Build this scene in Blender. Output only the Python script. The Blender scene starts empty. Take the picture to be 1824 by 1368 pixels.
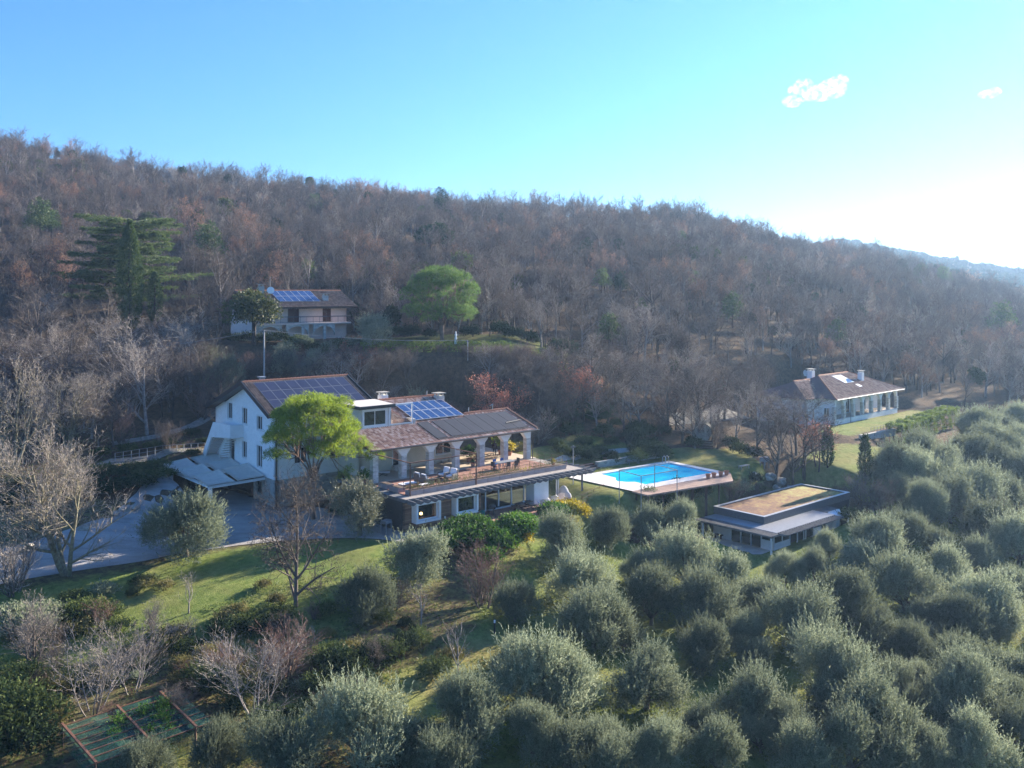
import bpy, math, random
import numpy as np
from mathutils import Vector, Matrix
from mathutils.geometry import delaunay_2d_cdt
R = math.radians
SC = bpy.context.scene
COL = SC.collection
# ------------------------------------------------------------------ camera
CZ = 21.4            # drone height above the gravel forecourt
FP = 1620.0          # focal length in photo pixels (1824 wide)
HX, HY = 912.0, 520.0
cam_d = bpy.data.cameras.new('camera'); cam = bpy.data.objects.new('camera', cam_d); COL.objects.link(cam)
cam.location = (0, 0, CZ); cam.rotation_euler = (R(90), 0, 0)
cam_d.sensor_width = 36; cam_d.lens = 36*FP/1824; cam_d.shift_y = (HY-684)/1824
cam_d.clip_start = .5; cam_d.clip_end = 9000
SC.camera = cam
# ------------------------------------------------------------------ sky and sun
SUN_AZ, SUN_EL = 49.0, 18.5
w = bpy.data.worlds.new('World'); SC.world = w; w.use_nodes = True
nt = w.node_tree; nt.nodes.clear()
sky = nt.nodes.new('ShaderNodeTexSky'); sky.sky_type = 'NISHITA'; sky.sun_disc = False
sky.sun_elevation = R(SUN_EL); sky.sun_rotation = R(SUN_AZ)
sky.altitude = 300; sky.air_density = 1.3; sky.dust_density = 0.15; sky.ozone_density = 9.0
bg = nt.nodes.new('ShaderNodeBackground'); bg.inputs[1].default_value = .067
clear = nt.nodes.new('ShaderNodeMix'); clear.data_type = 'RGBA'; clear.blend_type = 'MULTIPLY'; clear.inputs[0].default_value = 1; clear.inputs[7].default_value = (.68, .85, 1, 1)   # crisp winter blue
wo = nt.nodes.new('ShaderNodeOutputWorld')
nt.links.new(sky.outputs[0], clear.inputs[6]); nt.links.new(clear.outputs[2], bg.inputs[0]); nt.links.new(bg.outputs[0], wo.inputs[0])
S = Vector((math.sin(R(SUN_AZ))*math.cos(R(SUN_EL)), math.cos(R(SUN_AZ))*math.cos(R(SUN_EL)), math.sin(R(SUN_EL))))
sl = bpy.data.lights.new('sun', 'SUN'); so = bpy.data.objects.new('sun', sl); COL.objects.link(so)
sl.energy = 5.0; sl.angle = R(.5); sl.color = (1, .88, .72)
so.rotation_euler = S.to_track_quat('Z', 'Y').to_euler(); so.location = (60, 60, 120)
vs = SC.view_settings; vs.view_transform = 'Standard'; vs.look = 'None'; vs.exposure = 2.05; vs.gamma = 1
cy = SC.cycles
cy.max_bounces = 7; cy.diffuse_bounces = 3; cy.glossy_bounces = 2; cy.transmission_bounces = 4
cy.transparent_max_bounces = 8; cy.volume_bounces = 0; cy.caustics_reflective = False; cy.caustics_refractive = False
# ------------------------------------------------------------------ helpers
def W(px, py, D):
    return Vector(((px-HX)/FP*D, D, CZ-(py-HY)/FP*D))
def tag(o, label=None, cat=None, group=None, kind=None):
    if label: o['label'] = label
    if cat: o['category'] = cat
    if group: o['group'] = group
    if kind: o['kind'] = kind
    return o
def empty(name, loc, rz=0, label=None, cat=None, group=None):
    o = bpy.data.objects.new(name, None); COL.objects.link(o)
    o.location = loc; o.rotation_euler = (0, 0, rz); o.empty_display_size = .3
    return tag(o, label, cat, group)
def obj(name, me, parent=None, loc=None):
    o = bpy.data.objects.new(name, me); COL.objects.link(o)
    if parent: o.parent = parent
    if loc is not None: o.location = loc
    return o
def V(*a): return Vector(a)
def npmesh(name, verts, faces, mats, midx=None, smooth=False):
    """verts (N,3), faces list of (M,k) arrays with a common k per array"""
    me = bpy.data.meshes.new(name)
    verts = np.asarray(verts, dtype=np.float32)
    if not isinstance(faces, (list, tuple)): faces = [faces]
    faces = [np.asarray(f, dtype=np.int32) for f in faces if len(f)]
    nl = sum(f.size for f in faces); nf = sum(len(f) for f in faces)
    me.vertices.add(len(verts)); me.vertices.foreach_set('co', verts.ravel())
    me.loops.add(nl); me.polygons.add(nf)
    me.loops.foreach_set('vertex_index', np.concatenate([f.ravel() for f in faces]))
    tot = np.concatenate([np.full(len(f), f.shape[1], np.int32) for f in faces])
    st = np.concatenate([[0], np.cumsum(tot)[:-1]]).astype(np.int32)
    me.polygons.foreach_set('loop_start', st); me.polygons.foreach_set('loop_total', tot)
    for m in (mats if isinstance(mats, (list, tuple)) else [mats]): me.materials.append(m)
    if midx is not None: me.polygons.foreach_set('material_index', np.asarray(midx, dtype=np.int32))
    if smooth: me.polygons.foreach_set('use_smooth', np.ones(nf, dtype=bool))
    me.update(calc_edges=True)
    return me
class MB:
    def __init__(s): s.v = []; s.f = []; s.m = []
    def poly(s, pts, mi=0):
        b = len(s.v); s.v += [tuple(p) for p in pts]; s.f.append(tuple(range(b, b+len(pts)))); s.m.append(mi); return s
    def hexa(s, p, mi=0):   # 8 points: bottom 4 ccw, top 4
        b = len(s.v); s.v += [tuple(q) for q in p]
        for f in ((3,2,1,0),(4,5,6,7),(0,1,5,4),(1,2,6,5),(2,3,7,6),(3,0,4,7)):
            s.f.append(tuple(b+i for i in f)); s.m.append(mi)
        return s
    def box(s, x0, x1, y0, y1, z0, z1, mi=0):
        return s.hexa([(x0,y0,z0),(x1,y0,z0),(x1,y1,z0),(x0,y1,z0),(x0,y0,z1),(x1,y0,z1),(x1,y1,z1),(x0,y1,z1)], mi)
    def slab(s, q, th, mi=0):   # quad top surface (ccw from above), thickness downwards
        q = [Vector(p) for p in q]; n = (q[1]-q[0]).cross(q[2]-q[0]).normalized()
        return s.hexa([p-n*th for p in q]+q, mi)
    def beam(s, p, q, w, h=None, mi=0, up=(0,0,1)):
        p, q = Vector(p), Vector(q); h = h or w; d = (q-p).normalized(); up = Vector(up)
        a = d.cross(up)
        if a.length < 1e-3: a = d.cross(Vector((1,0,0)))
        a.normalize(); b = a.cross(d).normalized()
        a *= w/2; b *= h/2
        return s.hexa([p-a-b, p+a-b, q+a-b, q-a-b, p-a+b, p+a+b, q+a+b, q-a+b], mi)
    def tube(s, pts, r, k=8, mi=0, cap=True):
        pts = [Vector(p) for p in pts]; rr = r if isinstance(r, (list, tuple)) else [r]*len(pts)
        b0 = len(s.v)
        for i, p in enumerate(pts):
            d = (pts[min(i+1, len(pts)-1)]-pts[max(i-1, 0)]).normalized()
            a = d.cross(Vector((0,0,1)) if abs(d.z) < .9 else Vector((1,0,0))).normalized(); c = d.cross(a)
            for j in range(k):
                t = 2*math.pi*j/k; s.v.append(tuple(p+(a*math.cos(t)+c*math.sin(t))*rr[i]))
        for i in range(len(pts)-1):
            for j in range(k):
                j2 = (j+1) % k
                s.f.append((b0+i*k+j, b0+i*k+j2, b0+(i+1)*k+j2, b0+(i+1)*k+j)); s.m.append(mi)
        if cap:
            s.f.append(tuple(b0+j for j in range(k))[::-1]); s.m.append(mi)
            s.f.append(tuple(b0+(len(pts)-1)*k+j for j in range(k))); s.m.append(mi)
        return s
    def lathe(s, prof, c=(0,0,0), k=14, mi=0):
        return s.tube([(c[0], c[1]+i*0, c[2]+z) for i, (r, z) in enumerate(prof)], [r for r, z in prof], k, mi)
    def extr(s, pts, off, mi=0):   # planar polygon extruded by off
        off = Vector(off); pts = [Vector(p) for p in pts]; n = len(pts); b = len(s.v)
        s.v += [tuple(p) for p in pts]+[tuple(p+off) for p in pts]
        s.f.append(tuple(range(b, b+n))[::-1]); s.m.append(mi); s.f.append(tuple(range(b+n, b+2*n))); s.m.append(mi)
        for i in range(n):
            j = (i+1) % n; s.f.append((b+i, b+j, b+n+j, b+n+i)); s.m.append(mi)
        return s
    def wall(s, o, a, n, L, top, holes=(), th=.3, mi=0, cuts=(), z0=0):
        """wall from o along unit a, outward normal n; top = height or function(x); holes (x0,x1,z0,z1)"""
        o, a, n = Vector(o), Vector(a), Vector(n); tf = top if callable(top) else (lambda x: top)
        xs = sorted(set([0, L]+list(cuts)+[h[i] for h in holes for i in (0, 1)]))
        zs = sorted(set([z0]+[h[i] for h in holes for i in (2, 3)])); zs.append(None)
        P = lambda x, z, d: o+a*x+Vector((0,0,1))*(tf(x) if z is None else z)-n*d
        for i in range(len(xs)-1):
            for j in range(len(zs)-1):
                xa, xb, za, zb = xs[i], xs[i+1], zs[j], zs[j+1]
                xm = (xa+xb)/2; zm = (za+(zb if zb is not None else za+.01))/2
                if any(h[0] < xm < h[1] and h[2] < zm < h[3] for h in holes): continue
                s.poly([P(xa,za,0), P(xb,za,0), P(xb,zb,0), P(xa,zb,0)], mi)
                s.poly([P(xb,za,th), P(xa,za,th), P(xa,zb,th), P(xb,zb,th)], mi)
            s.poly([P(xs[i],None,0), P(xs[i+1],None,0), P(xs[i+1],None,th), P(xs[i],None,th)], mi)
        for x0, x1, za, zb in holes:
            s.poly([P(x0,za,0), P(x1,za,0), P(x1,za,th), P(x0,za,th)], mi); s.poly([P(x0,zb,th), P(x1,zb,th), P(x1,zb,0), P(x0,zb,0)], mi)
            s.poly([P(x0,za,0), P(x0,za,th), P(x0,zb,th), P(x0,zb,0)], mi); s.poly([P(x1,zb,0), P(x1,zb,th), P(x1,za,th), P(x1,za,0)], mi)
        for x in (0, L): s.poly([P(x,z0,0), P(x,z0,th), P(x,None,th), P(x,None,0)], mi)
        return s
    def mesh(s, name, mats, smooth=False):
        me = bpy.data.meshes.new(name); me.from_pydata(s.v, [], s.f)
        for m in (mats if isinstance(mats, (list, tuple)) else [mats]): me.materials.append(m)
        me.polygons.foreach_set('material_index', s.m)
        if smooth: me.polygons.foreach_set('use_smooth', [True]*len(s.f))
        me.update(); return me
    def build(s, name, mats, parent=None, loc=None, smooth=False):
        return obj(name, s.mesh(name, mats, smooth), parent, loc)
def copy_tree(o, parent=None):
    c = o.copy(); COL.objects.link(c)
    if parent: c.parent = parent
    for ch in o.children: copy_tree(ch, c)
    return c
# ------------------------------------------------------------------ materials
def newmat(name):
    m = bpy.data.materials.new(name); m.use_nodes = True; return m, m.node_tree, m.node_tree.nodes['Principled BSDF']
def N(t, typ, **kw):
    n = t.nodes.new(typ)
    for k, v in kw.items(): setattr(n, k, v)
    return n
def ramp(t, fac, stops):
    r = N(t, 'ShaderNodeValToRGB'); e = r.color_ramp.elements
    while len(e) < len(stops): e.new(.5)
    for i, (p, c) in enumerate(stops): e[i].position = p; e[i].color = (*c, 1) if len(c) == 3 else c
    t.links.new(fac, r.inputs[0]); return r.outputs[0]
def coords(t, kind='Object', scale=(1,1,1)):
    tc = N(t, 'ShaderNodeTexCoord'); mp = N(t, 'ShaderNodeMapping'); mp.inputs['Scale'].default_value = scale
    t.links.new(tc.outputs[kind], mp.inputs[0]); return mp.outputs[0]
def noise(t, vec, scale, detail=5, rough=.6, typ='ShaderNodeTexNoise'):
    n = N(t, typ); n.inputs['Scale'].default_value = scale
    if 'Detail' in n.inputs: n.inputs['Detail'].default_value = detail
    if 'Roughness' in n.inputs: n.inputs['Roughness'].default_value = rough
    if vec: t.links.new(vec, n.inputs['Vector'])
    return n.outputs[0]
def mixc(t, fac, a, b, blend='MIX'):
    m = N(t, 'ShaderNodeMix', data_type='RGBA', blend_type=blend)
    if isinstance(fac, (int, float)): m.inputs[0].default_value = fac
    else: t.links.new(fac, m.inputs[0])
    for i, c in ((6, a), (7, b)):
        if isinstance(c, tuple): m.inputs[i].default_value = (*c, 1)
        else: t.links.new(c, m.inputs[i])
    return m.outputs[2]
def mth(t, op, a, b=None, c=None):
    m = N(t, 'ShaderNodeMath', operation=op)
    for i, x in enumerate((a, b, c)):
        if x is None: continue
        if isinstance(x, (int, float)): m.inputs[i].default_value = x
        else: t.links.new(x, m.inputs[i])
    return m.outputs[0]
def bump(t, p, h, strength=.4, dist=.05):
    b = N(t, 'ShaderNodeBump'); b.inputs['Strength'].default_value = strength; b.inputs['Distance'].default_value = dist
    t.links.new(h, b.inputs['Height']); t.links.new(b.outputs[0], p.inputs['Normal'])
def SM(name, c, c2=None, rough=.7, scale=3, metal=0, bmp=0, stretch=(1,1,1), spec=.4, lo=.35, hi=.65, bs=None):
    m, t, p = newmat(name); p.inputs['Roughness'].default_value = rough; p.inputs['Metallic'].default_value = metal
    p.inputs['Specular IOR Level'].default_value = spec
    c2 = c2 or tuple(x*.8 for x in c)
    v = coords(t, 'Object', stretch); n = noise(t, v, scale)
    t.links.new(ramp(t, n, [(lo, c), (hi, c2)]), p.inputs['Base Color'])
    if bmp: bump(t, p, noise(t, v, bs or scale*6), bmp)
    return m
def foliage(name, c1, c2, c3=None, trans=.35, rough=.55, spec=.3, clump=.8, tc=None):
    """leaf material: colour varies leaf by leaf and clump by clump; light passes through the leaves"""
    m, t, p = newmat(name)
    geo = N(t, 'ShaderNodeNewGeometry'); oi = N(t, 'ShaderNodeObjectInfo')
    v = coords(t, 'Object'); n = noise(t, v, clump, 2)
    f = mth(t, 'MULTIPLY_ADD', geo.outputs['Random Per Island'], .55, mth(t, 'MULTIPLY_ADD', n, .8, mth(t, 'MULTIPLY', oi.outputs['Random'], .2)))
    col = ramp(t, mth(t, 'MULTIPLY', f, .7), [(.22, c1), (.62, c2), (.95, c3 or c2)])
    hsv = N(t, 'ShaderNodeHueSaturation'); t.links.new(col, hsv.inputs['Color'])
    t.links.new(mth(t, 'MULTIPLY_ADD', oi.outputs['Random'], .45, .78), hsv.inputs['Value'])
    t.links.new(hsv.outputs[0], p.inputs['Base Color'])
    p.inputs['Roughness'].default_value = rough; p.inputs['Specular IOR Level'].default_value = spec
    tr = N(t, 'ShaderNodeBsdfTranslucent'); mx = N(t, 'ShaderNodeMixShader'); mx.inputs[0].default_value = trans
    if tc: tr.inputs['Color'].default_value = (*tc, 1)
    else: t.links.new(hsv.outputs[0], tr.inputs['Color'])
    out = t.nodes['Material Output']
    t.links.new(p.outputs[0], mx.inputs[1]); t.links.new(tr.outputs[0], mx.inputs[2]); t.links.new(mx.outputs[0], out.inputs[0])
    return m
def glassm(name, tint=(.75,.85,.85), a=.6, rough=.03):
    m, t, p = newmat(name); p.inputs['Base Color'].default_value = (.02,.03,.035,1); p.inputs['Roughness'].default_value = rough
    p.inputs['Specular IOR Level'].default_value = .8
    tr = N(t, 'ShaderNodeBsdfTransparent'); tr.inputs[0].default_value = (*tint, 1); mx = N(t, 'ShaderNodeMixShader'); mx.inputs[0].default_value = a
    out = t.nodes['Material Output']; t.links.new(p.outputs[0], mx.inputs[1]); t.links.new(tr.outputs[0], mx.inputs[2]); t.links.new(mx.outputs[0], out.inputs[0])
    return m
def stonewall(name, c1, c2, mortar, sx=2.2, sz=4.5, b=.6):
    m, t, p = newmat(name); p.inputs['Roughness'].default_value = .9
    v = coords(t, 'Object', (sx, sx, sz))
    vo = N(t, 'ShaderNodeTexVoronoi'); vo.inputs['Scale'].default_value = 1; t.links.new(v, vo.inputs['Vector'])
    ve = N(t, 'ShaderNodeTexVoronoi', feature='DISTANCE_TO_EDGE'); ve.inputs['Scale'].default_value = 1; t.links.new(v, ve.inputs['Vector'])
    sep = N(t, 'ShaderNodeSeparateColor'); t.links.new(vo.outputs['Color'], sep.inputs[0])
    cc = ramp(t, sep.outputs[0], [(0, c1), (1, c2)])
    e = ramp(t, ve.outputs['Distance'], [(.02, (0,0,0)), (.09, (1,1,1))])
    t.links.new(mixc(t, e, mortar, cc), p.inputs['Base Color']); bump(t, p, e, b, .04); return m
def planks(name, c1, c2, axis='Y', pitch=.14, rough=.75, gap=.06):
    """boards laid side by side across one object axis"""
    m, t, p = newmat(name); p.inputs['Roughness'].default_value = rough
    tc = N(t, 'ShaderNodeTexCoord'); sp = N(t, 'ShaderNodeSeparateXYZ'); t.links.new(tc.outputs['Object'], sp.inputs[0])
    k = mth(t, 'DIVIDE', sp.outputs[axis], pitch); fl = mth(t, 'FLOOR', k); fr = mth(t, 'FRACT', k)
    wn = N(t, 'ShaderNodeTexWhiteNoise', noise_dimensions='1D'); t.links.new(fl, wn.inputs['W'])
    n = noise(t, coords(t, 'Object', (1.2,1.2,1.2)), 1.6)
    f = mth(t, 'ADD', mth(t, 'MULTIPLY', wn.outputs[0], .6), mth(t, 'MULTIPLY', n, .5))
    c = ramp(t, f, [(.2, c1), (.85, c2)])
    g = mth(t, 'LESS_THAN', fr, gap)
    t.links.new(mixc(t, g, c, tuple(x*.25 for x in c1)), p.inputs['Base Color']); return m
def attrmat(name, c1, c2, c3, rough=.85, at='rnd'):
    m, t, p = newmat(name); p.inputs['Roughness'].default_value = rough
    a = N(t, 'ShaderNodeAttribute', attribute_name=at); n = noise(t, coords(t), 1.1, 4)
    f = mth(t, 'ADD', mth(t, 'MULTIPLY', a.outputs['Fac'], .75), mth(t, 'MULTIPLY', n, .35))
    t.links.new(ramp(t, f, [(.15, c1), (.5, c2), (.95, c3)]), p.inputs['Base Color']); return m
M = {}
M['whitewall'] = stonewall('white_painted_stone', (.80,.80,.79), (.88,.88,.86), (.84,.84,.82), 2.0, 3.6, .4)
M['stone'] = stonewall('rough_stone', (.24,.23,.20), (.46,.44,.39), (.40,.39,.36), 1.9, 3.4)
M['stonepier'] = stonewall('stone_pier', (.42,.40,.37), (.68,.66,.61), (.55,.54,.50), 2.2, 5.2)
M['plaster'] = SM('white_plaster', (.84,.84,.82), (.76,.76,.74), .9, .8, bmp=.1)
M['cream'] = SM('cream_plaster', (.66,.60,.48), (.58,.53,.42), .9, .9)
M['pink'] = SM('pink_plaster', (.78,.63,.57), (.72,.58,.52), .9, .9)
M['white'] = SM('white_paint', (.80,.80,.79), (.74,.74,.73), .5, 2)
M['sail'] = SM('grey_shade_cloth', (.62,.58,.50), (.54,.50,.43), .9, 2)
M['black'] = SM('black_metal', (.018,.02,.024), (.03,.032,.036), .4, 2)
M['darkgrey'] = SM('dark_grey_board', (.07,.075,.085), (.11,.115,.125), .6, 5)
M['slate'] = SM('dark_slate_cladding', (.035,.037,.042), (.06,.06,.066), .7, 2, stretch=(1,1,6))
M['rafter'] = SM('grey_weathered_timber', (.10,.105,.115), (.17,.17,.175), .8, 3)
M['rust'] = SM('rusty_steel', (.13,.055,.035), (.21,.10,.06), .8, 4)
M['steel'] = SM('steel', (.45,.46,.48), (.38,.39,.40), .35, 2, metal=.8)
M['greymetal'] = SM('painted_grey_metal', (.30,.31,.33), (.25,.26,.28), .45, 3, metal=.2)
M['corten'] = SM('brown_metal_planter', (.27,.22,.22), (.34,.28,.27), .7, 1.5)
M['glass'] = SM('dark_window_glass', (.022,.028,.03), (.012,.014,.016), .04, .6, spec=.9)
M['thin'] = glassm('clear_glass', (.85,.92,.92), .72)
M['thinblue'] = glassm('pale_glass', (.80,.93,.95), .55)
M['pv'] = SM('solar_cell_blue', (.015,.035,.11), (.02,.05,.15), .12, .9, spec=.7)
M['pvdark'] = SM('solar_cell_dark', (.02,.022,.045), (.028,.03,.06), .3, .9, spec=.35)
M['mat'] = planks('black_rubber_collector', (.020,.020,.024), (.038,.037,.042), 'X', .12, .55, .2)
M['pvframe'] = SM('dark_panel_frame', (.16,.17,.19), (.13,.14,.16), .4, 2)
M['alu'] = SM('aluminium_frame', (.55,.56,.58), (.48,.49,.5), .4, 2, metal=.4)
M['tile'] = attrmat('terracotta_roof_tiles', (.16,.075,.06), (.36,.19,.14), (.55,.42,.36))
M['tiledark'] = attrmat('brown_roof_tiles', (.055,.04,.04), (.10,.065,.06), (.17,.12,.105))
M['tilebrown'] = attrmat('weathered_brown_roof_tiles', (.15,.075,.065), (.25,.135,.11), (.35,.22,.18))
M['woodclad'] = planks('wooden_cladding', (.13,.06,.035), (.34,.19,.11), 'Z', .16)
M['deck'] = planks('brown_timber_decking', (.22,.10,.07), (.36,.19,.14), 'Y', .14)
M['deckp'] = planks('weathered_timber_decking', (.24,.15,.11), (.38,.25,.19), 'X', .14)
M['timber'] = SM('weathered_timber', (.26,.17,.11), (.36,.26,.18), .8, 3, stretch=(1,1,.3))
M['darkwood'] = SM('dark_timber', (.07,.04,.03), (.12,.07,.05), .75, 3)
M['gravelroof'] = SM('roof_gravel', (.42,.38,.34), (.24,.21,.19), .95, 14, bmp=.6, lo=.3, hi=.7)
M['sedum'] = None
M['paving'] = SM('pale_stone_paving', (.60,.56,.50), (.48,.44,.39), .85, 1.2)
M['floor'] = SM('terrace_floor_stone', (.52,.44,.34), (.44,.37,.29), .8, 1)
M['coping'] = SM('pool_coping', (.68,.65,.62), (.58,.55,.52), .8, 2)
M['shutter'] = SM('brown_shutter', (.10,.035,.03), (.07,.028,.025), .7, 2)
M['cushion'] = SM('pale_cushion', (.76,.76,.78), (.66,.66,.70), .9, 3)
M['wicker'] = SM('grey_wicker', (.13,.125,.12), (.19,.185,.18), .8, 30)
M['terracotta'] = SM('terracotta_pot', (.42,.19,.11), (.34,.15,.09), .85, 4)
M['soil'] = SM('planting_soil', (.09,.06,.045), (.14,.10,.07), .95, 9, bmp=.6)
M['blue'] = SM('blue_plastic', (.03,.12,.35), (.03,.10,.30), .4, 2)
M['greenpot'] = SM('green_ceramic', (.02,.13,.11), (.015,.10,.09), .3, 2)
M['rock'] = SM('limestone_boulder', (.40,.37,.32), (.24,.22,.19), .9, 2.5, bmp=.7)
M['cloth'] = SM('grey_dust_cover', (.42,.43,.46), (.34,.35,.38), .9, 2)
M['awning'] = planks('striped_awning', (.62,.62,.60), (.66,.66,.64), 'X', .28, .9, .45)
M['barrel'] = planks('pale_barrel_timber', (.36,.32,.27), (.50,.45,.39), 'X', .12)
M['shingle'] = SM('dark_shingle', (.03,.035,.035), (.05,.055,.05), .9, 6)
m, t, p = newmat('sedum_roof'); p.inputs['Roughness'].default_value = .95
v = coords(t); big = noise(t, v, .45, 4, .6); sm_ = noise(t, v, 2.6, 8, .8)
sp = N(t, 'ShaderNodeSeparateXYZ'); t.links.new(v, sp.inputs[0])
f = mth(t, 'ADD', mth(t, 'MULTIPLY', sm_, 1.5), mth(t, 'ADD', mth(t, 'MULTIPLY', big, .8), mth(t, 'MULTIPLY_ADD', sp.outputs[0], .02, -.84)))
t.links.new(ramp(t, f, [(.22, (.09,.035,.022)), (.38, (.17,.075,.035)), (.52, (.24,.14,.045)), (.66, (.29,.24,.065)), (.85, (.33,.33,.11))]), p.inputs['Base Color'])
bump(t, p, sm_, .7, .06); M['sedum'] = m
m, t, p = newmat('pool_water_surface'); p.inputs['Roughness'].default_value = .04
p.inputs['Base Color'].default_value = (.01,.5,.8,1); p.inputs['Specular IOR Level'].default_value = .35
v = coords(t); nn = noise(t, v, 2.2, 4); bump(t, p, nn, .6, .05)
c = ramp(t, noise(t, v, .35, 2), [(.35, (.012,.52,.86)), (.65, (.03,.62,.92))]); t.links.new(c, p.inputs['Base Color']); M['water'] = m
m, t, p = newmat('green_netting'); p.inputs['Base Color'].default_value = (.02,.10,.07,1); p.inputs['Roughness'].default_value = .8
tr = N(t, 'ShaderNodeBsdfTransparent'); mx = N(t, 'ShaderNodeMixShader'); v = coords(t); n = noise(t, v, 1.3, 3)
t.links.new(mth(t, 'MULTIPLY_ADD', n, .4, .34), mx.inputs[0]); o_ = t.nodes['Material Output']
t.links.new(p.outputs[0], mx.inputs[1]); t.links.new(tr.outputs[0], mx.inputs[2]); t.links.new(mx.outputs[0], o_.inputs[0]); M['net'] = m
m, t, p = newmat('lamp_glow'); p.inputs['Emission Color'].default_value = (1,.55,.2,1); p.inputs['Emission Strength'].default_value = 5; M['lamp'] = m
# ground: grass, leaf litter, gravel and bare earth chosen by where each really lies
def groundmat():
    m, t, p = newmat('ground_cover'); p.inputs['Roughness'].default_value = 1; p.inputs['Specular IOR Level'].default_value = .1
    v = coords(t); a = N(t, 'ShaderNodeAttribute', attribute_name='grass'); y = N(t, 'ShaderNodeAttribute', attribute_name='dry')
    n1 = noise(t, v, .22, 5, .6); n2 = noise(t, v, 1.7, 6, .7); n3 = noise(t, v, 9, 4, .7)
    g = ramp(t, mth(t, 'ADD', mth(t, 'MULTIPLY', n2, .6), mth(t, 'MULTIPLY', n3, .4)), [(.3, (.06,.095,.022)), (.5, (.14,.19,.045)), (.72, (.27,.29,.09))])
    dry = ramp(t, n2, [(.3, (.16,.12,.045)), (.5, (.26,.22,.08)), (.75, (.34,.31,.13))])
    fd = mth(t, 'MULTIPLY_ADD', y.outputs['Fac'], .9, mth(t, 'MULTIPLY_ADD', n1, 2.4, -1.15)); fd = N_clamp(t, fd)
    g = mixc(t, fd, g, dry)
    lit = ramp(t, mth(t, 'ADD', mth(t, 'MULTIPLY', n2, .5), mth(t, 'MULTIPLY', n3, .5)), [(.32, (.035,.028,.02)), (.5, (.10,.07,.045)), (.7, (.21,.14,.085))])
    fg = N_clamp(t, mth(t, 'MULTIPLY_ADD', mth(t, 'ADD', a.outputs['Fac'], mth(t, 'MULTIPLY', n2, .5)), 4, -3))
    c = mixc(t, fg, lit, g); t.links.new(c, p.inputs['Base Color']); bump(t, p, n3, .8, .12); return m
def N_clamp(t, x):
    c = N(t, 'ShaderNodeClamp'); t.links.new(x, c.inputs[0]); return c.outputs[0]
M['ground'] = groundmat()
m, t, p = newmat('driveway_gravel'); p.inputs['Roughness'].default_value = .95; v = coords(t)
g1 = noise(t, v, 14, 6, .8); g2 = noise(t, v, .35, 4, .65); g3 = noise(t, coords(t, 'Object', (.25, 1.1, 1)), .8, 3)
f = mth(t, 'ADD', mth(t, 'MULTIPLY', g1, .42), mth(t, 'ADD', mth(t, 'MULTIPLY', g2, .4), mth(t, 'MULTIPLY', g3, .3)))
t.links.new(ramp(t, f, [(.36, (.12,.115,.10)), (.48, (.24,.225,.21)), (.58, (.33,.315,.295)), (.72, (.42,.40,.38))]), p.inputs['Base Color']); bump(t, p, g1, .8, .04); M['gravel'] = m
M['path'] = SM('pale_path_gravel', (.30,.28,.24), (.16,.14,.115), .95, 2.5, bmp=.4, lo=.3, hi=.7, bs=20)
M['frost'] = SM('frosted_gravel', (.22,.23,.22), (.11,.13,.10), .95, 3, bmp=.5, lo=.3, hi=.7, bs=20)
# vegetation
M['bark'] = SM('grey_brown_bark', (.15,.12,.10), (.08,.065,.055), .9, 5, stretch=(1,1,.4))
M['bark_lichen'] = SM('lichen_bark', (.26,.24,.15), (.13,.11,.08), .9, 4)
M['bark_pale'] = SM('pale_grey_bark', (.30,.27,.25), (.17,.15,.14), .9, 5)
M['bark_dark'] = SM('dark_bark', (.07,.055,.045), (.04,.032,.028), .9, 5)
M['bark_pine'] = SM('pine_bark', (.22,.15,.12), (.11,.08,.07), .9, 4, stretch=(1,1,.4))
def twig(name, c1, c2, c3): return foliage(name, c1, c2, c3, trans=.12, rough=.8, spec=.2, clump=.5)
M['twig_brown'] = twig('brown_twigs', (.085,.068,.056), (.155,.125,.103), (.25,.208,.172))
M['twig_grey'] = twig('grey_twigs', (.19,.165,.14), (.29,.25,.215), (.40,.36,.30))
M['twig_purple'] = twig('purplish_twigs', (.068,.056,.052), (.122,.10,.09), (.20,.168,.15))
M['twig_red'] = twig('reddish_twigs', (.15,.085,.065), (.23,.145,.115), (.33,.22,.175))
M['redleaf'] = foliage('withered_red_leaves', (.25,.09,.06), (.40,.16,.11), (.48,.24,.16), trans=.4)
M['rustleaf'] = foliage('withered_rust_leaves', (.22,.11,.06), (.34,.18,.10), (.40,.25,.15), trans=.3)
M['olive'] = foliage('olive_leaves', (.09,.11,.07), (.21,.245,.155), (.42,.45,.31), trans=.42, rough=.8, spec=.15, clump=.9)
M['olive_pale'] = foliage('pale_olive_leaves', (.12,.13,.08), (.22,.23,.15), (.34,.34,.25), trans=.25, clump=.9)
M['pinebright'] = foliage('bright_pine_needles', (.10,.17,.02), (.30,.40,.035), (.56,.58,.06), trans=.52, clump=.9)
M['pinedark'] = foliage('pine_needles', (.035,.08,.02), (.075,.145,.032), (.21,.29,.06), trans=.42, clump=.9)
M['cedar'] = foliage('cedar_needles', (.05,.09,.035), (.12,.175,.055), (.28,.33,.11), trans=.4)
M['cypress'] = foliage('cypress_foliage', (.022,.05,.014), (.055,.095,.024), (.18,.21,.055), trans=.2)
M['dark'] = foliage('dark_evergreen_leaves', (.02,.035,.018), (.035,.06,.025), (.06,.09,.04), trans=.2, rough=.85, spec=.1)
M['magnolia'] = foliage('magnolia_leaves', (.03,.05,.015), (.07,.09,.025), (.26,.22,.07), trans=.25)
M['laurel'] = foliage('glossy_hedge_leaves', (.025,.07,.012), (.07,.16,.02), (.19,.30,.045), trans=.4, rough=.6, spec=.2)
M['yellowbush'] = foliage('yellow_variegated_leaves', (.22,.20,.015), (.50,.40,.03), (.65,.52,.05), trans=.35)
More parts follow.
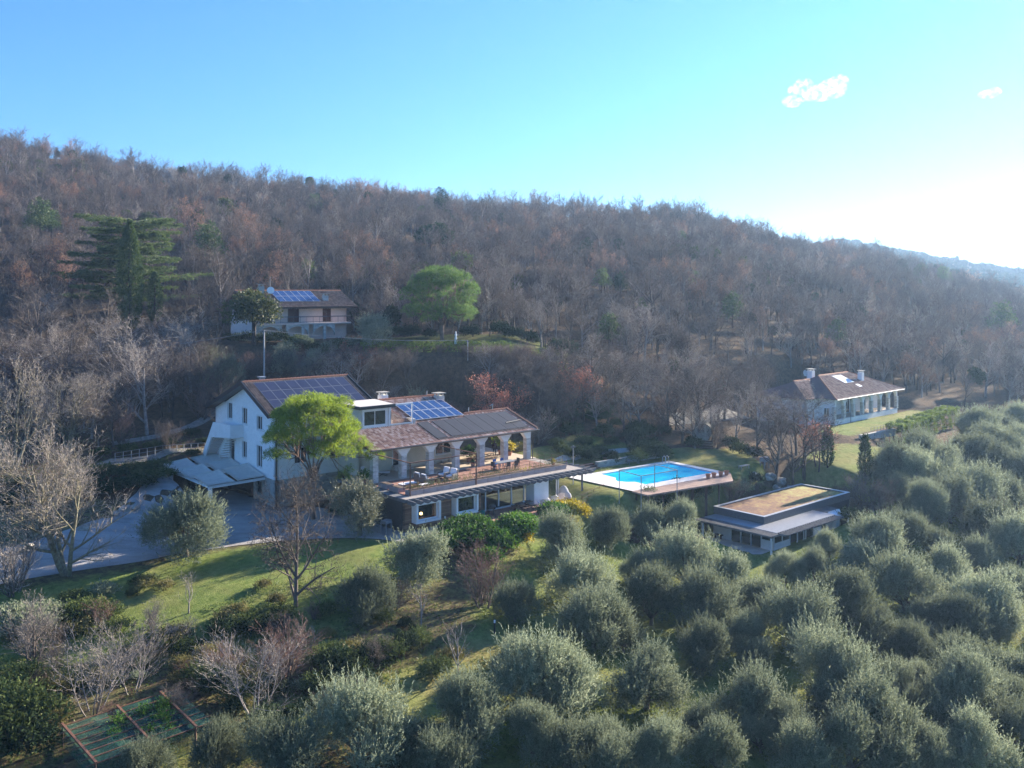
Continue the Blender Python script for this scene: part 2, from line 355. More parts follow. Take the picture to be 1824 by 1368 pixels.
M['hedge'] = foliage('clipped_hedge_leaves', (.05,.10,.015), (.17,.24,.035), (.42,.45,.08), trans=.45)
M['scrub'] = foliage('green_scrub_leaves', (.035,.055,.02), (.08,.11,.035), (.17,.19,.07), trans=.3, rough=.85, spec=.1)
M['scrubgold'] = foliage('yellowing_scrub_leaves', (.09,.09,.025), (.18,.16,.05), (.28,.24,.08), trans=.3)
M['ivy'] = foliage('ivy_leaves', (.02,.04,.012), (.045,.08,.02), (.09,.13,.035), trans=.2)
M['grassblade'] = foliage('grass_blades', (.06,.10,.02), (.13,.18,.04), (.25,.26,.09), trans=.35)
# ------------------------------------------------------------------ terrain
TPX = np.array([-1500,-600,0,300,600,900,1200,1500,1824,2400,3300], float)
TD = np.array([15,30,48,60,68,76,84,92,100,110,120,130,145,180,250,350,400,450,600,800,1000,1300,2500], float)
TZ = {
-600: [-6,-5,-3.5,-1.6,-.4,.6,1.8,3.8,5.5,8,10.5,13,16.5,26,46,78,86,80,60,50,40,30,-10],
0:    [-6,-5,-3.3,-1.7,-.3,.3,1.6,3.4,4.8,6.8,9.5,12,15.5,25,44,76,77,70,55,45,40,30,-10],
300:  [-6,-5,-3.4,-2.0,-.6,0,0.4,2.4,3.9,5.6,9,12.5,15.5,23,40,64,66,60,50,45,40,30,-10],
600:  [-6,-5,-3.6,-2.2,-.9,-.1,0,.6,1.8,4,8.5,13.5,15.5,22,36.5,57,58,52,45,42,40,30,-10],
900:  [-6,-5.5,-4.4,-3.2,-2.4,-1.5,-.5,.1,.9,2.6,8,13.5,15,21.5,34,49.5,54,50,42,40,40,30,-10],
1200: [-7,-6,-4.9,-4.6,-4.5,-4.3,-3.8,-2.6,.3,1.2,1.8,3.5,8,17.5,31.5,46.5,51,52.5,42,38,34,30,-10],
1500: [-8,-7,-6.2,-6,-5.8,-5.5,-4.9,-3.9,-2.2,-.4,.7,1.4,2.5,9,20,30,34.5,36,30,48,68,40,-10],
1824: [-9,-8,-7.6,-7.4,-7.2,-7,-6.6,-6.2,-5.7,-5,-4.2,-3.2,-1.6,3,9,13,15,15,12,24,36,20,-10],
2400: [-12,-11,-10,-10,-10,-10,-9.5,-9,-9,-8,-7.5,-7,-6,-4,-1,2,3,3,2,10,22,0,-20]}
TZ[-1500] = TZ[-600]; TZ[3300] = [z-6 for z in TZ[2400]]
TG = np.array([TZ[int(p)] for p in TPX], float)
def hz_raw(x, y):
    x = np.asarray(x, float); y = np.asarray(y, float); D = np.clip(y, 15.01, 2499)
    px = np.clip(HX+FP*x/np.maximum(D, 15), TPX[0]+.01, TPX[-1]-.01)
    i = np.clip(np.searchsorted(TPX, px)-1, 0, len(TPX)-2); j = np.clip(np.searchsorted(TD, D)-1, 0, len(TD)-2)
    a = (px-TPX[i])/(TPX[i+1]-TPX[i]); b = (D-TD[j])/(TD[j+1]-TD[j])
    a = a*a*(3-2*a)*.5+a*.5
    return (TG[i,j]*(1-a)+TG[i+1,j]*a)*(1-b)+(TG[i,j+1]*(1-a)+TG[i+1,j+1]*a)*b
def wob(x, y):
    d = np.maximum(y, 20)
    s = np.sin(x*.11+1.3)*np.cos(y*.09)+.6*np.sin(x*.23+y*.19)+.35*np.sin(x*.47-y*.41+2)
    return s*(np.clip((d-110)/220, .03, 1.5)+np.clip((d-150)/200, 0, 1.3)*1.6*np.sin(x*.035+2)*np.cos(y*.028+x*.01))
# frames: the villa and its terraces share one direction
YH = math.atan2(.649, .761)
HO = Vector((-23.44, 90.0, 0))
HU, HV = Vector((math.cos(YH), math.sin(YH), 0)), Vector((-math.sin(YH), math.cos(YH), 0))
def H(s, t, z=0): return HO+HU*s+HV*t+Vector((0,0,z))
# level pads: (origin x, y, yaw, x0, x1, y0, y1, z, falloff)
RO = Vector((47.8, 135.0, 1.6)); YR = R(43)
LO = W(450, 578, 132.0); LO.z = 14.3; YL = R(37)
PO = Vector((13.4, 93.9, 1.0)); YP = R(37)       # near corner of the pool deck
QO = W(1361.7, 921.2, 92.0); YQ = R(41.5)         # near roof corner of the garden house
PADS = [(HO.x, HO.y, YH, -13, 6, -11, 3.5, 0, 3), (HO.x, HO.y, YH, -1, 30, -18, -3, 0, 4), (HO.x, HO.y, YH, 7.6, 34, -7, 1, 2.85, 1.2), (HO.x, HO.y, YH, 12, 34, 0, 18, 2.85, 2.5),
        (HO.x, HO.y, YH, -14, -6.2, 14.5, 17, 3.0, 2.5), (HO.x, HO.y, YH, -5.8, 1, 2, 13.8, 0, 1.2),
        (PO.x, PO.y, YP, -3, 16, 1.0, 13, .93, 4), (PO.x, PO.y, YP, .9, 13.3, 1.2, 8.6, .3, .5), (RO.x, RO.y, YR, -8, 25, -4.5, 20, 1.6, 4), (LO.x, LO.y, YL, -4, 22, -4, 14, 14.3, 5),
        (QO.x, QO.y, YQ, -3, 21, -1, 8, QO.z-2.95, 3)]
def gz(x, y, wo=True):
    x = np.asarray(x, float); y = np.asarray(y, float); z = hz_raw(x, y)
    if wo: z = z+wob(x, y)
    for ox, oy, yaw, x0, x1, y0, y1, zz, fo in PADS:
        c, s = math.cos(yaw), math.sin(yaw); lx = (x-ox)*c+(y-oy)*s; ly = -(x-ox)*s+(y-oy)*c
        d = np.hypot(np.maximum(np.maximum(x0-lx, lx-x1), 0), np.maximum(np.maximum(y0-ly, ly-y1), 0))
        k = np.clip(1-d/fo, 0, 1); k = k*k*(3-2*k); z = z*(1-k)+zz*k
    return z
def gzf(x, y): return float(gz(x, y))
def on(px, D, dz=0):
    x = (px-HX)/FP*D; return Vector((x, D, gzf(x, D)+dz))
def hit(px, py, dz=0, d0=34, d1=900):
    """where the view through a photo pixel meets the ground raised by dz"""
    D = np.concatenate([np.arange(d0, 200, .25), np.arange(200, d1, 2.)]); x = (px-HX)/FP*D
    z = CZ-(py-HY)/FP*D; g = gz(x, D)+dz; k = np.argmax(z < g)
    if not (z < g).any(): k = len(D)-1
    return Vector((x[k], D[k], float(g[k]-dz)))
def axis(lo, hi, f0, f1, fine, growth=1.09):
    a = list(np.arange(f0, f1, fine)); s = fine
    while a[-1] < hi: s *= growth; a.append(a[-1]+s)
    b = [f0]; s = fine
    while b[-1] > lo: s *= growth; b.append(b[-1]-s)
    return np.array(b[::-1][:-1]+a)
gx = axis(-1700, 2200, -62, 84, .8); gy = axis(-60, 2480, 42, 162, .8, 1.06)
XX, YY = np.meshgrid(gx, gy)
ZZ = gz(XX, YY)
nx_, ny_ = len(gx), len(gy)
ids = np.arange(nx_*ny_).reshape(ny_, nx_)
quads = np.stack([ids[:-1,:-1], ids[:-1,1:], ids[1:,1:], ids[1:,:-1]], -1).reshape(-1, 4)
me = npmesh('terrain', np.stack([XX, YY, ZZ], -1).reshape(-1, 3), quads, M['ground'], smooth=True)
def inpoly(px, py, poly):
    px = np.asarray(px, float); py = np.asarray(py, float); r = np.zeros(px.shape, bool); n = len(poly)
    for i in range(n):
        x0, y0 = poly[i]; x1, y1 = poly[(i+1) % n]
        if y0 == y1: continue
        c = ((y0 > py) != (y1 > py)) & (px < (x1-x0)*(py-y0)/(y1-y0)+x0); r ^= c
    return r
PXX = HX+FP*XX/np.maximum(YY, 5)
def fpix(lst): return [(q.x, q.y) for q in (hit(a, b) for a, b in lst)]
grass = np.zeros(XX.shape); dry = np.zeros(XX.shape)
grass[(YY < 88)] = .55; grass[(YY < 104) & (PXX > 1250)] = .8; grass[(YY < 88) & (PXX > 850)] = .8; grass[(YY > 131) & (YY < 142) & (PXX > 640) & (PXX < 1020)] = .65
LAWNS = [
 fpix([(-60,1075),(150,1035),(430,978),(560,965),(760,975),(760,1030),(560,1150),(300,1180),(-60,1180)]),
 fpix([(1020,800),(1160,800),(1330,800),(1370,870),(1300,860),(1130,880),(1080,885),(1010,850)]),
 [tuple((PO+Vector((math.cos(YP)*a-math.sin(YP)*b, math.sin(YP)*a+math.cos(YP)*b, 0)))[:2]) for a, b in ((-9,-1),(3,-2),(17,0),(17,14),(8,20),(-8,16))],
 [tuple((RO+Vector((math.cos(YR)*a-math.sin(YR)*b, math.sin(YR)*a+math.cos(YR)*b, 0)))[:2]) for a, b in ((-8,-6),(26,-6),(26,0),(-8,0))],
 fpix([(1390,850),(1480,790),(1600,800),(1620,860),(1560,900),(1480,880)]),
 fpix([(640,1250),(790,1160),(1000,1070),(1010,1110),(860,1230),(700,1320)]),
 fpix([(250,1368),(620,1230),(700,1260),(400,1368)])]
for k, L in enumerate(LAWNS):
    msk = inpoly(XX, YY, L); grass[msk] = [.86,1,1,1,.9,.9,.9][k]; dry[msk] = [.1, .55, .5, .3, .5, .5, .3][k]
dry[(YY < 80) & (PXX > 900)] = .25
def blur(a):
    for _ in range(2):
        a = (a+np.roll(a,1,0)+np.roll(a,-1,0)+np.roll(a,1,1)+np.roll(a,-1,1))/5
    return a
for nme, arr in (('grass', blur(grass)), ('dry', blur(dry))):
    at = me.attributes.new(nme, 'FLOAT', 'POINT'); at.data.foreach_set('value', arr.ravel().astype(np.float32))
tag(obj('terrain', me), kind='structure')
def smooth_poly(pts, n=2):
    for _ in range(n):
        q = []
        for i in range(len(pts)):
            a, b = pts[i], pts[(i+1) % len(pts)]
            q += [(a[0]*.75+b[0]*.25, a[1]*.75+b[1]*.25), (a[0]*.25+b[0]*.75, a[1]*.25+b[1]*.75)]
        pts = q
    return pts
def drape(name, poly, mat, dz=.04, res=.8, smooth=2):
    """a thin sheet that follows the ground inside an outline"""
    poly = smooth_poly(poly, smooth) if smooth else poly
    P = []
    for i in range(len(poly)):
        a, b = poly[i], poly[(i+1) % len(poly)]; n = max(1, int(math.hypot(b[0]-a[0], b[1]-a[1])/res))
        P += [(a[0]+(b[0]-a[0])*k/n, a[1]+(b[1]-a[1])*k/n) for k in range(n)]
    ne = len(P); xs = np.array([p[0] for p in P]); ys = np.array([p[1] for p in P])
    gx_, gy_ = np.meshgrid(np.arange(xs.min(), xs.max(), res)+.13, np.arange(ys.min(), ys.max(), res)+.17)
    ins = inpoly(gx_, gy_, P); pts = P+list(zip(gx_[ins], gy_[ins]))
    v, e, f, *_ = delaunay_2d_cdt([Vector(p) for p in pts], [(i, (i+1) % ne) for i in range(ne)], [], 1, 1e-4)
    vv = np.array([(p[0], p[1]) for p in v]); z = gz(vv[:,0], vv[:,1])+dz
    me = bpy.data.meshes.new(name); me.from_pydata(list(zip(vv[:,0], vv[:,1], z)), [], [tuple(x) for x in f]); me.materials.append(mat)
    me.polygons.foreach_set('use_smooth', [True]*len(me.polygons)); me.update()
    return tag(obj(name, me), kind='structure')
def strip(pts, w):
    L, Rr = [], []
    for i, p in enumerate(pts):
        a = Vector(pts[max(i-1,0)][:2]); b = Vector(pts[min(i+1,len(pts)-1)][:2]); d = (b-a).normalized(); n = Vector((-d.y, d.x))*w/2
        L.append((p[0]+n.x, p[1]+n.y)); Rr.append((p[0]-n.x, p[1]-n.y))
    return L+Rr[::-1]
hp = lambda s, t: tuple(H(s, t)[:2])
drape('gravel_driveway', fpix([(-80,1062),(120,1020),(300,992),(470,966),(620,958),(700,964),(745,985)])+[hp(5,-17.6),hp(4.3,-16),hp(4.3,-3),hp(0.2,-.2),hp(-.1,13.2),hp(-7.0,13.2)]+fpix([(230,905),(100,955),(-80,1000)]), M['gravel'], .05, 1.2, 1)
drape('gravel_apron', [hp(4.2,-16.1),hp(13.4,-16.1),hp(13.4,-18.6),hp(9,-18.4),hp(4.6,-18.2)], M['gravel'], .055, .8, 0)
drape('garden_path', strip([tuple(hit(a,b)[:2]) for a,b in ((120,842),(200,826),(290,812),(370,806))], 1.4), M['path'], .06, .7, 0)
drape('woodland_path', strip([tuple(hit(a,b)[:2]) for a,b in ((200,792),(280,778),(330,764),(372,744),(384,732))], 1.4), M['path'], .06, .7, 0)
#drape('garden_track', strip([tuple(hit(a,b)[:2]) for a,b in ((620,1255),(700,1205),(780,1170),(850,1130),(880,1085))], 1.7), M['frost'], .05, .7, 1)
drape('access_lane', strip([tuple(on(a,b)[:2]) for a,b in ((1180,128),(1230,130),(1300,133),(1360,136),(1410,140))], 4.2), M['path'], .1, 1.0, 0)
drape('pebble_strip', strip([tuple(hit(a,b)[:2]) for a,b in ((985,826),(1040,812),(1100,804),(1150,801))], .7), M['paving'], .05, .7, 0)
# ------------------------------------------------------------------ buildings
X3, Y3, Z3 = V(1,0,0), V(0,1,0), V(0,0,1)
def tiles(P0, A, B, pitch=.24, amp=.05, row=.42, lip=.025, clip=None):
    """corrugated clay tiles over the parallelogram P0 + A (along the eave) + B (up the slope)"""
    P0, A, B = Vector(P0), Vector(A), Vector(B); n = A.cross(B).normalized()
    if n.z < 0: n = -n
    na = max(2, int(A.length/pitch))*4; nb = max(1, int(B.length/row))
    a = np.linspace(0, 1, na+1); prof = amp*np.abs(np.sin(np.arange(na+1)*math.pi/4))*1.0
    P0n, An, Bn, nn = (np.array(q) for q in (P0, A, B, n)); vs, fs, rn = [], [], []; rg = np.random.RandomState(7)
    for j in range(nb):
        for q, h in ((j/nb, lip), ((j+1)/nb, 0)):
            vs.append(P0n+a[:,None]*An+q*Bn+(prof+h+.01)[:,None]*nn)
    vs = np.concatenate(vs); m = na+1
    for r_ in range(2*nb-1):
        i0 = np.arange(na)+r_*m; fs.append(np.stack([i0, i0+1, i0+1+m, i0+m], -1))
        rr = rg.rand(na//4+1); rn.append(np.repeat(rr, 4)[:na])
    fs = np.concatenate(fs); rn = np.concatenate(rn)
    if clip is not None:
        c = vs[fs].mean(1); k = clip(c); fs = fs[k]; rn = rn[k]
    return vs, fs, rn
def tile_mesh(name, parts, mat, parent=None):
    vs, fs, rn, b = [], [], [], 0
    for v_, f_, r_ in parts: vs.append(v_); fs.append(f_+b); rn.append(r_); b += len(v_)
    me = npmesh(name, np.concatenate(vs), np.concatenate(fs), mat)
    at = me.attributes.new('rnd', 'FLOAT', 'FACE'); at.data.foreach_set('value', np.concatenate(rn).astype(np.float32))
    return obj(name, me, parent)
def window(parent, o, a, n, x0, x1, z0, z1, d=.12, name='window', surround=.14, glass='glass', bars=1, frame='white', sill=True, lab=None):
    """window set in an opening of a wall: stone surround, frame with bars and a pane"""
    o, a, n = Vector(o), Vector(a), Vector(n); P = lambda x, z, q: o+a*x+Z3*z-n*q
    def bx(b, xa, xb, za, zb, q0, q1): b.hexa([P(xa,za,q0), P(xb,za,q0), P(xb,za,q1), P(xa,za,q1), P(xa,zb,q0), P(xb,zb,q0), P(xb,zb,q1), P(xa,zb,q1)])
    b = MB(); s = surround
    if s:
        bx(b, x0-s, x0, z0-s, z1+s, -.03, .05); bx(b, x1, x1+s, z0-s, z1+s, -.03, .05); bx(b, x0, x1, z1, z1+s, -.03, .05); bx(b, x0, x1, z0-s, z0, -.06, .05)
    f = .07
    bx(b, x0, x0+f, z0, z1, d-.03, d+.05); bx(b, x1-f, x1, z0, z1, d-.03, d+.05); bx(b, x0+f, x1-f, z1-f, z1, d-.03, d+.05); bx(b, x0+f, x1-f, z0, z0+f, d-.03, d+.05)
    for i in range(bars):
        xm = x0+(x1-x0)*(i+1)/(bars+1); bx(b, xm-.035, xm+.035, z0+f, z1-f, d-.035, d+.045)
    w_ = b.build(name, M[frame], parent)
    if lab: w_['label'] = lab
    g = MB(); bx(g, x0+f, x1-f, z0+f, z1-f, d, d+.02); g.build('pane', M[glass], w_)
    return w_
def pv(parent, P0, A, B, na, nb, mat, gap=.03, lift=.12, fr=.035):
    """solar panels in a grid over P0 + A + B, each a part with a frame"""
    P0, A, B = Vector(P0), Vector(A), Vector(B); n = A.cross(B).normalized(); n = n if n.z > 0 else -n
    for i in range(na):
        for j in range(nb):
            a0, a1 = i/na+gap/A.length/2, (i+1)/na-gap/A.length/2; b0, b1 = j/nb+gap/B.length/2, (j+1)/nb-gap/B.length/2
            Q = lambda x, y, h: P0+A*x+B*y+n*h
            b = MB(); b.slab([Q(a0,b0,lift), Q(a1,b0,lift), Q(a1,b1,lift), Q(a0,b1,lift)], .04, 0)
            fa, fb = fr/A.length, fr/B.length
            b.slab([Q(a0+fa,b0+fb,lift+.004), Q(a1-fa,b0+fb,lift+.004), Q(a1-fa,b1-fb,lift+.004), Q(a0+fa,b1-fb,lift+.004)], .003, 1)
            b.build('solar_panel', [M['alu'] if mat == 'pv' else M['pvframe'], M[mat]], parent)
def chimney(parent, x, y, z0, z1, w=.75, d=.75, mat='plaster', cap='tiledark', name='chimney'):
    b = MB(); b.box(x-w/2, x+w/2, y-d/2, y+d/2, z0, z1-.35)
    for sx in (-1, 1):
        for sy in (-1, 1): b.box(x+sx*(w/2-.14)-.07, x+sx*(w/2-.14)+.07, y+sy*(d/2-.14)-.07, y+sy*(d/2-.14)+.07, z1-.35, z1-.1)
    c = b.build(name, M[mat], parent)
    q = MB(); q.slab([(x-w/2-.15,y-d/2-.15,z1), (x+w/2+.15,y-d/2-.15,z1), (x+w/2+.15,y+d/2+.15,z1), (x-w/2-.15,y+d/2+.15,z1)], .1); q.build('cap', M[cap] if not cap.startswith('tile') else M['rock'], c)
    return c
# ---- the white villa -----------------------------------------------------
villa = empty('villa', HO, YH, 'large white stone villa with solar roofs, arched portico and lower timber-clad floor', 'house')
ZE, ZR, TR, TB = 9.2, 12.0, 5.9, 14.7     # near eave height, ridge height, ridge position, back wall
def gtop(t): return (ZE+.18+(ZR-ZE)*(t/TR) if t < TR else ZR+.18-(ZR+.18-8.85)*(t-TR)/(TB-TR))-.42
# gable wall (faces the canopy)
ups = [(2.9,4.1,7.35,8.75), (6.45,7.65,7.55,9.25), (10.2,11.4,7.7,9.45)]
los = [(2.9,4.1,3.55,5.75), (6.55,7.65,4.0,5.75), (9.6,10.8,3.1,5.6)]
b = MB(); b.wall((0,TB,0), (0,-1,0), (-1,0,0), TB, lambda x: gtop(TB-x), [(TB-q, TB-p, c, d) for p, q, c, d in ups+los], .35, 0, [TB-TR], z0=2.75)
b.wall((0,0,0), (1,0,0), (0,-1,0), 11.1, gtop(0), [(2.1,3.5,4.1,5.7), (6.1,7.5,4.1,5.7)], .35, 0, z0=2.75)
b.wall((11.1,0,0), (0,1,0), (1,0,0), TB, lambda x: gtop(x), [], .35, 0, [TR], z0=2.75)
b.wall((11.1,TB,0), (-1,0,0), (0,1,0), 11.1, gtop(TB), [], .35, 0, z0=2.75)
b.build('wall', M['whitewall'], villa)
b = MB(); b.wall((-.03,TB,0), (0,-1,0), (-1,0,0), TB+.03, 2.75, [(TB-4.1, TB-3.0, .9, 2.1), (TB-12.2, TB-4.9, 0, 2.45)], .4, 0, z0=-.5)
b.wall((-.03,-.03,0), (1,0,0), (0,-1,0), 7, 2.75, [], .4, 0, z0=-.5)
bw = b.build('basement_wall', M['stone'], villa); bw['label'] = 'rough stone basement wall'
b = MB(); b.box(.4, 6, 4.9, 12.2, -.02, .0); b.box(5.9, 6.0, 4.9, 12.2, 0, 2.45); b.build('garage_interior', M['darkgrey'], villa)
go, ga, gn = (0,TB,0), (0,-1,0), (-1,0,0)
for k, (p, q, c, d) in enumerate(ups+los):
    window(villa, go, ga, gn, TB-q, TB-p, c, d, bars=1 if k < 5 else 0, glass='glass')
window(villa, (-.03,TB,0), ga, gn, TB-4.1, TB-3.0, .9, 2.1, name='basement_window', surround=0, frame='darkgrey')
for p in (2.1, 6.1): window(villa, (0,0,0), (1,0,0), (0,-1,0), p, p+1.4, 4.1, 5.7)
# roof
n1 = V(0, -(ZR-ZE), TR+.5).normalized()
b = MB(); x0, x1 = -1.0, 11.6
b.slab([(x0,-.5,ZE), (x1,-.5,ZE), (x1,TR,ZR), (x0,TR,ZR)], .22)
b.slab([(x0,TR+.002,ZR), (x1,TR+.002,ZR), (x1,TB+.3,8.72), (x0,TB+.3,8.72)], .22)
rf = b.build('roof', M['black'], villa)
tile_mesh('roof_tiles', [tiles((x0+.25,-.45,ZE+.02), (x1-x0-.5,0,0), (0,TR+.4,ZR-ZE)), tiles((x1-.25,TB+.25,8.74), (x0-x1+.5,0,0), (0,TR-TB-.3,ZR-8.72))], M['tiledark'], rf)
b = MB()
for i in range(31): b.tube([(x0+.2+i*.4, TR, ZR+.05), (x0+.2+i*.4+.42, TR, ZR+.09)], [.13,.15], 8)
b.build('ridge_tiles', M['terracotta'], rf)
b = MB()
for x in (x0, x1-.12):
    b.beam((x+.06,-.55,ZE-.02), (x+.06,TR,ZR-.02), .14, .42); b.beam((x+.06,TR,ZR-.02), (x+.06,TB+.35,8.68), .14, .42)
b.build('bargeboard', M['black'], rf)
b = MB(); b.tube([(0.05,-.12,9.0), (0.05,-.12,.1)], .07, 8); b.tube([(-1,-.55,9.12), (11,-.55,9.12)], .09, 8); b.tube([(0.05,-.5,9.1),(0.05,-.12,8.8)], .06, 8); b.build('downpipe', M['black'], villa)
up = V(0, TR+.5, ZR-ZE); ul = up.length; P0 = V(-.15,-.5,ZE)+up*(.13)
pv(villa, P0+up*.02+V(.35,0,0), V(10.6,0,0), up*.80, 9, 3, 'pvdark')
b = MB(); b.box(1.5,1.9,TR+.6,TR+1.0,11.5,12.35); b.box(1.35,2.05,TR+.45,TR+1.15,12.35,12.45); b.build('roof_vent', M['greymetal'], villa)
# external stair on the gable
b = MB(); PW = lambda t, z: V(-1.45, t, z)
b.extr([PW(15.6,2.6), PW(14.7,2.6), PW(12.3,5.7), PW(7.4,6.15), PW(7.4,7.5), PW(11.9,7.35)], (.16,0,0))
b.box(-1.29, 0, 7.4, 12.0, 6.1, 6.28); b.box(-1.29, 0, 7.4, 7.54, 6.28, 7.45)
st = b.build('outside_staircase', M['plaster'], villa)
b = MB()
for k in range(15):
    t = 15.3-k*.24; z = 3.0+k*.215; b.box(-1.29, -.02, t-.28, t, z-.12, z)
b.build('steps', M['paving'], st)
b = MB()
for k in range(9):
    t = 9.4+k*.3; z = 5.6-k*.30; b.box(-1.0, -.02, t-.2, t+.12, z-.06, z)
b.build('lower_steps', M['paving'], st)
# portico wing: one tiled plane climbing from the eave
SL = .32; zp = lambda t: 9.28+SL*t
b = MB()
b.slab([(5.2,-9.35,zp(-9.35)), (26.6,-9.35,zp(-9.35)), (26.6,-4.1,zp(-4.1)), (5.2,-4.1,zp(-4.1))], .16)
b.slab([(5.2,-4.1,zp(-4.1)), (20.2,-4.1,zp(-4.1)), (20.2,.9,zp(.9)), (5.2,.9,zp(.9))], .16)
b.slab([(20.2,-4.098,zp(-4.1)), (26.6,-4.098,zp(-4.1)), (26.6,.8,zp(-4.1)-1.6), (20.2,.8,zp(-4.1)-1.6)], .16)
b.slab([(11.1,.902,zp(.9)), (20.2,.902,zp(.9)), (20.2,5.8,zp(.9)-1.5), (11.1,5.8,zp(.9)-1.5)], .16)
pr = b.build('portico_roof', M['darkwood'], villa)
upv = V(0,1,SL)
tile_mesh('portico_tiles', [tiles((5.2,-9.4,zp(-9.4)), (21.4,0,0), upv*5.3), tiles((5.2,-4.1,zp(-4.1)), (15.0,0,0), upv*5.0),
    tiles((26.6,.8,zp(-4.1)-1.6), (-6.4,0,0), (0,-4.9,1.6)), tiles((20.2,5.8,zp(.9)-1.5), (-9.1,0,0), (0,-4.9,1.5))], M['tile'], pr)
b = MB()
for i in range(16): b.tube([(20.3+i*.4,-4.1,zp(-4.1)+.06), (20.3+i*.4+.42,-4.1,zp(-4.1)+.1)], [.12,.14], 8)
b.build('ridge_tiles', M['terracotta'], pr); b = MB()
for i in range(23): b.tube([(11.1+i*.4,.9,zp(.9)+.06), (11.1+i*.4+.42,.9,zp(.9)+.1)], [.12,.14], 8)
for i in range(13): b.tube([(26.5,-9.35+i*.4,zp(-9.35+i*.4)+.08), (26.5,-8.93+i*.4,zp(-8.93+i*.4)+.1)], [.12,.14], 8)
b.build('ridge_tiles', M['terracotta'], pr)
b = MB(); b.tube([(5.2,-9.5,zp(-9.5)+.02), (26.7,-9.5,zp(-9.5)+.02)], .09, 8); b.tube([(26.35,-9.4,6.2),(26.2,-8.9,5.9),(26.2,-8.9,3.0)], .055, 8); b.build('gutter', M['black'], villa)
pv(villa, V(13.4,-4.75,zp(-4.75))+V(0,-.02,.06), V(6.4,0,0), upv*4.15, 6, 2, 'pv', gap=.05, lift=.2, fr=.05)
for i, (a0, a1, t1) in enumerate([(13.4,14.75,-5.1), (15.3,16.75,-5.1), (16.8,18.25,-5.1), (18.3,19.75,-5.1), (19.8,21.25,-4.7), (21.3,22.75,-4.7), (22.8,24.2,-4.75), (24.25,25.7,-4.8)]):
    b = MB(); b.slab([(a0,-8.75,zp(-8.75)+.14), (a1,-8.75,zp(-8.75)+.14), (a1,t1,zp(t1)+.14), (a0,t1,zp(t1)+.14)], .05); b.build('rubber_collector', M['mat'], villa)
b = MB(); b.tube([(13.3,-8.95,zp(-8.95)+.12), (26,-8.95,zp(-8.95)+.12)], .05, 6); b.tube([(23.4,-7.6,zp(-7.6)+.25), (25.8,-7.3,zp(-7.3)+.25)], .06, 6); b.build('collector_pipe', M['black'], villa)
chimney(villa, 13.4, 1.4, 8.6, 10.45, .85, .8); chimney(villa, 20.0, .1, 8.4, 10.0, .9, .9, 'stonepier')
b = MB()
for x in (18.9, 21.0, 24.4): b.tube([(x,-4.1 if x > 20.2 else .9,8), (x,-4.1 if x > 20.2 else .9,8.65 if x > 20.2 else 10.2)], .06, 8)
b.beam((24.1,-4.1,8.6), (24.5,-4.1,8.72), .12, .1); b.build('vent_pipe', M['greymetal'], villa)
# piers with haunched heads
for i in range(7):
    x = 6.15+i*3.27; b = MB(); b.box(x-.3, x+.3, -8.75, -8.15, 2.9, 5.3)
    pier = b.build('stone_pillar', M['stonepier'], villa)
    b = MB(); l = .78 if i < 6 else .35; b.extr([(x-.3,-8.72,5.3), (x-.3-.04,-8.72,5.42), (x-.78,-8.72,5.9), (x-.78,-8.72,6.12), (x+l,-8.72,6.12), (x+l,-8.72,5.9), (x+.34 if i<6 else x+.32,-8.72,5.42), (x+.3,-8.72,5.3)][::-1], (0,.54,0)); b.build('haunched_head', M['plaster'], pier)
for i in range(2):
    t = -4.6; x = 22.4+i*3.3; b = MB(); b.box(x-.3, x+.3, t-.3, t+.3, 2.9, 6.9); b.build('stone_pillar', M['stonepier'], villa)
b = MB(); b.box(4.9, 26.3, -8.7, -8.2, 6.12, 6.32); b.box(25.75, 26.25, -8.2, -4.3, 6.3, 6.6); b.build('portico_beam', M['plaster'], villa)
# back wall of the portico with its openings
b = MB(); hl = [(4.0,5.6,3.0,5.4), (9.4,11.5,3.95,5.5)]
b.wall((7,-4.3,0), (1,0,0), (0,-1,0), 12.6, 7.7, hl, .3, 0, z0=2.8); b.wall((19.6,-4.3,0), (0,1,0), (1,0,0), 5.2, 7.7, [], .3, 0, z0=2.8); b.wall((7,-.1,0), (0,-1,0), (-1,0,0), 4.2, 7.6, [], .3, 0, z0=2.8)
b.wall((20.2,.9,0), (0,1,0), (1,0,0), 4.8, lambda x: 9.3-.3*x, [], .3, 0, z0=2.8); b.wall((20.2,5.7,0), (-1,0,0), (0,1,0), 9.1, 7.9, [], .3, 0, z0=2.8)
b.build('portico_wall', M['cream'], villa)
window(villa, (7,-4.3,0), (1,0,0), (0,-1,0), 4.0, 5.6, 3.0, 5.4, name='french_window', surround=.1)
window(villa, (7,-4.3,0), (1,0,0), (0,-1,0), 9.4, 11.5, 3.95, 5.5, surround=.1, bars=1)
b = MB(); b.box(16.0,19.0,-4.75,-4.32,3.35,3.45); [b.box(16.05+i*.95,16.2+i*.95,-4.7,-4.35,3,3.35) for i in range(4)]; b.build('wall_bench', M['stonepier'], villa)
b = MB(); [b.box(10.9-.1*i,12.7+.1*i,-4.7-.28*i,-4.32,3.0,3.54-.18*i) for i in range(3)]; b.build('door_steps', M['paving'], villa)
b = MB(); b.box(7.2,20,-8.75,-4.3,7.4,7.42) if False else b.slab([(5.3,-9.2,zp(-9.2)-.2), (26.5,-9.2,zp(-9.2)-.2), (26.5,-4.5,zp(-4.5)-.2), (5.3,-4.5,zp(-4.5)-.2)], .05); b.build('portico_ceiling', M['timber'], villa)
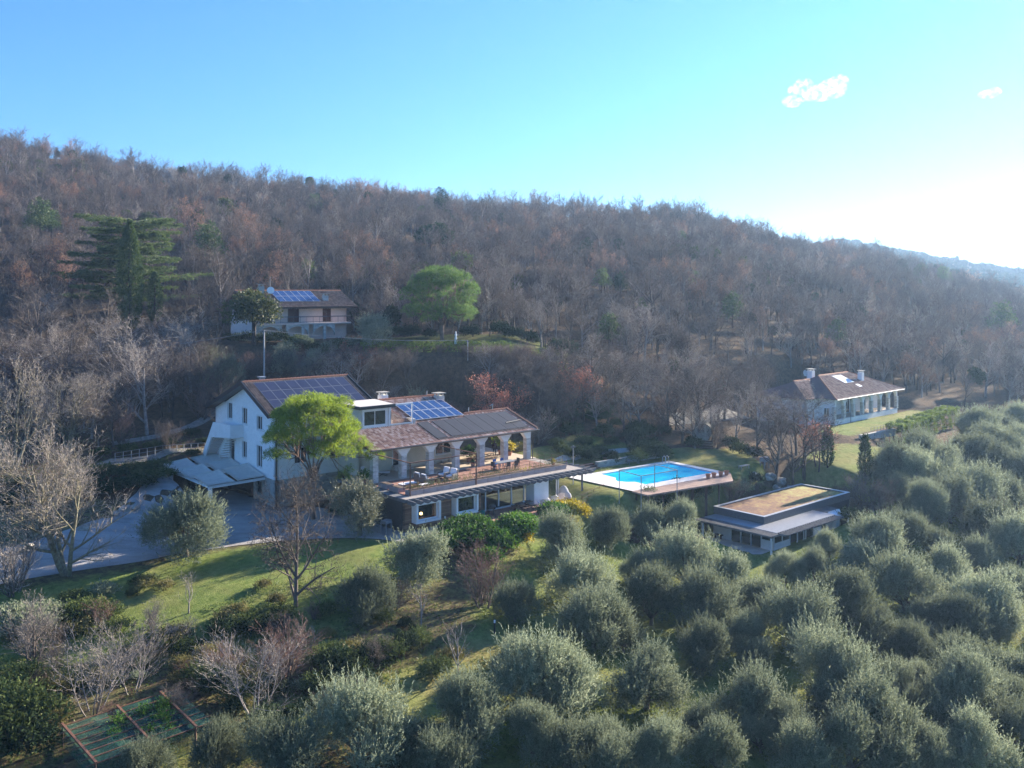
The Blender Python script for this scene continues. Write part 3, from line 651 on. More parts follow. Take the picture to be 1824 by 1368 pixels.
# roof dormer with its glazed corner
b = MB(); b.slab([(6.4,-5.4,9.98), (10.6,-5.4,9.98), (11.4,-.2,9.98), (6.4,-.2,9.98)], .3); d_ = b.build('dormer_roof', M['black'], villa)
b = MB(); b.slab([(6.55,-5.25,9.99), (10.5,-5.25,9.99), (11.2,-.35,9.99), (6.55,-.35,9.99)], .005); b.build('gravel_top', M['paving'], d_)
b = MB(); b.wall((6.8,-5,0), (1,0,0), (0,-1,0), 3.2, 9.68, [(.3,2.9,7.95,9.45)], .12, 0, z0=7.4); b.wall((6.8,-.3,0), (0,-1,0), (-1,0,0), 4.7, 9.68, [], .15, 0, z0=7.4); b.wall((10,-5,0), (0,1,0), (1,0,0), 4.7, 9.68, [(1,3.4,8.3,9.4)], .12, 0, z0=7.4)
b.build('dormer_wall', M['white'], villa)
window(villa, (6.8,-5,0), (1,0,0), (0,-1,0), .3, 2.9, 7.95, 9.45, d=.05, surround=0, glass='thinblue', bars=1, name='dormer_window')
b = MB(); b.box(6.95,9.9,-4.85,-.5,7.75,7.8); b.box(9.2,9.85,-3,-2,7.8,8.7); b.build('dormer_interior', M['cushion'], villa)
b = MB(); b.beam((10.0,-5,9.83), (12.95,-5,9.83), .14, .16); b.beam((12.9,-5,9.75), (12.9,-5,zp(-5)), .13, .13); b.beam((10.07,-5.02,9.75), (10.07,-5.02,7.6), .13, .13)
b.beam((10.0,-5.0,7.85), (12.9,-5.0,7.85), .1, .1); b.beam((12.9,-5,9.83), (12.9,-.5,9.83), .1,.1) if False else None; b.build('balcony_frame', M['white'], villa)
b = MB(); b.poly([(10.15,-5,7.9), (12.8,-5,7.9), (10.15,-5,9.3)]); b.build('balcony_glass', M['thin'], villa)
b = MB(); b.box(10.1,13.0,-5.0,-1.2,7.72,7.82); b.box(13.0,13.25,-5.1,-1,7.6,8.2); b.build('balcony_floor', M['paving'], villa)
b = MB(); b.box(10.1,10.3,-5,-.4,7.8,9.6); b.build('balcony_side_wall', M['plaster'], villa)
# lower floor under the terrace
b = MB(); b.wall((4.4,-16,0), (1,0,0), (0,-1,0), 8.9, 2.72, [(1.25,3.4,1.0,2.35), (5.7,7.7,1.0,2.35)], .25, 0, z0=-.4)
b.build('timber_wall', M['woodclad'], villa)
b = MB(); b.wall((4.38,-9,0), (0,-1,0), (-1,0,0), 7.0, 2.72, [], .25, 0, z0=-.4); b.build('dark_side_wall', M['slate'], villa)
for k, x in enumerate((5.37, 9.8)):
    b = MB(); a0, a1, z0, z1, q0, q1 = x, x+2.68-.1*k, .76, 2.58, -16.78, -16.0
    for xa, xb, za, zb in ((a0,a0+.2,z0,z1), (a1-.2,a1,z0,z1), (a0+.2,a1-.2,z0,z0+.2), (a0+.2,a1-.2,z1-.2,z1)): b.box(xa,xb,q0,q1,za,zb)
    b.box(a0+.2,a1-.2,-16.45,-16.38,z0+.2,z0+.3); b.box(a0+.2,a1-.2,-16.45,-16.38,z1-.3,z1-.2); b.box(a0+.2,a0+.3,-16.45,-16.38,z0+.3,z1-.3); b.box(a1-.3,a1-.2,-16.45,-16.38,z0+.3,z1-.3)
    bw = b.build('box_window', M['white'], villa); g = MB(); g.box(a0+.3,a1-.3,-16.42,-16.40,z0+.3,z1-.3); g.build('pane', M['thin' if k == 0 else 'glass'], bw)
    if k == 0: bw['label'] = 'box window with a lit lamp inside'
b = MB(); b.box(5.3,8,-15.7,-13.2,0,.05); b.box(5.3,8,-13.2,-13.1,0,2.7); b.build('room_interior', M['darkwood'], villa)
ic = bpy.data.meshes.new('lamp'); 
b = MB(); b.lathe([(.02,-.13),(.1,-.09),(.14,0),(.1,.09),(.02,.13)], (6.8,-15.4,1.25), 12); b.build('glowing_lamp', M['lamp'], villa, smooth=True)
# glazed part and the white pier
b = MB()
for x in (13.4, 14.75, 16.4, 18.05, 19.7): b.box(x-.06, x+.06, -14.9, -14.78, .1, 2.6)
b.box(13.4,19.7,-14.92,-14.76,2.6,2.72); b.box(15.2,19.7,-14.95,-14.76,.1,.25)
for x in (21.9,22.1,24.2,24.45): b.box(x-.07, x+.07, -14.9, -14.76, .1, 2.7)
for t in (-12.5,-10.2): b.box(24.4,24.52,t-.06,t+.06,.1,2.7)
gf = b.build('glazing_frame', M['white'], villa)
b = MB(); b.box(13.46,19.64,-14.86,-14.84,.25,2.6); b.box(21.95,24.38,-14.86,-14.84,.1,2.6); b.box(24.45,24.47,-14.7,-9.5,.1,2.6); b.build('pane', M['thin'], gf)
b = MB(); b.box(19.9,21.85,-16.2,-14.9,.1,2.72); b.build('white_pier', M['plaster'], villa)
b = MB(); b.box(26.45,26.6,-16.35,-16.2,.1,2.7); b.box(21.95,22.07,-16.3,-16.18,.1,2.7) if False else None; b.box(26.4,26.52,-9.4,-9.25,.1,2.7); b.build('terrace_post', M['rafter'], villa)
b = MB(); b.box(13.3,24.4,-14.7,-9.3,.02,.1); b.build('inner_floor', M['floor'], villa)
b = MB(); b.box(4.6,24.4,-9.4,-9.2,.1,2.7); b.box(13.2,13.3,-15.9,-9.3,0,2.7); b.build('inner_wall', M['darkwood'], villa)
b = MB(); b.box(4.4,26.6,-16.4,-4.3,2.72,2.98); b.box(19.6,27.0,-4.3,.5,2.6,2.98); sl_ = b.build('terrace_slab', M['rafter'], villa)
b = MB(); b.box(4.45,26.6,-16.38,-15.2,2.98,3.02); b.box(25.3,26.6,-15.2,-9,2.98,3.02); b.build('gravel_edge', M['gravelroof'], villa)
b = MB(); b.box(5.5,25.3,-15.2,-8.78,2.98,3.03); b.build('terrace_decking', M['deck'], villa)
b = MB(); b.box(5.3,26.8,-8.78,-4.3,2.98,3.06); b.box(20,26.8,-4.3,.4,2.98,3.06); b.build('portico_floor', M['floor'], villa)
for i in range(29):
    x = 4.6+i*.79; b = MB(); b.extr([(x,-16.4,2.97), (x,-17.7,2.97), (x,-17.7,2.82), (x,-17.35,2.6), (x,-16.4,2.6)], (.11,0,0)); b.build('rafter_end', M['rafter'], villa)
for i in range(9):
    t = -16.9+i*.85; b = MB(); b.extr([(26.6,t,2.97), (28.0,t,2.97), (28.0,t,2.82), (27.7,t,2.6), (26.6,t,2.6)], (0,.11,0)); b.build('rafter_end', M['rafter'], villa)
# decks and paved ground around the lower floor
b = MB(); q = [H(12.8,-18.4), H(19.5,-19.3), H(24,-18.9), H(29.5,-16.8), H(30,-14), H(25.5,-14.6), H(12.8,-14.9)]
b.extr([V(p.x,p.y,.02) for p in q], (0,0,.1)); tag(b.build('lower_deck', M['deck']), kind='structure')
b = MB(); q = [H(25.6,-14.5), H(29.8,-14), H(29.6,-11), H(27.5,-9.5), H(25.6,-9.5)]; b.extr([V(p.x,p.y,.0) for p in q], (0,0,.07)); tag(b.build('paved_patio', M['paving']), kind='structure')
# ---- shade-cloth carport ---------------------------------------------------
cp = empty('carport', HO, YH, 'open carport of six grey shade sails beside the white villa', 'carport')
for x, y in ((-5.7,2.2), (-5.7,12.6)):
    b = MB(); b.box(x-.16,x+.16,y-.16,y+.16,-.1,2.35); b.build('post', M['white'], cp)
for p, q in (((-5.9,2.2,2.5), (-.02,2.2,2.62)), ((-5.7,2.05,2.5), (-5.7,14.6,2.55)), ((-5.8,8.3,2.5), (-.02,8.3,2.65)), ((-5.7,14.4,2.5), (-1.5,14.4,2.65))):
    b = MB(); b.beam(p, q, .16, .26); b.build('beam', M['white'], cp)
for i in range(3):
    for j in range(2):
        y0, y1 = 1.9+i*4.25, 1.9+(i+1)*4.25-.08; x0_, x1_ = (-6.1, -3.25) if j == 0 else (-3.05, -.15)
        zc = [2.75, 3.05, 3.35, 2.8] if j == 0 else [2.85, 3.35, 3.65, 2.95]
        g = 7; vv, ff = [], []
        for a_ in range(g):
            for b_ in range(g):
                u_, v_ = a_/(g-1), b_/(g-1)
                pin = .07*(math.sin(math.pi*v_))*(1 if u_ < .5 else -1)*abs(2*u_-1); piv = .08*math.sin(math.pi*u_)*(1 if v_ < .5 else -1)*abs(2*v_-1)
                z = (zc[0]*(1-u_)*(1-v_)+zc[3]*u_*(1-v_)+zc[2]*u_*v_+zc[1]*(1-u_)*v_)-.16*math.sin(math.pi*u_)*math.sin(math.pi*v_)+(.22 if i == 1 else 0)*0
                vv.append((x0_+(x1_-x0_)*u_+pin, y0+(y1-y0)*v_+piv, z)); 
        ff = [(a_*g+b_, a_*g+b_+1, (a_+1)*g+b_+1, (a_+1)*g+b_) for a_ in range(g-1) for b_ in range(g-1)]
        vv2 = [(x, y, z-.03) for x, y, z in vv]; m_ = len(vv)
        edge = [a_*g for a_ in range(g)]+[(g-1)*g+b_ for b_ in range(1,g)]+[a_*g+g-1 for a_ in range(g-2,-1,-1)]+[b_ for b_ in range(g-2,0,-1)]
        fs_ = ff+[tuple(k+m_ for k in f[::-1]) for f in ff]+[(edge[k], edge[k-1], edge[k-1]+m_, edge[k]+m_) for k in range(len(edge))]
        me = bpy.data.meshes.new('shade_sail'); me.from_pydata(vv+vv2, [], fs_); me.materials.append(M['sail']); me.polygons.foreach_set('use_smooth', [True]*len(fs_)); obj('shade_sail', me, cp)
# ---- garden house with the sedum roof --------------------------------------
gh = empty('garden_house', QO, YQ, 'low modern garden house with a red and yellow planted roof among the olive trees', 'house')
LX, LY, ZF = 17.2, 6.2, -2.95
b = MB(); b.box(0,LX,0,.28,-.75,0); b.box(0,LX,LY-.28,LY,-.75,0); b.box(0,.28,.28,LY-.28,-.75,0); b.box(LX-.28,LX,.28,LY-.28,-.75,0); b.box(.28,LX-.28,.28,LY-.28,-.75,-.2)
pa = b.build('roof_parapet', M['darkgrey'], gh)
b = MB(); b.box(-.03,LX+.03,-.03,.31,0,.035); b.box(-.03,LX+.03,LY-.31,LY+.03,0,.035); b.box(-.03,.31,.31,LY-.31,0,.035); b.box(LX-.31,LX+.03,.31,LY-.31,0,.035); b.build('metal_capping', M['alu'], pa)
b = MB(); b.box(.28,LX-.28,.28,LY-.28,-.2,-.1)
me = b.build('planted_roof', M['sedum'], gh)
b = MB(); b.box(-1.9,9.2,-2.6,-.002,-.95,-.75); b.box(-1.9,-.002,-.002,LY-.2,-.95,-.75); b.build('lower_roof', M['greymetal'], gh)
for i in range(27):
    x = -1.7+i*.41; b = MB(); b.extr([(x,-2.6,-.77), (x,-3.7,-.77), (x,-3.7,-.86), (x,-3.4,-1.0), (x,-2.6,-1.0)], (.09,0,0)); b.build('rafter_end', M['rafter'], gh)
for i in range(5):
    b = MB(); x = -2.05-i*.28; b.box(x-.1, x, -2.9, LY, -1.0, -.8); b.build('roof_slat', M['rafter'], gh)
b = MB(); b.box(9.2,LX-.05,.05,LY-.05,ZF,-.75); b.box(9.2,12.2,-1.4,.05,ZF,-.75); b.build('dark_wall', M['slate'], gh)
b = MB(); b.box(-.9,1.7,3.2,5.0,ZF,-.95) if False else None
b.wall((-.9,5.6,0), (0,-1,0), (-1,0,0), 2.2, -.95, [], .2, 0, z0=ZF); b.box(-.9,9.2,5.4,5.6,ZF,-.95)
b.box(-.9,-.7,-1.6,-.2,ZF,ZF+.95); b.box(-.9,2.0,-1.7,-1.5,ZF,ZF+.75); b.box(6.5,8.0,-1.7,-1.3,ZF,ZF+1.0); b.build('white_wall', M['plaster'], gh)
b = MB()
for y in (3.4, 2.2, 1.0, -.2, -1.6): b.box(-.9,-.78,y-.06,y+.06,ZF,-.95)
for x in (.6,2.0,3.4,4.6,5.0,6.5,8.0,9.1): b.box(x-.06,x+.06,-1.7,-1.58,ZF,-.95)
b.box(-.9,9.1,-1.7,-1.58,-1.05,-.95); b.box(-.9,-.78,-1.6,3.4,-1.05,-.95)
gf = b.build('glazing_frame', M['white'], gh)
b = MB(); b.box(-.86,-.84,-1.55,-.2,ZF+.95,-1.05); b.box(-.8,9.1,-1.65,-1.63,ZF+.3,-1.05); b.build('pane', M['thin'], gf)
b = MB(); b.box(-.86,-.84,-.1,3.35,ZF+.05,-1.05); b.build('dark_pane', M['glass'], gf)
b = MB(); b.box(-1,9.2,-1.6,5.4,ZF-.15,ZF+.02); b.build('floor', M['floor'], gh)
b = MB(); b.box(-3.6,-1,-3.6,6,ZF-.3,ZF+.05); b.box(-1,9.6,-3.4,-1.7,ZF-.3,ZF+.05); b.build('terrace', M['paving'], gh)
b = MB(); b.box(-2.95,-2.8,-2.7,-2.55,ZF-.3,ZF+2.0); b.box(-3.1,-2.95,5.3,5.45,ZF-.3,-.95); b.build('white_post', M['white'], gh)
b = MB(); bx0, bx1, by0, by1, z0, z1 = 9.6, 12.3, -2.6, -1.4, -2.9, -1.05
b.hexa([(bx0+.2,by0+.25,z0),(bx1-.0,by0+.25,z0),(bx1,by1,z0),(bx0,by1,z0),(bx0,by0,z1),(bx1,by0,z1),(bx1,by1,z1+.15),(bx0,by1,z1+.15)])
b.box(bx0+.2,bx1-.2,by1-.1,by1+.4,z1+.1,z1+.25)
bw = b.build('box_window', M['white'], gh)
g = MB(); g.extr([(bx0+.75,by0+.1,z0+.5), (bx1-.55,by0+.1,z0+.5), (bx1-.45,by0+.02,z1-.35), (bx0+.65,by0+.02,z1-.35)], (0,-.05,0)); g.build('pane', M['glass'], bw)
b = MB(); b.box(-1.05,-.92,4.3,5.3,ZF+.4,ZF+.47); b.box(-1.35,-1.05,4.3,5.3,ZF+.38,ZF+.44); b.box(-1.3,-1.1,4.4,4.48,ZF,ZF+.38); b.box(-1.3,-1.1,5.1,5.18,ZF,ZF+.38)
bn = empty('bench', (0,0,0)); bn.location = gh.matrix_basis @ V(0,0,0); bn.rotation_euler = (0,0,YQ); bn.location = QO; tag(bn, 'small dark bench against the white wall of the garden house', 'bench'); b.build('seat', M['darkwood'], bn)
# ---- right-hand house with the arcade ---------------------------------------
rh = empty('arcade_house', RO, YR, 'white single-storey house with a long arched veranda and brown hipped roof', 'house')
LW = 20.8; zc = 3.9
b = MB()
ncol = 8; step = LW/7
b.box(-.0,LW,-.2,.2,-.6,.75)
b.build('plinth_wall', M['plaster'], rh)
for i in range(ncol):
    x = i*step; b = MB(); b.box(x-.28,x+.28,-.24,.24,.75,2.7); b.build('stone_pillar', M['stonepier'], rh)
b = MB()
for i in range(7):
    x0_, x1_ = i*step+.28, (i+1)*step-.28; xm = (x0_+x1_)/2; rr = (x1_-x0_)/2; n_ = 10
    pts = [(x0_-.28,-.2,zc), (x0_-.28,-.2,2.7), (x0_,-.2,2.7)]+[(xm-rr*math.cos(math.pi*k/n_), -.2, 2.7+.95*math.sin(math.pi*k/n_)) for k in range(1, n_)]+[(x1_,-.2,2.7), (x1_+.28,-.2,2.7), (x1_+.28,-.2,zc)]
    for k in range(1, len(pts)-2):   # strips between arch curve and the top
        p, q = pts[k], pts[k+1]
        if abs(p[0]-q[0]) < 1e-6: continue
        b.hexa([(p[0],-.2,p[2]), (q[0],-.2,q[2]), (q[0],.2,q[2]), (p[0],.2,p[2]), (p[0],-.2,zc), (q[0],-.2,zc), (q[0],.2,zc), (p[0],.2,zc)])
b.build('arcade', M['plaster'], rh)
b = MB(); b.wall((-3.5,2.6,0), (1,0,0), (0,-1,0), LW+3.5, zc, [], .3, 0, z0=-.6); b.wall((-3.5,11,0), (0,-1,0), (-1,0,0), 8.4, zc, [], .3, 0, z0=-.6); b.wall((LW,2.6,0), (0,1,0), (1,0,0), 8.4, zc, [], .3, 0, z0=-.6)
b.wall((0,2.6,0), (0,-1,0), (-1,0,0), 2.5, zc, [], .3, 0, z0=-.6); b.build('wall', M['whitewall'], rh)
for x in (2.4, 8.5, 14.0): 
    window(rh, (0,2.58,0), (1,0,0), (0,-1,0), x, x+1.3, .8, 3.0, d=-.03, surround=0, frame='white')
for y in (1.0,): window(rh, (-.02,2.6,0), (0,-1,0), (-1,0,0), y, y+.9, 1.2, 2.5, d=-.03, surround=0)
b = MB(); b.box(0,LW,.2,2.6,.55,.75); b.build('veranda_floor', M['floor'], rh)
ex0, ex1, ey0, ey1, ez, rz_ = -.9, LW+.9, -.9, 12.0, zc, 6.6
ym = (ey0+ey1)/2; rx0, rx1 = 5.6, LW+.9-6.45
b = MB(); b.poly([(ex0,ey0,ez), (ex1,ey0,ez), (rx1,ym,rz_), (rx0,ym,rz_)]); b.poly([(ex1,ey0,ez), (ex1,ey1,ez), (rx1,ym,rz_)]); b.poly([(ex1,ey1,ez), (ex0,ey1,ez), (rx0,ym,rz_), (rx1,ym,rz_)]); b.poly([(ex0,ey1,ez), (ex0,ey0,ez), (rx0,ym,rz_)]); b.poly([(ex0,ey0,ez-.02), (ex0,ey1,ez-.02), (ex1,ey1,ez-.02), (ex1,ey0,ez-.02)])
wx0, wx1, wy0, wy1 = -4.3, 4.0, 2.0, 11.8
b.poly([(wx0,wy0,ez), (wx1,wy0,ez), (wx1,6.2,ez+2.2), (wx0+3.5,6.2,ez+2.2)]); b.poly([(wx1,wy1,ez), (wx0,wy1,ez), (wx0+3.5,6.2,ez+2.2), (wx1,6.2,ez+2.2)]); b.poly([(wx0,wy1,ez), (wx0,wy0,ez), (wx0+3.5,6.2,ez+2.2)])
rr_ = b.build('roof', M['tilebrown'], rh)
sl2 = (rz_-ez)/(ym-ey0)
hipclip = lambda c: ((c[:,0]-ex0)*(ym-ey0) >= (c[:,1]-ey0)*(rx0-ex0)) & ((ex1-c[:,0])*(ym-ey0) >= (c[:,1]-ey0)*(ex1-rx1))
tile_mesh('roof_tiles', [tiles((ex0,ey0,ez+.03), (ex1-ex0,0,0), (0,ym-ey0,rz_-ez), pitch=.3, clip=hipclip),
   tiles((wx0,wy0,ez+.03), (wx1-wx0,0,0), (0,6.2-wy0,2.2), pitch=.3, clip=lambda c: ((c[:,0]-wx0)*(6.2-wy0) >= (c[:,1]-wy0)*3.5) & (c[:,0] < 3.2))], M['tilebrown'], rr_)
b = MB()
for p, q in (((ex0,ey0,ez+.06), (rx0,ym,rz_+.06)), ((rx0,ym,rz_+.06), (rx1,ym,rz_+.06)), ((rx1,ym,rz_+.06), (ex1,ey0,ez+.06)), ((wx0+3.5,6.2,ez+2.26), (4,6.2,ez+2.26))): b.tube([p, q], .13, 6)
b.build('ridge_tiles', M['terracotta'], rr_)
b = MB(); b.tube([(ex0,ey0-.08,ez-.02), (ex1,ey0-.08,ez-.02)], .08, 6); b.tube([(4.6,-.9,ez-.1), (4.6,-.3,ez-.4), (4.6,-.3,0)], .05, 6); b.build('gutter', M['greymetal'], rh)
rp = lambda x, y, h=0: V(x, y, ez+(y-ey0)*sl2+h)
b = MB(); b.slab([rp(8.6,2.6,.14), rp(11.6,2.6,.14), rp(11.6,4.9,.14), rp(8.6,4.9,.14)], .1); b.slab([rp(10.6,1.2,.12), rp(11.6,1.2,.12), rp(11.6,2.0,.12), rp(10.6,2.0,.12)], .08); b.build('skylight', M['alu'], rh)
chimney(rh, 14.6, 3.0, ez+1.0, 7.1, .8, .7); chimney(rh, 6.3, 7.2, ez+2, 7.6, .9, .9)
b = MB(); b.lathe([(.02,0),(.3,.05),(.5,.16)], (0,0,0), 14)
ds = b.build('satellite_dish', M['greymetal'], rh, (2.2,6.0,7.2)); ds.rotation_euler = (R(80),0,R(-10))
b = MB(); b.tube([(2.2,6.1,5.9), (2.2,6.1,7.3)], .035, 6); b.build('dish_mast', M['greymetal'], rh)
# ---- upper pink house --------------------------------------------------------
lh = empty('upper_house', LO, YL, 'pale pink two-storey house with brown shutters and a balcony on the hillside', 'house')
LX2, LY2, F1 = 15.0, 9.0, 2.5
b = MB(); top = lambda x: 5.0+ (2.3*x/5 if x < 5 else 2.3-(x-5)*2.3/4.0)*1.0
b.wall((0,0,0), (1,0,0), (0,-1,0), LX2, 5.1, [(1.0,2.9,F1+.02,F1+2.3), (5.4,7.2,F1+.02,F1+2.3), (11.0,12.4,F1+.02,F1+2.3)], .3, 0, z0=-1)
b.wall((0,LY2,0), (0,-1,0), (-1,0,0), LY2, lambda x: 5.05+1.75*(1-abs(x-4.5)/4.5), [(4.0,5.0,3.4,4.6)], .3, 0, [4.5], z0=-1)
b.wall((LX2,0,0), (0,1,0), (1,0,0), LY2, lambda x: 5.05+1.75*(1-abs(x-4.5)/4.5), [], .3, 0, [4.5], z0=-1); b.wall((LX2,LY2,0), (-1,0,0), (0,1,0), LX2, 5.1, [], .3, 0, z0=-1)
b.build('wall', M['pink'], lh)
for x0_, x1_ in ((1.0,2.9), (5.4,7.2), (11.0,12.4)):
    b = MB(); 
    for k in range(2): b.box(x0_+(x1_-x0_)*k/2+.02, x0_+(x1_-x0_)*(k+1)/2-.02, .05, .11, F1+.05, F1+2.28)
    for z in range(9):
        b.box(x0_+.08, x1_-.08, .03, .05, F1+.2+z*.23, F1+.26+z*.23)
    b.build('shutter', M['shutter'], lh)
b = MB(); b.box(-.4,LX2,-1.5,-.002,F1-.22,F1); b.build('balcony', M['pink'], lh)
b = MB(); b.tube([(-.4,-1.45,F1+.95), (LX2,-1.45,F1+.95)], .045, 6); b.tube([(-.4,-1.45,F1+.85), (LX2,-1.45,F1+.85)], .03, 6); b.tube([(-.4,-1.45,F1+.12), (LX2,-1.45,F1+.12)], .025, 6)
for i in range(15): b.tube([(-.4+i*1.02,-1.45,F1), (-.4+i*1.02,-1.45,F1+.95)], .02, 5)
for i in range(90): b.tube([(-.4+i*.16,-1.45,F1+.1), (-.4+i*.16,-1.45,F1+.85)], .008, 3, cap=False)
b.build('balcony_railing', M['darkgrey'], lh)
b = MB()
for x in (.0,3.5,7.0,10.5): b.box(x,x+.4,-1.4,-1.1,-1,F1-.22)
n_ = 12
for i in range(3):
    xm = 2.0+i*4.3; 
    for k in range(n_):
        a0, a1 = math.pi*k/n_, math.pi*(k+1)/n_; p = (xm-1.75*math.cos(a0), .6+1.4*math.sin(a0)); q = (xm-1.75*math.cos(a1), .6+1.4*math.sin(a1))
        b.hexa([(p[0],-1.4,p[1]),(q[0],-1.4,q[1]),(q[0],-1.15,q[1]),(p[0],-1.15,p[1]),(p[0],-1.4,F1-.22),(q[0],-1.4,F1-.22),(q[0],-1.15,F1-.22),(p[0],-1.15,F1-.22)])
b.build('balcony_arches', M['stonepier'], lh)
def aw(x0_, x1_): 
    b = MB(); b.slab([(x0_,-.9,F1+2.35), (x1_,-.9,F1+2.35), (x1_,-.05,F1+2.6), (x0_,-.05,F1+2.6)], .03); b.box(x0_,x1_,-.92,-.9,F1+2.08,F1+2.36); b.build('awning', M['awning'], lh)
aw(.7,8.2); aw(10.4,13.6)
er = .9; b = MB(); zr = 7.25
sl3 = (zr-5.0)/(4.5+er)
b.slab([(-1,-er-.4,4.85), (LX2+1.2,-er-.4,4.85), (LX2+1.2,4.5,zr), (-1,4.5,zr)], .16); b.slab([(-1,4.502,zr), (LX2+1.2,4.502,zr), (LX2+1.2,9.9,4.95), (-1,9.9,4.95)], .16); b.box(-1.02,LX2+1.22,-er-.5,-er-.38,4.62,4.82)
r3 = b.build('roof', M['darkwood'], lh)
tile_mesh('roof_tiles', [tiles((-1,-er-.4,4.88), (LX2+2.2,0,0), (0,4.9+er,zr-4.85), pitch=.3), tiles((LX2+1.2,9.9,4.98), (-LX2-2.2,0,0), (0,-5.4,zr-4.95), pitch=.3)], M['tiledark'], r3)
b = MB(); b.tube([(-1,4.5,zr+.08), (LX2+1.2,4.5,zr+.08)], .13, 6); b.build('ridge_tiles', M['terracotta'], r3)
us = V(0, 4.9+er, zr-4.85)
pv(lh, V(4.2,-er-.4,4.87)+us*.28, V(6.6,0,0), us*.66, 6, 2, 'pv', lift=.16)
chimney(lh, 2.6, 3.4, 6.3, 8.3, .8, .7, 'stone'); chimney(lh, 11.9, 1.0, 5.4, 6.9, .8, .6, 'stonepier')
b = MB(); b.lathe([(.02,0),(.35,.05),(.55,.18)], (0,0,0), 14); ds = b.build('satellite_dish', M['white'], lh, (3.9,2.9,7.3)); ds.rotation_euler = (R(75),0,R(-20))
b = MB(); b.tube([(3.9,3.1,6.4), (3.9,3.1,9.3)], .035, 6); b.beam((3.9,3.1,9.2), (5.3,3.1,9.2), .03); [b.beam((4.1+k*.22,2.8,9.2), (4.1+k*.22,3.4,9.2), .02) for k in range(6)]; b.build('aerial', M['greymetal'], lh)
# ---- pool --------------------------------------------------------------------
def pl(a, b_, z=0): return PO+V(math.cos(YP)*a-math.sin(YP)*b_, math.sin(YP)*a+math.cos(YP)*b_, z)
pool = empty('swimming_pool', PO, YP, 'bright blue rectangular swimming pool with a rounded step corner', 'pool')
wx = [(2.0,1.4), (13.0,1.3), (13.1,8.4), (1.9,8.4), (1.8,5.8), (1.2,5.3), (.75,4.4), (1.2,3.5), (1.95,3.0)]
wat = [(wx[i][0], wx[i][1]) for i in range(len(wx))]
b = MB(); b.poly([(x, y, -.09) for x, y in wat]); b.build('pool_water', M['water'], pool)
b = MB()
for i in range(len(wat)):
    p, q = wat[i], wat[(i+1) % len(wat)]; b.poly([(p[0],p[1],-.5), (q[0],q[1],-.5), (q[0],q[1],.05), (p[0],p[1],.05)])
b.build('pool_edge', M['steel'] if False else M['coping'], pool)
vv, e, ff, *_ = delaunay_2d_cdt([Vector(p) for p in ((-1.4,-.1),(13.9,-.1),(13.9,9.3),(-2.2,9.3))]+[Vector(p) for p in wat], [(0,1),(1,2),(2,3),(3,0)]+[(4+i, 4+(i+1) % len(wat)) for i in range(len(wat))], [], 1, 1e-5)
ff = [f for f in ff if not inpoly(np.array([sum(vv[i][0] for i in f)/3]), np.array([sum(vv[i][1] for i in f)/3]), wat)[0]]
me = bpy.data.meshes.new('pool_coping'); me.from_pydata([(p[0], p[1], .05) for p in vv], [], [tuple(f) for f in ff]); me.materials.append(M['coping']); obj('coping', me, pool)
b = MB(); b.extr([V(-1.5,-.1,-.12), V(-1.5,-2.3,-.12), V(10.8,-3.0,-.12), V(13.9,-.1,-.12)], (0,0,.16)); dk = b.build('timber_platform', M['deckp']); dk.location = PO; dk.rotation_euler = (0,0,YP); tag(dk, kind='structure')
b = MB()
for i in range(6):
    for y in (-2.1,-.4):
        x = -1.2+i*2.15; p = pl(x, y); b.box(x-.06,x+.06,y-.06,y+.06,gzf(p.x,p.y)-PO.z-.3,-.12)
dp = b.build('platform_supports', M['darkwood']); dp.location = PO; dp.rotation_euler = (0,0,YP); tag(dp, kind='structure')
# ------------------------------------------------------------------ vegetation
def seg_tubes(P0, P1, R0, R1, k):
    P0, P1 = np.array(P0, float), np.array(P1, float); R0, R1 = np.array(R0)[:,None,None], np.array(R1)[:,None,None]
    d = P1-P0; d /= np.maximum(np.linalg.norm(d, axis=1, keepdims=True), 1e-6)
    ref = np.where(np.abs(d[:,2:3]) < .9, np.array([[0,0,1.]]), np.array([[1.,0,0]]))
    a = np.cross(d, ref); a /= np.linalg.norm(a, axis=1, keepdims=True); b = np.cross(d, a)
    th = np.arange(k)*2*math.pi/k; ring = a[:,None,:]*np.cos(th)[None,:,None]+b[:,None,:]*np.sin(th)[None,:,None]
    v = np.stack([P0[:,None,:]+ring*R0, (P1+d*0.3*R1[:,:,0])[:,None,:]+ring*R1], 1).reshape(-1, 3)
    n = len(P0); base = (np.arange(n)*2*k)[:,None]; j = np.arange(k); j2 = (j+1) % k
    f = np.stack([base+j, base+j2, base+k+j2, base+k+j], -1).reshape(-1, 4)
    return v, f
def seg_ribbons(P0, P1, R0, rg):
    P0, P1 = np.array(P0, float), np.array(P1, float); d = P1-P0
    r = rg.randn(len(P0), 3); s = np.cross(d, r); s /= np.maximum(np.linalg.norm(s, axis=1, keepdims=True), 1e-6)
    R = np.array(R0)[:,None]; v = np.stack([P0-s*R, P0+s*R, P1], 1).reshape(-1, 3)
    return v, np.arange(len(v)).reshape(-1, 3)
def leafcards(pos, dirs, L, Wd, rg):
    """diamond leaves: pos (N,3), dirs unit (N,3)"""
    n = len(pos); L = np.asarray(L)*np.ones(n); Wd = np.asarray(Wd)*np.ones(n)
    r = rg.randn(n, 3); s = np.cross(dirs, r); s /= np.maximum(np.linalg.norm(s, axis=1, keepdims=True), 1e-6)
    m = pos+dirs*(L*.5)[:,None]
    v = np.stack([pos, m+s*(Wd/2)[:,None], pos+dirs*L[:,None], m-s*(Wd/2)[:,None]], 1).reshape(-1, 3)
    return v, np.arange(len(v)).reshape(-1, 4)
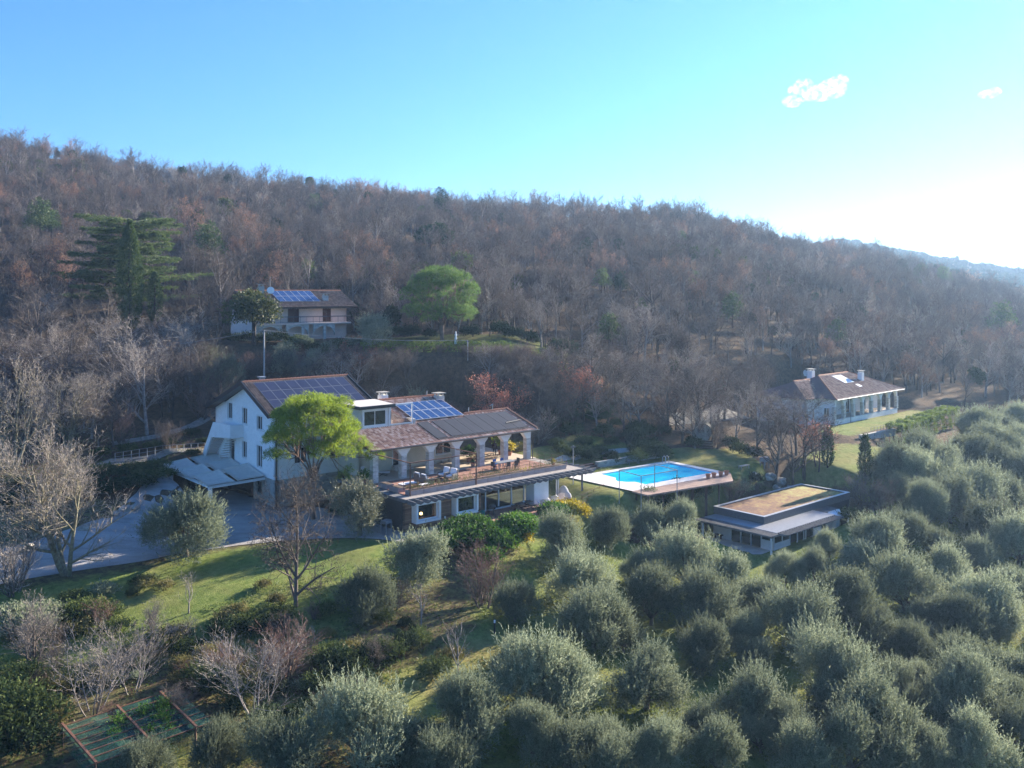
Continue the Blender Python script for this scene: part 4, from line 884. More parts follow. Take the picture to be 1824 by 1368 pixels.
def unit(a): return a/np.maximum(np.linalg.norm(a, axis=-1, keepdims=True), 1e-6)
def shoots(pos, dirs, L, nl, ll, lw, rg, spread=.6, droop=0.):
    """leafy shoots: leaves set along each shoot"""
    n = len(pos); L = np.asarray(L)*np.ones(n); t = (np.arange(nl)+.5)/nl
    bend = unit(rg.randn(n, 3))*.25; bend[:,2] -= droop
    p = pos[:,None,:]+dirs[:,None,:]*(L[:,None]*t[None,:])[...,None]+bend[:,None,:]*(L[:,None]*t[None,:]**2)[...,None]
    d = unit(dirs[:,None,:]*(1-spread)+unit(rg.randn(n, nl, 3))*spread)
    return leafcards(p.reshape(-1, 3), d.reshape(-1, 3), np.asarray(ll)*(.7+.6*rg.rand(n*nl)), lw, rg)
def on_lobes(lobes, n, rg, inner=.35, low=-1.):
    """random points near the surface of ellipsoid lobes and the outward directions there"""
    lobes = np.array(lobes, float); wgt = lobes[:,3]*lobes[:,4]; k = rg.choice(len(lobes), n*2, p=wgt/wgt.sum()); d = unit(rg.randn(n*2, 3))
    keep = d[:,2] > low; k, d = k[keep][:n], d[keep][:n]; q = (inner+(1-inner)*rg.rand(len(k))**.5)
    rad = lobes[k][:, 3:6] if lobes.shape[1] > 5 else np.stack([lobes[k][:,3]]*2+[lobes[k][:,4]], -1)
    return lobes[k][:, :3]+d*rad*q[:,None], d
def merge(parts):
    vs, fs, b = [], [], 0; by = {}
    for v, f in parts:
        vs.append(v); by.setdefault(f.shape[1], []).append(f+b); b += len(v)
    return np.concatenate(vs), [np.concatenate(x) for x in by.values()]
def branching(seed, h, spread=1., nst=1, lev=4, lean=0., first=.25, kids=(7,6,5,4), r0=None, up=.12, wob_=.22, ang=.75, ratio=.55, twl=.7):
    rg = random.Random(seed); segs = [[] for _ in range(lev+1)]; tips = []
    r0 = r0 or h*.022
    def rv(): return Vector((rg.gauss(0,1), rg.gauss(0,1), rg.gauss(0,1)))
    def grow(p, d, L, r, l):
        n = (6,4,3,2,1)[min(l,4)]; pts = []
        for i in range(n):
            d = (d+rv()*wob_*(.5 if l == 0 else 1)/math.sqrt(n)+Vector((0,0,up if l else up*1.5))).normalized()
            q = p+d*(L/n); ra = r*(1-.75*i/n); rb = r*(1-.75*(i+1)/n)
            segs[l].append((tuple(p), tuple(q), ra, rb)); pts.append((Vector(p), q.copy(), d.copy(), rb)); p = q
        if l >= lev: tips.append((p, d)); return
        m = kids[min(l, len(kids)-1)]
        for c in range(m):
            f = first+(1-first)*(c+rg.random())/m if l == 0 else .15+.85*(c+rg.random())/m
            i = min(int(f*n), n-1); a, b, dd, rb = pts[i]; w_ = f*n-i; base = a.lerp(b, min(max(w_,0),1))
            side = dd.cross(rv()).normalized(); an = ang*(.6+.7*rg.random())*(spread if l == 0 else 1)
            nd = (dd*math.cos(an)+side*math.sin(an)).normalized()
            grow(base, nd, L*ratio*(1.15-.5*f if l == 0 else 1.05-.3*f)*(.75+.5*rg.random())*(twl if l+1 == lev else 1), max(rb*.75, .004), l+1)
    for s_ in range(nst):
        a = rg.random()*6.28; k = lean if nst == 1 else .35+.2*rg.random()
        d = Vector((math.cos(a)*k, math.sin(a)*k, 1)).normalized()
        grow(Vector((math.cos(a)*.1*(nst > 1), math.sin(a)*.1*(nst > 1), -.3)), d, h*(.62 if lev > 2 else .8)*(.85+.3*rg.random()), r0*(1 if nst == 1 else .75), 0)
    return segs, tips
def bare_tree(seed, h, tw=.014, bark='bark', twm='twig_brown', solid=2, leaf=None, nleaf=0, wide=None, **kw):
    """returns (wood mesh, twig mesh)"""
    segs, tips = branching(seed, h, **kw); rg = np.random.RandomState(seed)
    zt = np.percentile([t_[0].z for t_ in tips], 98); q_ = h*.97/zt; xt = np.percentile([math.hypot(t_[0].x, t_[0].y) for t_ in tips], 93); qx = q_ if not wide else wide/2/xt
    sc_ = np.array([qx, qx, q_]); segs = [[(tuple(np.array(a)*sc_), tuple(np.array(b_)*sc_), r1, r2) for a, b_, r1, r2 in s] for s in segs]; tips = [(Vector((t_[0].x*qx, t_[0].y*qx, t_[0].z*q_)), t_[1]) for t_ in tips]
    wood, tws = [], []
    for l, s in enumerate(segs):
        if not s: continue
        P0, P1, A, B = zip(*s)
        if l <= solid: wood.append(seg_tubes(P0, P1, np.maximum(A, tw), np.maximum(B, tw*.8), 6 if l == 0 else 4 if l == 1 else 3))
        else: tws.append(seg_ribbons(P0, P1, np.full(len(P0), tw), rg))
    v, f = merge(wood); wm = npmesh('trunk', v, f, M[bark]); 
    mats, mi = [M[twm]], None
    if leaf:
        tp = np.array([tuple(t[0]) for t in tips]); idx = rg.choice(len(tp), nleaf); p = tp[idx]+rg.randn(nleaf, 3)*.18
        lv = leafcards(p, unit(rg.randn(nleaf, 3)), .16, .11, rg); v, f = merge(tws+[lv])
        mats.append(M[leaf]); mi = np.concatenate([np.full(len(x), 0 if x.shape[1] == 3 else 1) for x in f])
    else: v, f = merge(tws)
    return wm, npmesh('crown', v, f, mats, mi)
def lobes_for(rg, rx, rz, zc, n, lr=(.4,.6)):
    L = []
    for i in range(n):
        d = unit(rg.randn(3)); d[2] = abs(d[2])*1.0-.25; q = .62*rg.rand()**.4; r = rx*(lr[0]+(lr[1]-lr[0])*rg.rand())
        L.append((d[0]*rx*q, d[1]*rx*q, zc+d[2]*rz*q, r, r*.85*rz/rx*1.1))
    return L
def olive_tree(seed, R_=2.4, H_=4.4, n=1700, mat='olive', plume=.35, nl=11, ll=.19, lw=.052):
    rg = np.random.RandomState(seed); L = []; zc = H_*.5
    for i in range(13):
        a = i*2.4+rg.rand()*.8; q = [.15,.50,.74,.80][i % 4]*(.8+.35*rg.rand()); z = H_*([.72,.66,.45,.30][i % 4]+.1*(rg.rand()-.5)); r = R_*(.24+.23*rg.rand())
        L.append((math.cos(a)*R_*q, math.sin(a)*R_*q, z, r, r*(.95+.35*rg.rand())))
    ax = .82+.4*rg.rand(); L = [(x*ax, y/ax, z*(1+.1*rg.randn()), r, q) for x, y, z, r, q in L]
    p, d = on_lobes(L, n, rg, .35, -.85); dd = unit(d*.75+np.array([0,0,.6])+rg.randn(len(p), 3)*.4)
    ln = .4+.6*rg.rand(len(p))**1.5; parts = [shoots(p, dd, ln, nl, ll, lw, rg, .55)]
    np_ = int(n*.2*plume/.35); p, d = on_lobes(L, np_, rg, .85, .0); dd = unit(d*.55+np.array([0,0,1.0])+rg.randn(len(p), 3)*.22); parts.append(shoots(p, dd, .7+.9*rg.rand(len(p)), nl+7, ll*.95, lw*.9, rg, .4))
    v, f = merge(parts); v[:,2] = np.maximum(v[:,2], .12); cm = npmesh('crown', v, f, M[mat])
    b = MB(); rr = random.Random(seed)
    b.tube([(0,0,-.4), (.05,.02,.5), (rr.uniform(-.15,.15),rr.uniform(-.15,.15),1.1)], [.26,.19,.17], 7)
    for (x, y, z, r, _) in L: b.tube([(0,0,.7), (x*.4,y*.4,.9+(z-1)*.45), (x*.85,y*.85,z)], [.11,.07,.03], 5)
    return b.mesh('trunk', M['bark'], True), cm
def shrub(seed, R_, H_, n=500, mat='scrub', nl=7, ll=.16, lw=.07, stems=True, low=-.3):
    rg = np.random.RandomState(seed); L = lobes_for(rg, R_, H_*.5, H_*.45, 6)
    p, d = on_lobes(L, n, rg, .4, low); p[:,2] = np.maximum(p[:,2], .03); dd = unit(d+np.array([0,0,.5])+rg.randn(len(p), 3)*.4)
    return npmesh('crown', *shoots(p, dd, .25+.3*rg.rand(len(p)), nl, ll, lw, rg), M[mat])
def plant(name, meshes, loc, sc=1., rz=None, label=None, cat='tree', group=None, leanx=0., szz=None):
    """a tree or shrub: an Empty at its foot that parents trunk and crown"""
    if rz is None: rz = random.random()*6.28
    e = empty(name, loc, rz, label, cat, group); e.scale = (sc, sc, szz or sc); e.rotation_euler[0] = leanx
    for m_ in meshes: obj(m_.name.split('.')[0], m_, e)
    return e
def single(name, me_, loc, sc=1., label=None, cat='shrub', group=None, szz=None, rz=None):
    o = obj(name, me_); o.location = loc; o.scale = (sc, sc, szz or sc); o.rotation_euler = (0, 0, random.random()*6.28 if rz is None else rz)
    return tag(o, label, cat, group)
random.seed(11)
# ---- olive grove --------------------------------------------------------------
OL = [olive_tree(100+i, 2.35+.2*(i % 3), 4.2+.3*(i % 4), 2300, 'olive', [.2,.5,.35,.9][i % 4]) for i in range(8)]
OLP = [olive_tree(140+i, 2.4, 4.4, 1500, 'olive_pale') for i in range(2)]
grove = """747 985 118;651 1050 100;1000 965 112;1089 945 84;1154 928 90;918 1071 68;1034 1033 112;1137 1012 84;1058 1102 112;1110 1124 84;1160 1066 108;
918 1160 84;969 1201 160;1016 1222 124;1152 1200 126;641 1283 165;836 1269 150;949 1312 92;1012 1330 108;1068 1322 100;790 1345 90;1168 1330 94;735 1325 90;
503 1340 130;388 1342 100;255 1345 90;1220 994 110;1212 925 66;1346 1062 112;1258 1067 112;1300 1030 84;1398 1018 66;1254 1144 98;1331 1129 84;1342 1172 80;1342 1240 130;
1423 1106 130;1485 1190 156;1512 1078 104;1565 1116 90;1621 1142 94;1450 1010 112;1531 992 92;1611 1035 130;1692 1022 88;1566 972 95;1476 968 62;1612 946 74;
1669 968 66;1746 988 84;1753 1076 110;1801 1046 80;1715 1112 100;1661 1092 84;1723 1176 104;1778 1112 80;1808 1188 90;1587 1214 92;1643 1219 72;1723 1234 122;1556 1268 160;1478 1262 100;
1700 1296 94;1740 1322 130;1805 1292 100;1182 1322 92;1278 1334 92;1355 1303 94;1431 1342 112;1512 1326 130;1620 1350 90;1580 1345 84;1400 1290 80;1660 1350 100;1250 1290 84;1100 1355 100;1790 1235 90;
1590 822 84;1641 805 80;1679 828 100;1744 772 76;1785 758 70;1813 742 64;1764 798 90;1713 800 78;1809 785 80;1799 812 104;1747 820 104;1686 846 96;1734 874 120;1632 842 90;1788 880 116;1816 845 100;1693 888 90;1650 905 90;1770 925 110;1815 960 100;1600 880 70"""
ORD = ['first','second','third','fourth','fifth','sixth','seventh','eighth','ninth','tenth','eleventh','twelfth','thirteenth','fourteenth','fifteenth','sixteenth','seventeenth','eighteenth','nineteenth','twentieth']+['twenty-'+q for q in ('first','second','third','fourth','fifth','sixth','seventh','eighth','ninth')]+['thirtieth']+['thirty-'+q for q in ('first','second','third','fourth')]
def zone(px, py):
    if px > 1560 and py < 790: return 'top of the right-hand olive slope'
    if px > 1560 and py < 930: return 'middle of the right-hand olive slope'
    return 'row just below the houses' if py < 1000 else 'upper middle row of the grove' if py < 1085 else 'middle row of the grove' if py < 1150 else 'lower middle row of the grove' if py < 1245 else 'lowest rows of the grove'
_g = [tuple(float(q) for q in r_.split()) for r_ in grove.replace('\n', '').split(';')]; GL = {}
for z_ in set(zone(a, b_) for a, b_, c in _g):
    for k, t_ in enumerate(sorted(t_ for t_ in _g if zone(t_[0], t_[1]) == z_)): GL[t_] = 'silvery olive tree, %s from the left in the %s' % (ORD[k], z_)
GROVE_POS = []
for i, r_ in enumerate(grove.replace('\n', '').split(';')):
    px, py, wd = (float(q) for q in r_.split()); p = hit(px, py, 2.5); s = wd/FP*p.y/5.25
    s = min(max(s, .55), 1.15); s = min(s, .62) if (1230 < px < 1500 and py < 1020) else s; s *= [1,.93,1.06][i % 3]; s = s*.85 if (970 < px < 1180 and py < 1000) else s; p = hit(px, py, 2.6*s); GROVE_POS.append((p.x, p.y, 2.4*s))
    plant('olive_tree', OL[(i*5+i//7) % 8], p-V(0,0,.1), s, None, GL[_g[i]], 'olive tree', 'olive trees of the grove')
ro_ = random.Random(4)
for i in range(34):
    D = ro_.uniform(55, 150); x = ro_.uniform(1.03, 1.35)*D*912/FP+1.5; plant('olive_tree', OL[i % 8], (x, D, gzf(x, D)-.1), ro_.uniform(.8,1.05), None, 'olive tree standing beyond the right edge of the view', 'olive tree', 'olive trees beyond the right edge')
plant('olive_tree', olive_tree(180, 2.9, 4.6, 2600, 'olive', .5), hit(330, 992), 1.18, 0.5, 'broad round olive tree at the lawn edge beside the gravel drive', 'olive tree', szz=.86)
plant('olive_tree', olive_tree(181, 2.2, 4.6, 1500, 'olive_pale'), hit(640, 955), 1.15, 0, 'olive tree at the corner of the terrace, left of the timber wall', 'olive tree', szz=.95)
plant('olive_tree', olive_tree(183, 3.0, 3.6, 1900, 'olive_pale', .1), on(665, 131), 1.1, 0, 'pale rounded olive tree beside the upper pink house', 'olive tree')
for i, (px, D, s, lab) in enumerate([(405,116,1.15,'pale olive tree on the slope left of the villa ridge'), (372,121,.95,'olive tree below the cedar, left of the upper house'), (742,119,1.1,'pale olive tree on the slope below the upper stone pine'), (560,122,.8,'low olive tree under the balcony of the upper house'), (505,123,.8,'low olive tree below the left end of the balcony')]):
    plant('olive_tree', OLP[i % 2], on(px, D), s, None, lab, 'olive tree')
# ---- evergreens ---------------------------------------------------------------
def stone_pine(seed, R_, zb, zt, mat, nl_=34, lr=(.8,1.25), n=2600, fork=.45, bark='bark_pine', side=(), ln=.3, deep=.5):
    rg = np.random.RandomState(seed); L = []
    for i in range(nl_):
        q = math.sqrt((i+.5)/nl_); r = lr[0]+(lr[1]-lr[0])*rg.rand(); a = i*2.39996+rg.rand()*.5
        dome = math.sqrt(max(0, 1-(q*.97)**2.6)); z = zb+(zt-zb-r*.5)*dome*(1-.30*rg.rand()**1.5)+.25*rg.randn()*(q > .5)
        jr = (R_-r*.5)*q*(.86+.24*rg.rand()); L.append((math.cos(a)*jr, math.sin(a)*jr, z, r, r*.7))
        if q > .55 and rg.rand() < deep: L.append((math.cos(a+.3)*(R_-r*.6)*q*.92, math.sin(a+.3)*(R_-r*.6)*q*.92, zb+(z-zb)*rg.rand()*.5-.2, r*.85, r*.5))
    L += list(side)
    p, d = on_lobes(L, n, rg, .6, -.35); dd = unit(d*.8+np.array([0,0,.7])+rg.randn(len(p), 3)*.3)
    crown = shoots(p, dd, .22+.12*rg.rand(len(p)), 11, ln, .035, rg, .75)
    segs = []; b = MB(); hf = zb*fork; rr = random.Random(seed)
    b.tube([(0,0,-.5), (.05,0,hf*.5), (.1,.05,hf)], [R_*.065, R_*.05, R_*.045], 9)
    hubs = []
    for k in range(7):
        a = k*.9+rr.random()*.5; h_ = (math.cos(a)*R_*.33, math.sin(a)*R_*.33, hf+(zb-hf)*(.75+.3*rr.random())); hubs.append(h_)
        b.tube([(.1,.05,hf-.2), (h_[0]*.45,h_[1]*.45,hf+(h_[2]-hf)*.55), h_], [R_*.028, R_*.02, R_*.014], 6)
    for (x, y, z, r, *_) in L:
        h_ = min(hubs, key=lambda q: (q[0]-x)**2+(q[1]-y)**2); b.tube([h_, ((h_[0]+x)/2,(h_[1]+y)/2,(h_[2]+z)/2-.25), (x,y,z)], [R_*.012, R_*.009, .02], 4)
    return b.mesh('trunk', M[bark], True), npmesh('crown', *crown, M[mat])
pr = V(math.cos(0), 0, 0)
PINE = W(557, 900, 85.5); PINE.z = gzf(PINE.x, PINE.y)
plant('stone_pine', stone_pine(3, 4.3, 6.6, 11.7, 'pinebright', 56, (.65,1.1), 6200, .55, deep=.45, side=[(-3.9,.6,5.9,.8,.5),(-2.6,-1.6,6.2,.8,.5),(3.4,-1.4,6.3,.9,.6),(1.2,-2.4,6.4,.8,.5),(4.6,1.2,6.1,1.0,.7),(5.6,1.4,5.6,.85,.6),(3.9,1.6,6.8,1.0,.7),(-3.6,-.5,7.5,.9,.6),(2.9,.4,3.9,.5,.6),(3.4,.2,4.5,.4,.5)]), PINE, 1, 0, 'large umbrella pine with bright green crown in front of the white villa', 'pine tree')
p = on(787, 134); plant('stone_pine', stone_pine(5, 5.7, 4.6, 11.2, 'pinedark', 75, (.8,1.25), 8000, .6, deep=1.0, side=[(math.cos(k*.7)*(3.2+k % 3*.8), math.sin(k*.7)*(3.2+k % 3*.8), 3.6+.5*(k % 3), 1.3, 1.0) for k in range(9)]), p, 1, 0, 'dense round stone pine standing behind the hedge right of the upper house', 'pine tree')
def cedar(seed, R_, H_, n=9000):
    rg = np.random.RandomState(seed); ps, ds = [], []; b = MB(); b.tube([(0,0,-.5), (.1,0,H_*.5), (0,.1,H_*.97)], [.55,.38,.08], 8)
    tiers = 14
    for i in range(tiers):
        z = H_*(.16+.8*i/tiers); rad = R_*(1-.35*(i/tiers)**2.2)*(.72+.4*rg.rand())
        for k in range(6):
            z = H_*(.14+.83*(i+.9*rg.rand())/tiers); a = rg.rand()*.8+k*1.05+i*.5; rr = rad*(.6+.55*rg.rand()); ex, ey = math.cos(a)*rr, math.sin(a)*rr; tz = rr*.04+rg.rand()*.3
            b.tube([(0,0,z), (ex*.5,ey*.5,z+tz*.9), (ex,ey,z+tz*.5)], [.11,.07,.02], 4)
            m_ = int(n/tiers/6); t = .18+.85*rg.rand(m_)**.8; wd = rr*.24*np.sin(np.clip(t,0,1)*math.pi*.85+.25)
            off = (rg.rand(m_)-.5)*2*wd; zz = z+tz*(t*2.2-1.3*t*t)+(rg.rand(m_)-.6)*.4-np.abs(off)*.15
            ps.append(np.stack([ex*t-math.sin(a)*off, ey*t+math.cos(a)*off, zz], -1)); s_ = np.sign(off)
            ds.append(unit(np.stack([math.cos(a)*.8-math.sin(a)*s_, math.sin(a)*.8+math.cos(a)*s_, -.15+0*off], -1)+rg.randn(m_, 3)*.2))
    v, f = shoots(np.concatenate(ps), np.concatenate(ds), .55, 6, .3, .09, rg, .4)
    return b.mesh('trunk', M['bark_dark'], True), npmesh('crown', v, f, M['cedar'])
plant('cedar_tree', cedar(4, 10.6, 16.8, 20000), on(232, 153, 0), 1, 0, 'wide old cedar with flat layered branches on the slope at left', 'cedar tree')
def cypress(seed, R_, H_, n, mat='cypress', ll=.22):
    rg = np.random.RandomState(seed); z = rg.rand(n)**.85; r = R_*np.sin(np.clip(z*1.02+.04, 0, 1)*math.pi)**.42*(1-.42*z)*1.12*(.7+.3*rg.rand(n)); a = rg.rand(n)*6.283
    p = np.stack([np.cos(a)*r, np.sin(a)*r, z*H_*.97], -1); d = unit(np.stack([np.cos(a)*.5, np.sin(a)*.5, np.full(n, 1.)], -1)+rg.randn(n, 3)*.2)
    b = MB(); b.tube([(0,0,-.5), (0,0,H_*.5), (0,0,H_*.9)], [R_*.2,R_*.14,.03], 6)
    return b.mesh('trunk', M['bark_dark']), npmesh('crown', *shoots(p, d, .5, 6, ll, .1, rg, .35), M[mat])
plant('cypress', cypress(6, 1.95, 17.4, 6000), on(231, 143, .2), 1, 0, 'tall slender cypress standing in front of the wide cedar', 'cypress')
plant('cypress', cypress(7, 1.1, 8.0, 1200), on(276, 145, .8), 1, 0, 'small slender cypress right of the tall cypress', 'cypress')
def blob_tree(seed, R_, H_, n, mat, ll=.25, lw=.14, base=.25):
    rg = np.random.RandomState(seed); L = lobes_for(rg, R_, H_*(1-base)*.5, H_*(base+.5*(1-base)), 10); p, d = on_lobes(L, n, rg, .4, -.7)
    v, f = shoots(p, unit(d+rg.randn(len(p), 3)*.4+np.array([0,0,.3])), .4, 6, ll, lw, rg, .7)
    b = MB(); b.tube([(0,0,-.4), (0,.05,H_*.3), (.05,0,H_*.7)], [R_*.09,R_*.07,.04], 6)
    for q in L[:6]: b.tube([(0,0,H_*.25), (q[0]*.5,q[1]*.5,H_*.25+(q[2]-H_*.25)*.6), q[:3]], [.09,.06,.02], 4)
    return b.mesh('trunk', M['bark_dark']), npmesh('crown', v, f, M[mat])
plant('magnolia_tree', blob_tree(8, 3.1, 6.6, 1500, 'magnolia', .3, .15, .1), on(452, 127.0, .2), 1.25, 0, 'magnolia with dark glossy and yellowing leaves in front of the pink house', 'magnolia tree')
OKP = hit(765, 462)
plant('holm_oak', blob_tree(9, 5.6, 9.5, 2400, 'dark', .5, .3, .15), OKP, 1, 0, 'very dark round evergreen oak in the bare wood above the stone pine', 'oak tree')
def conifer(seed, R_, H_, n, mat='pinedark'):
    rg = np.random.RandomState(seed); L = []
    for i in range(16):
        z = .3+.62*i/16; rr = R_*(1-.75*(z-.3)/.7); a = i*2.4
        L.append((math.cos(a)*rr*.55, math.sin(a)*rr*.55, H_*z, rr*.55+.3, rr*.3+.25))
    p, d = on_lobes(L, n, rg, .3, -.6); v, f = shoots(p, unit(d*.8+rg.randn(len(p), 3)*.3+np.array([0,0,.5])), .5, 7, .45, .12, rg, .6)
    b = MB(); b.tube([(0,0,-.4), (0,.05,H_*.5), (.0,0,H_*.95)], [R_*.08,R_*.06,.04], 6)
    for q in L: b.tube([(0,0,q[2]-.6), (q[0],q[1],q[2])], [.07,.03], 4)
    return b.mesh('trunk', M['bark_dark']), npmesh('crown', v, f, M[mat])
CN = [conifer(20+i, 3.6, 9.5, 750, m_) for i, m_ in enumerate(['cypress','cedar','dark'])]
EVG = []
for i, (px, yb, yt, lab) in enumerate([(370,480,393,'green conifer in the bare wood above the cedar'), (548,512,460,'small spreading conifer in the wood behind the pink house roof'), (415,392,358,'dark small evergreen high on the wooded hill above the conifer'),
    (1305,585,518,'solitary green conifer in the middle of the right-hand wood'), (1072,522,476,'leaning green pine in the wood right of the evergreen oak'), (1105,530,482,'second green pine beside the leaning pine in the wood'), (1492,622,565,'light green conifer in the wood left of the arcade house'),
    (1240,518,482,'dark pine in the upper wood, above the solitary conifer'), (1370,492,462,'dark pine near the right part of the hill crest'), (1640,510,468,'middle dark pine of three on the descending crest at right'), (1680,516,474,'rightmost dark pine of three on the descending crest'), (1605,503,462,'leftmost dark pine of three on the descending crest'),
    (72,430,352,'dark ivy covered evergreen on the upper left hillside'), (92,425,372,'dark evergreen beside the ivy covered one on the left hillside'), (785,378,332,'dark evergreen on the skyline in the middle'), (1785,610,536,'ivy dark tree at the right edge of the wood'), (1085,625,556,'dark conifer at the foot of the wood behind the red shrubs'), (1045,470,424,'narrow evergreen in the upper wood'),
    (1215,440,412,'evergreen on the crest right of the middle'), (560,385,345,'narrow dark evergreen near the middle of the skyline'), (1330,455,425,'small dark evergreen below the crest on the right'), (1145,560,528,'low evergreen in the wood above the red shrubs')]):
    p = hit(px, yb); s = (yb-yt)/FP*p.y/9.5; EVG.append((px, p.y, 3.6*s*FP/p.y)); plant('conifer', CN[i % 3], p, s, None, lab, 'conifer')
EVG += [(231, 143, 26), (231, 153, 95), (765, OKP.y, 46), (787, 134, 70)]
for i, (px, by, H_, lab) in enumerate([(1474,835,4.6,'left of two slender ivy covered cypresses on the rough grass'), (1541,862,5.6,'right of two slender ivy covered cypresses, beside an olive tree')]):
    p = hit(px, by); plant('cypress', cypress(40+i, .62, H_, 700), p, 1, 0, lab, 'cypress')
# ---- hedges --------------------------------------------------------------------
def hedge(name, pts, w_, h_, mat, dens, lab, ll=.16, lw=.09, rag=.15, z0=None):
    rg = np.random.RandomState(len(name)+int(h_*100)); P = [Vector(p) for p in pts]; ps, ds = [], []
    for a, b_ in zip(P[:-1], P[1:]):
        L = (b_-a).length; d = (b_-a)/L; n_ = Vector((-d.y, d.x, 0)).normalized(); m_ = int(L*(2*h_+w_)*dens); t = rg.rand(m_); c = rg.rand(m_)
        side = rg.choice(3, m_, p=[h_/(2*h_+w_), h_/(2*h_+w_), w_/(2*h_+w_)])
        lx = np.where(side == 0, -w_/2, np.where(side == 1, w_/2, (c-.5)*w_)); lz = np.where(side == 2, h_, c*h_)
        blob = 1+.10*np.sin(t*L*2.1+c*3)+rag*(rg.rand(m_)-.6); lx *= blob; lz *= np.where(side == 2, .94+.08*np.sin(t*L*1.7)+rag*.6*(rg.rand(m_)-.5), 1)
        X = a.x+d.x*t*L+n_.x*lx; Y = a.y+d.y*t*L+n_.y*lx; Z = (a.z+(b_.z-a.z)*t if z0 is None else gz(X, Y))+lz
        ps.append(np.stack([X,Y,Z], -1)); nn = np.stack([n_.x*np.sign(lx)*(side < 2), n_.y*np.sign(lx)*(side < 2), (side == 2)*1.+.3], -1); ds.append(unit(nn+rg.randn(m_, 3)*.5))
    ps, ds = np.concatenate(ps), np.concatenate(ds); o = ps.mean(0); v, f = shoots(ps-o-ds*.25, ds, .3, 6, ll, lw, rg, .7)
    q = obj(name, npmesh(name, v, f, M[mat])); q.location = tuple(o); return tag(q, lab, 'hedge')
rl = lambda a, b_, z=0: RO+V(math.cos(YR)*a-math.sin(YR)*b_, math.sin(YR)*a+math.cos(YR)*b_, z-1.6*0)
hedge('clipped_hedge', [rl(1,-8.5,-1.9), rl(24,-7.5,-1.3)], 2.6, 2.8, 'hedge', 30, 'long clipped hedge glowing yellow-green beside the arcade house lawn')
hedge('garden_hedge', [on(640,129.3,0), on(790,129.3,-.2), on(1010,129.3,-.4)], 1.2, 1.0, 'hedge', 24, 'low trimmed hedge along the upper garden edge under the stone pine', z0=1)
sh = [('laurel_shrub', 835, 968, 3.0, 2.1, 'laurel', 'broad glossy green shrub in front of the timber wall, left of the garden steps'), ('laurel_shrub', 800, 985, 1.8, 1.6, 'laurel', 'smaller glossy shrub at the left end of the glossy shrubs'),
      ('laurel_shrub', 925, 965, 3.0, 2.3, 'laurel', 'tall glossy green shrub right of the garden steps'), ('laurel_shrub', 895, 985, 2.0, 1.8, 'laurel', 'glossy green shrub below the lower deck railing'), ('laurel_shrub', 862, 1003, 1.6, 1.1, 'laurel', 'low glossy shrub at the foot of the garden steps'),
      ('laurel_shrub', 980, 930, 1.9, 1.5, 'laurel', 'dark glossy shrub in front of the lounge chairs'), ('yellow_shrub', 1018, 922, 2.0, 1.6, 'yellowbush', 'bright yellow leaved shrub beside the lower deck'), ('yellow_shrub', 930, 975, .9, 1.5, 'yellowbush', 'small yellow leaved shrub among the glossy green shrubs')]
for i, (nm, px, py, r_, h_, mt_, lab) in enumerate(sh):
    single(nm, shrub(300+i, r_, h_*1.15, int(330*r_*r_), mt_, 7, .2, .12), hit(px, py), 1, lab, 'shrub')
# ---- bare trees ------------------------------------------------------------------
BT = [bare_tree(i, 9.2, .013, bk, tm, kids=(8,7,6,5), lev=4, twl=.85, first=.22, wide=7.5, up=.10) for i, (bk, tm) in enumerate([('bark','twig_brown'), ('bark_pale','twig_grey'), ('bark','twig_purple'), ('bark_pale','twig_grey'), ('bark_dark','twig_purple'), ('bark','twig_brown')])]
BTR = [bare_tree(30+i, 6.5, .014, 'bark_dark', 'twig_red', kids=(7,7,6,4), lev=4, nst=2, leaf='redleaf', nleaf=2600-1500*i, wide=7) for i in range(2)]
BSH = [bare_tree(50+i, 4.2, .013, 'bark', tm, nst=6, lev=3, kids=(8,8,7), first=.1, ang=.7, solid=1, wide=4.4) for i, tm in enumerate(['twig_brown','twig_grey','twig_red','twig_purple'])]
YNG = [bare_tree(70+i, 3.3, .012, 'bark_pale', 'twig_grey', lev=3, kids=(7,5,4), first=.35, ang=.65, solid=1, r0=.07) for i in range(2)]
def bt(px, py, s, kind, lab, lst=None, cat='tree', name='bare_tree', D=None, rz=None, szz=None, lean=0.):
    p = hit(px, py) if D is None else on(px, D)
    return plant(name, (lst or BT)[kind], p-V(0,0,.1), s, rz, lab, cat, szz=szz, leanx=lean)
big = bare_tree(90, 10.8, .015, 'bark_lichen', 'twig_grey', wide=10.5, nst=4, kids=(9,8,7,5), lev=4, ang=.8, first=.2, r0=.26, up=.10)
plant('bare_tree', big, hit(122,1026)-V(0,0,.1), 1.05, 2.2, 'big many-stemmed bare tree with lichen-yellow branches beside the drive', 'tree')
big2 = bare_tree(91, 11.5, .015, 'bark_lichen', 'twig_grey', wide=8, nst=3, kids=(8,7,6,5), lev=4, ang=.8, first=.25, r0=.24, up=.12)
plant('bare_tree', big2, hit(24,835)-V(0,0,.1), 1.0, 1.2, 'tall pale bare tree at the left edge behind the drive', 'tree')
plant('bare_tree', big, hit(120,800), .8, 4.2, 'pale bare tree left of the woodland path', 'tree')
ivt = bare_tree(94, 10.5, .014, 'bark', 'twig_brown', kids=(18,10,8,6), lev=4, ang=1.05, first=.08, r0=.17, up=.05, wide=6.3, ratio=.5)
plant('bare_tree', ivt, hit(527,1082)-V(0,0,.1), 1.0, 0, 'bare brown tree with an ivy covered trunk below the gravel forecourt', 'tree')
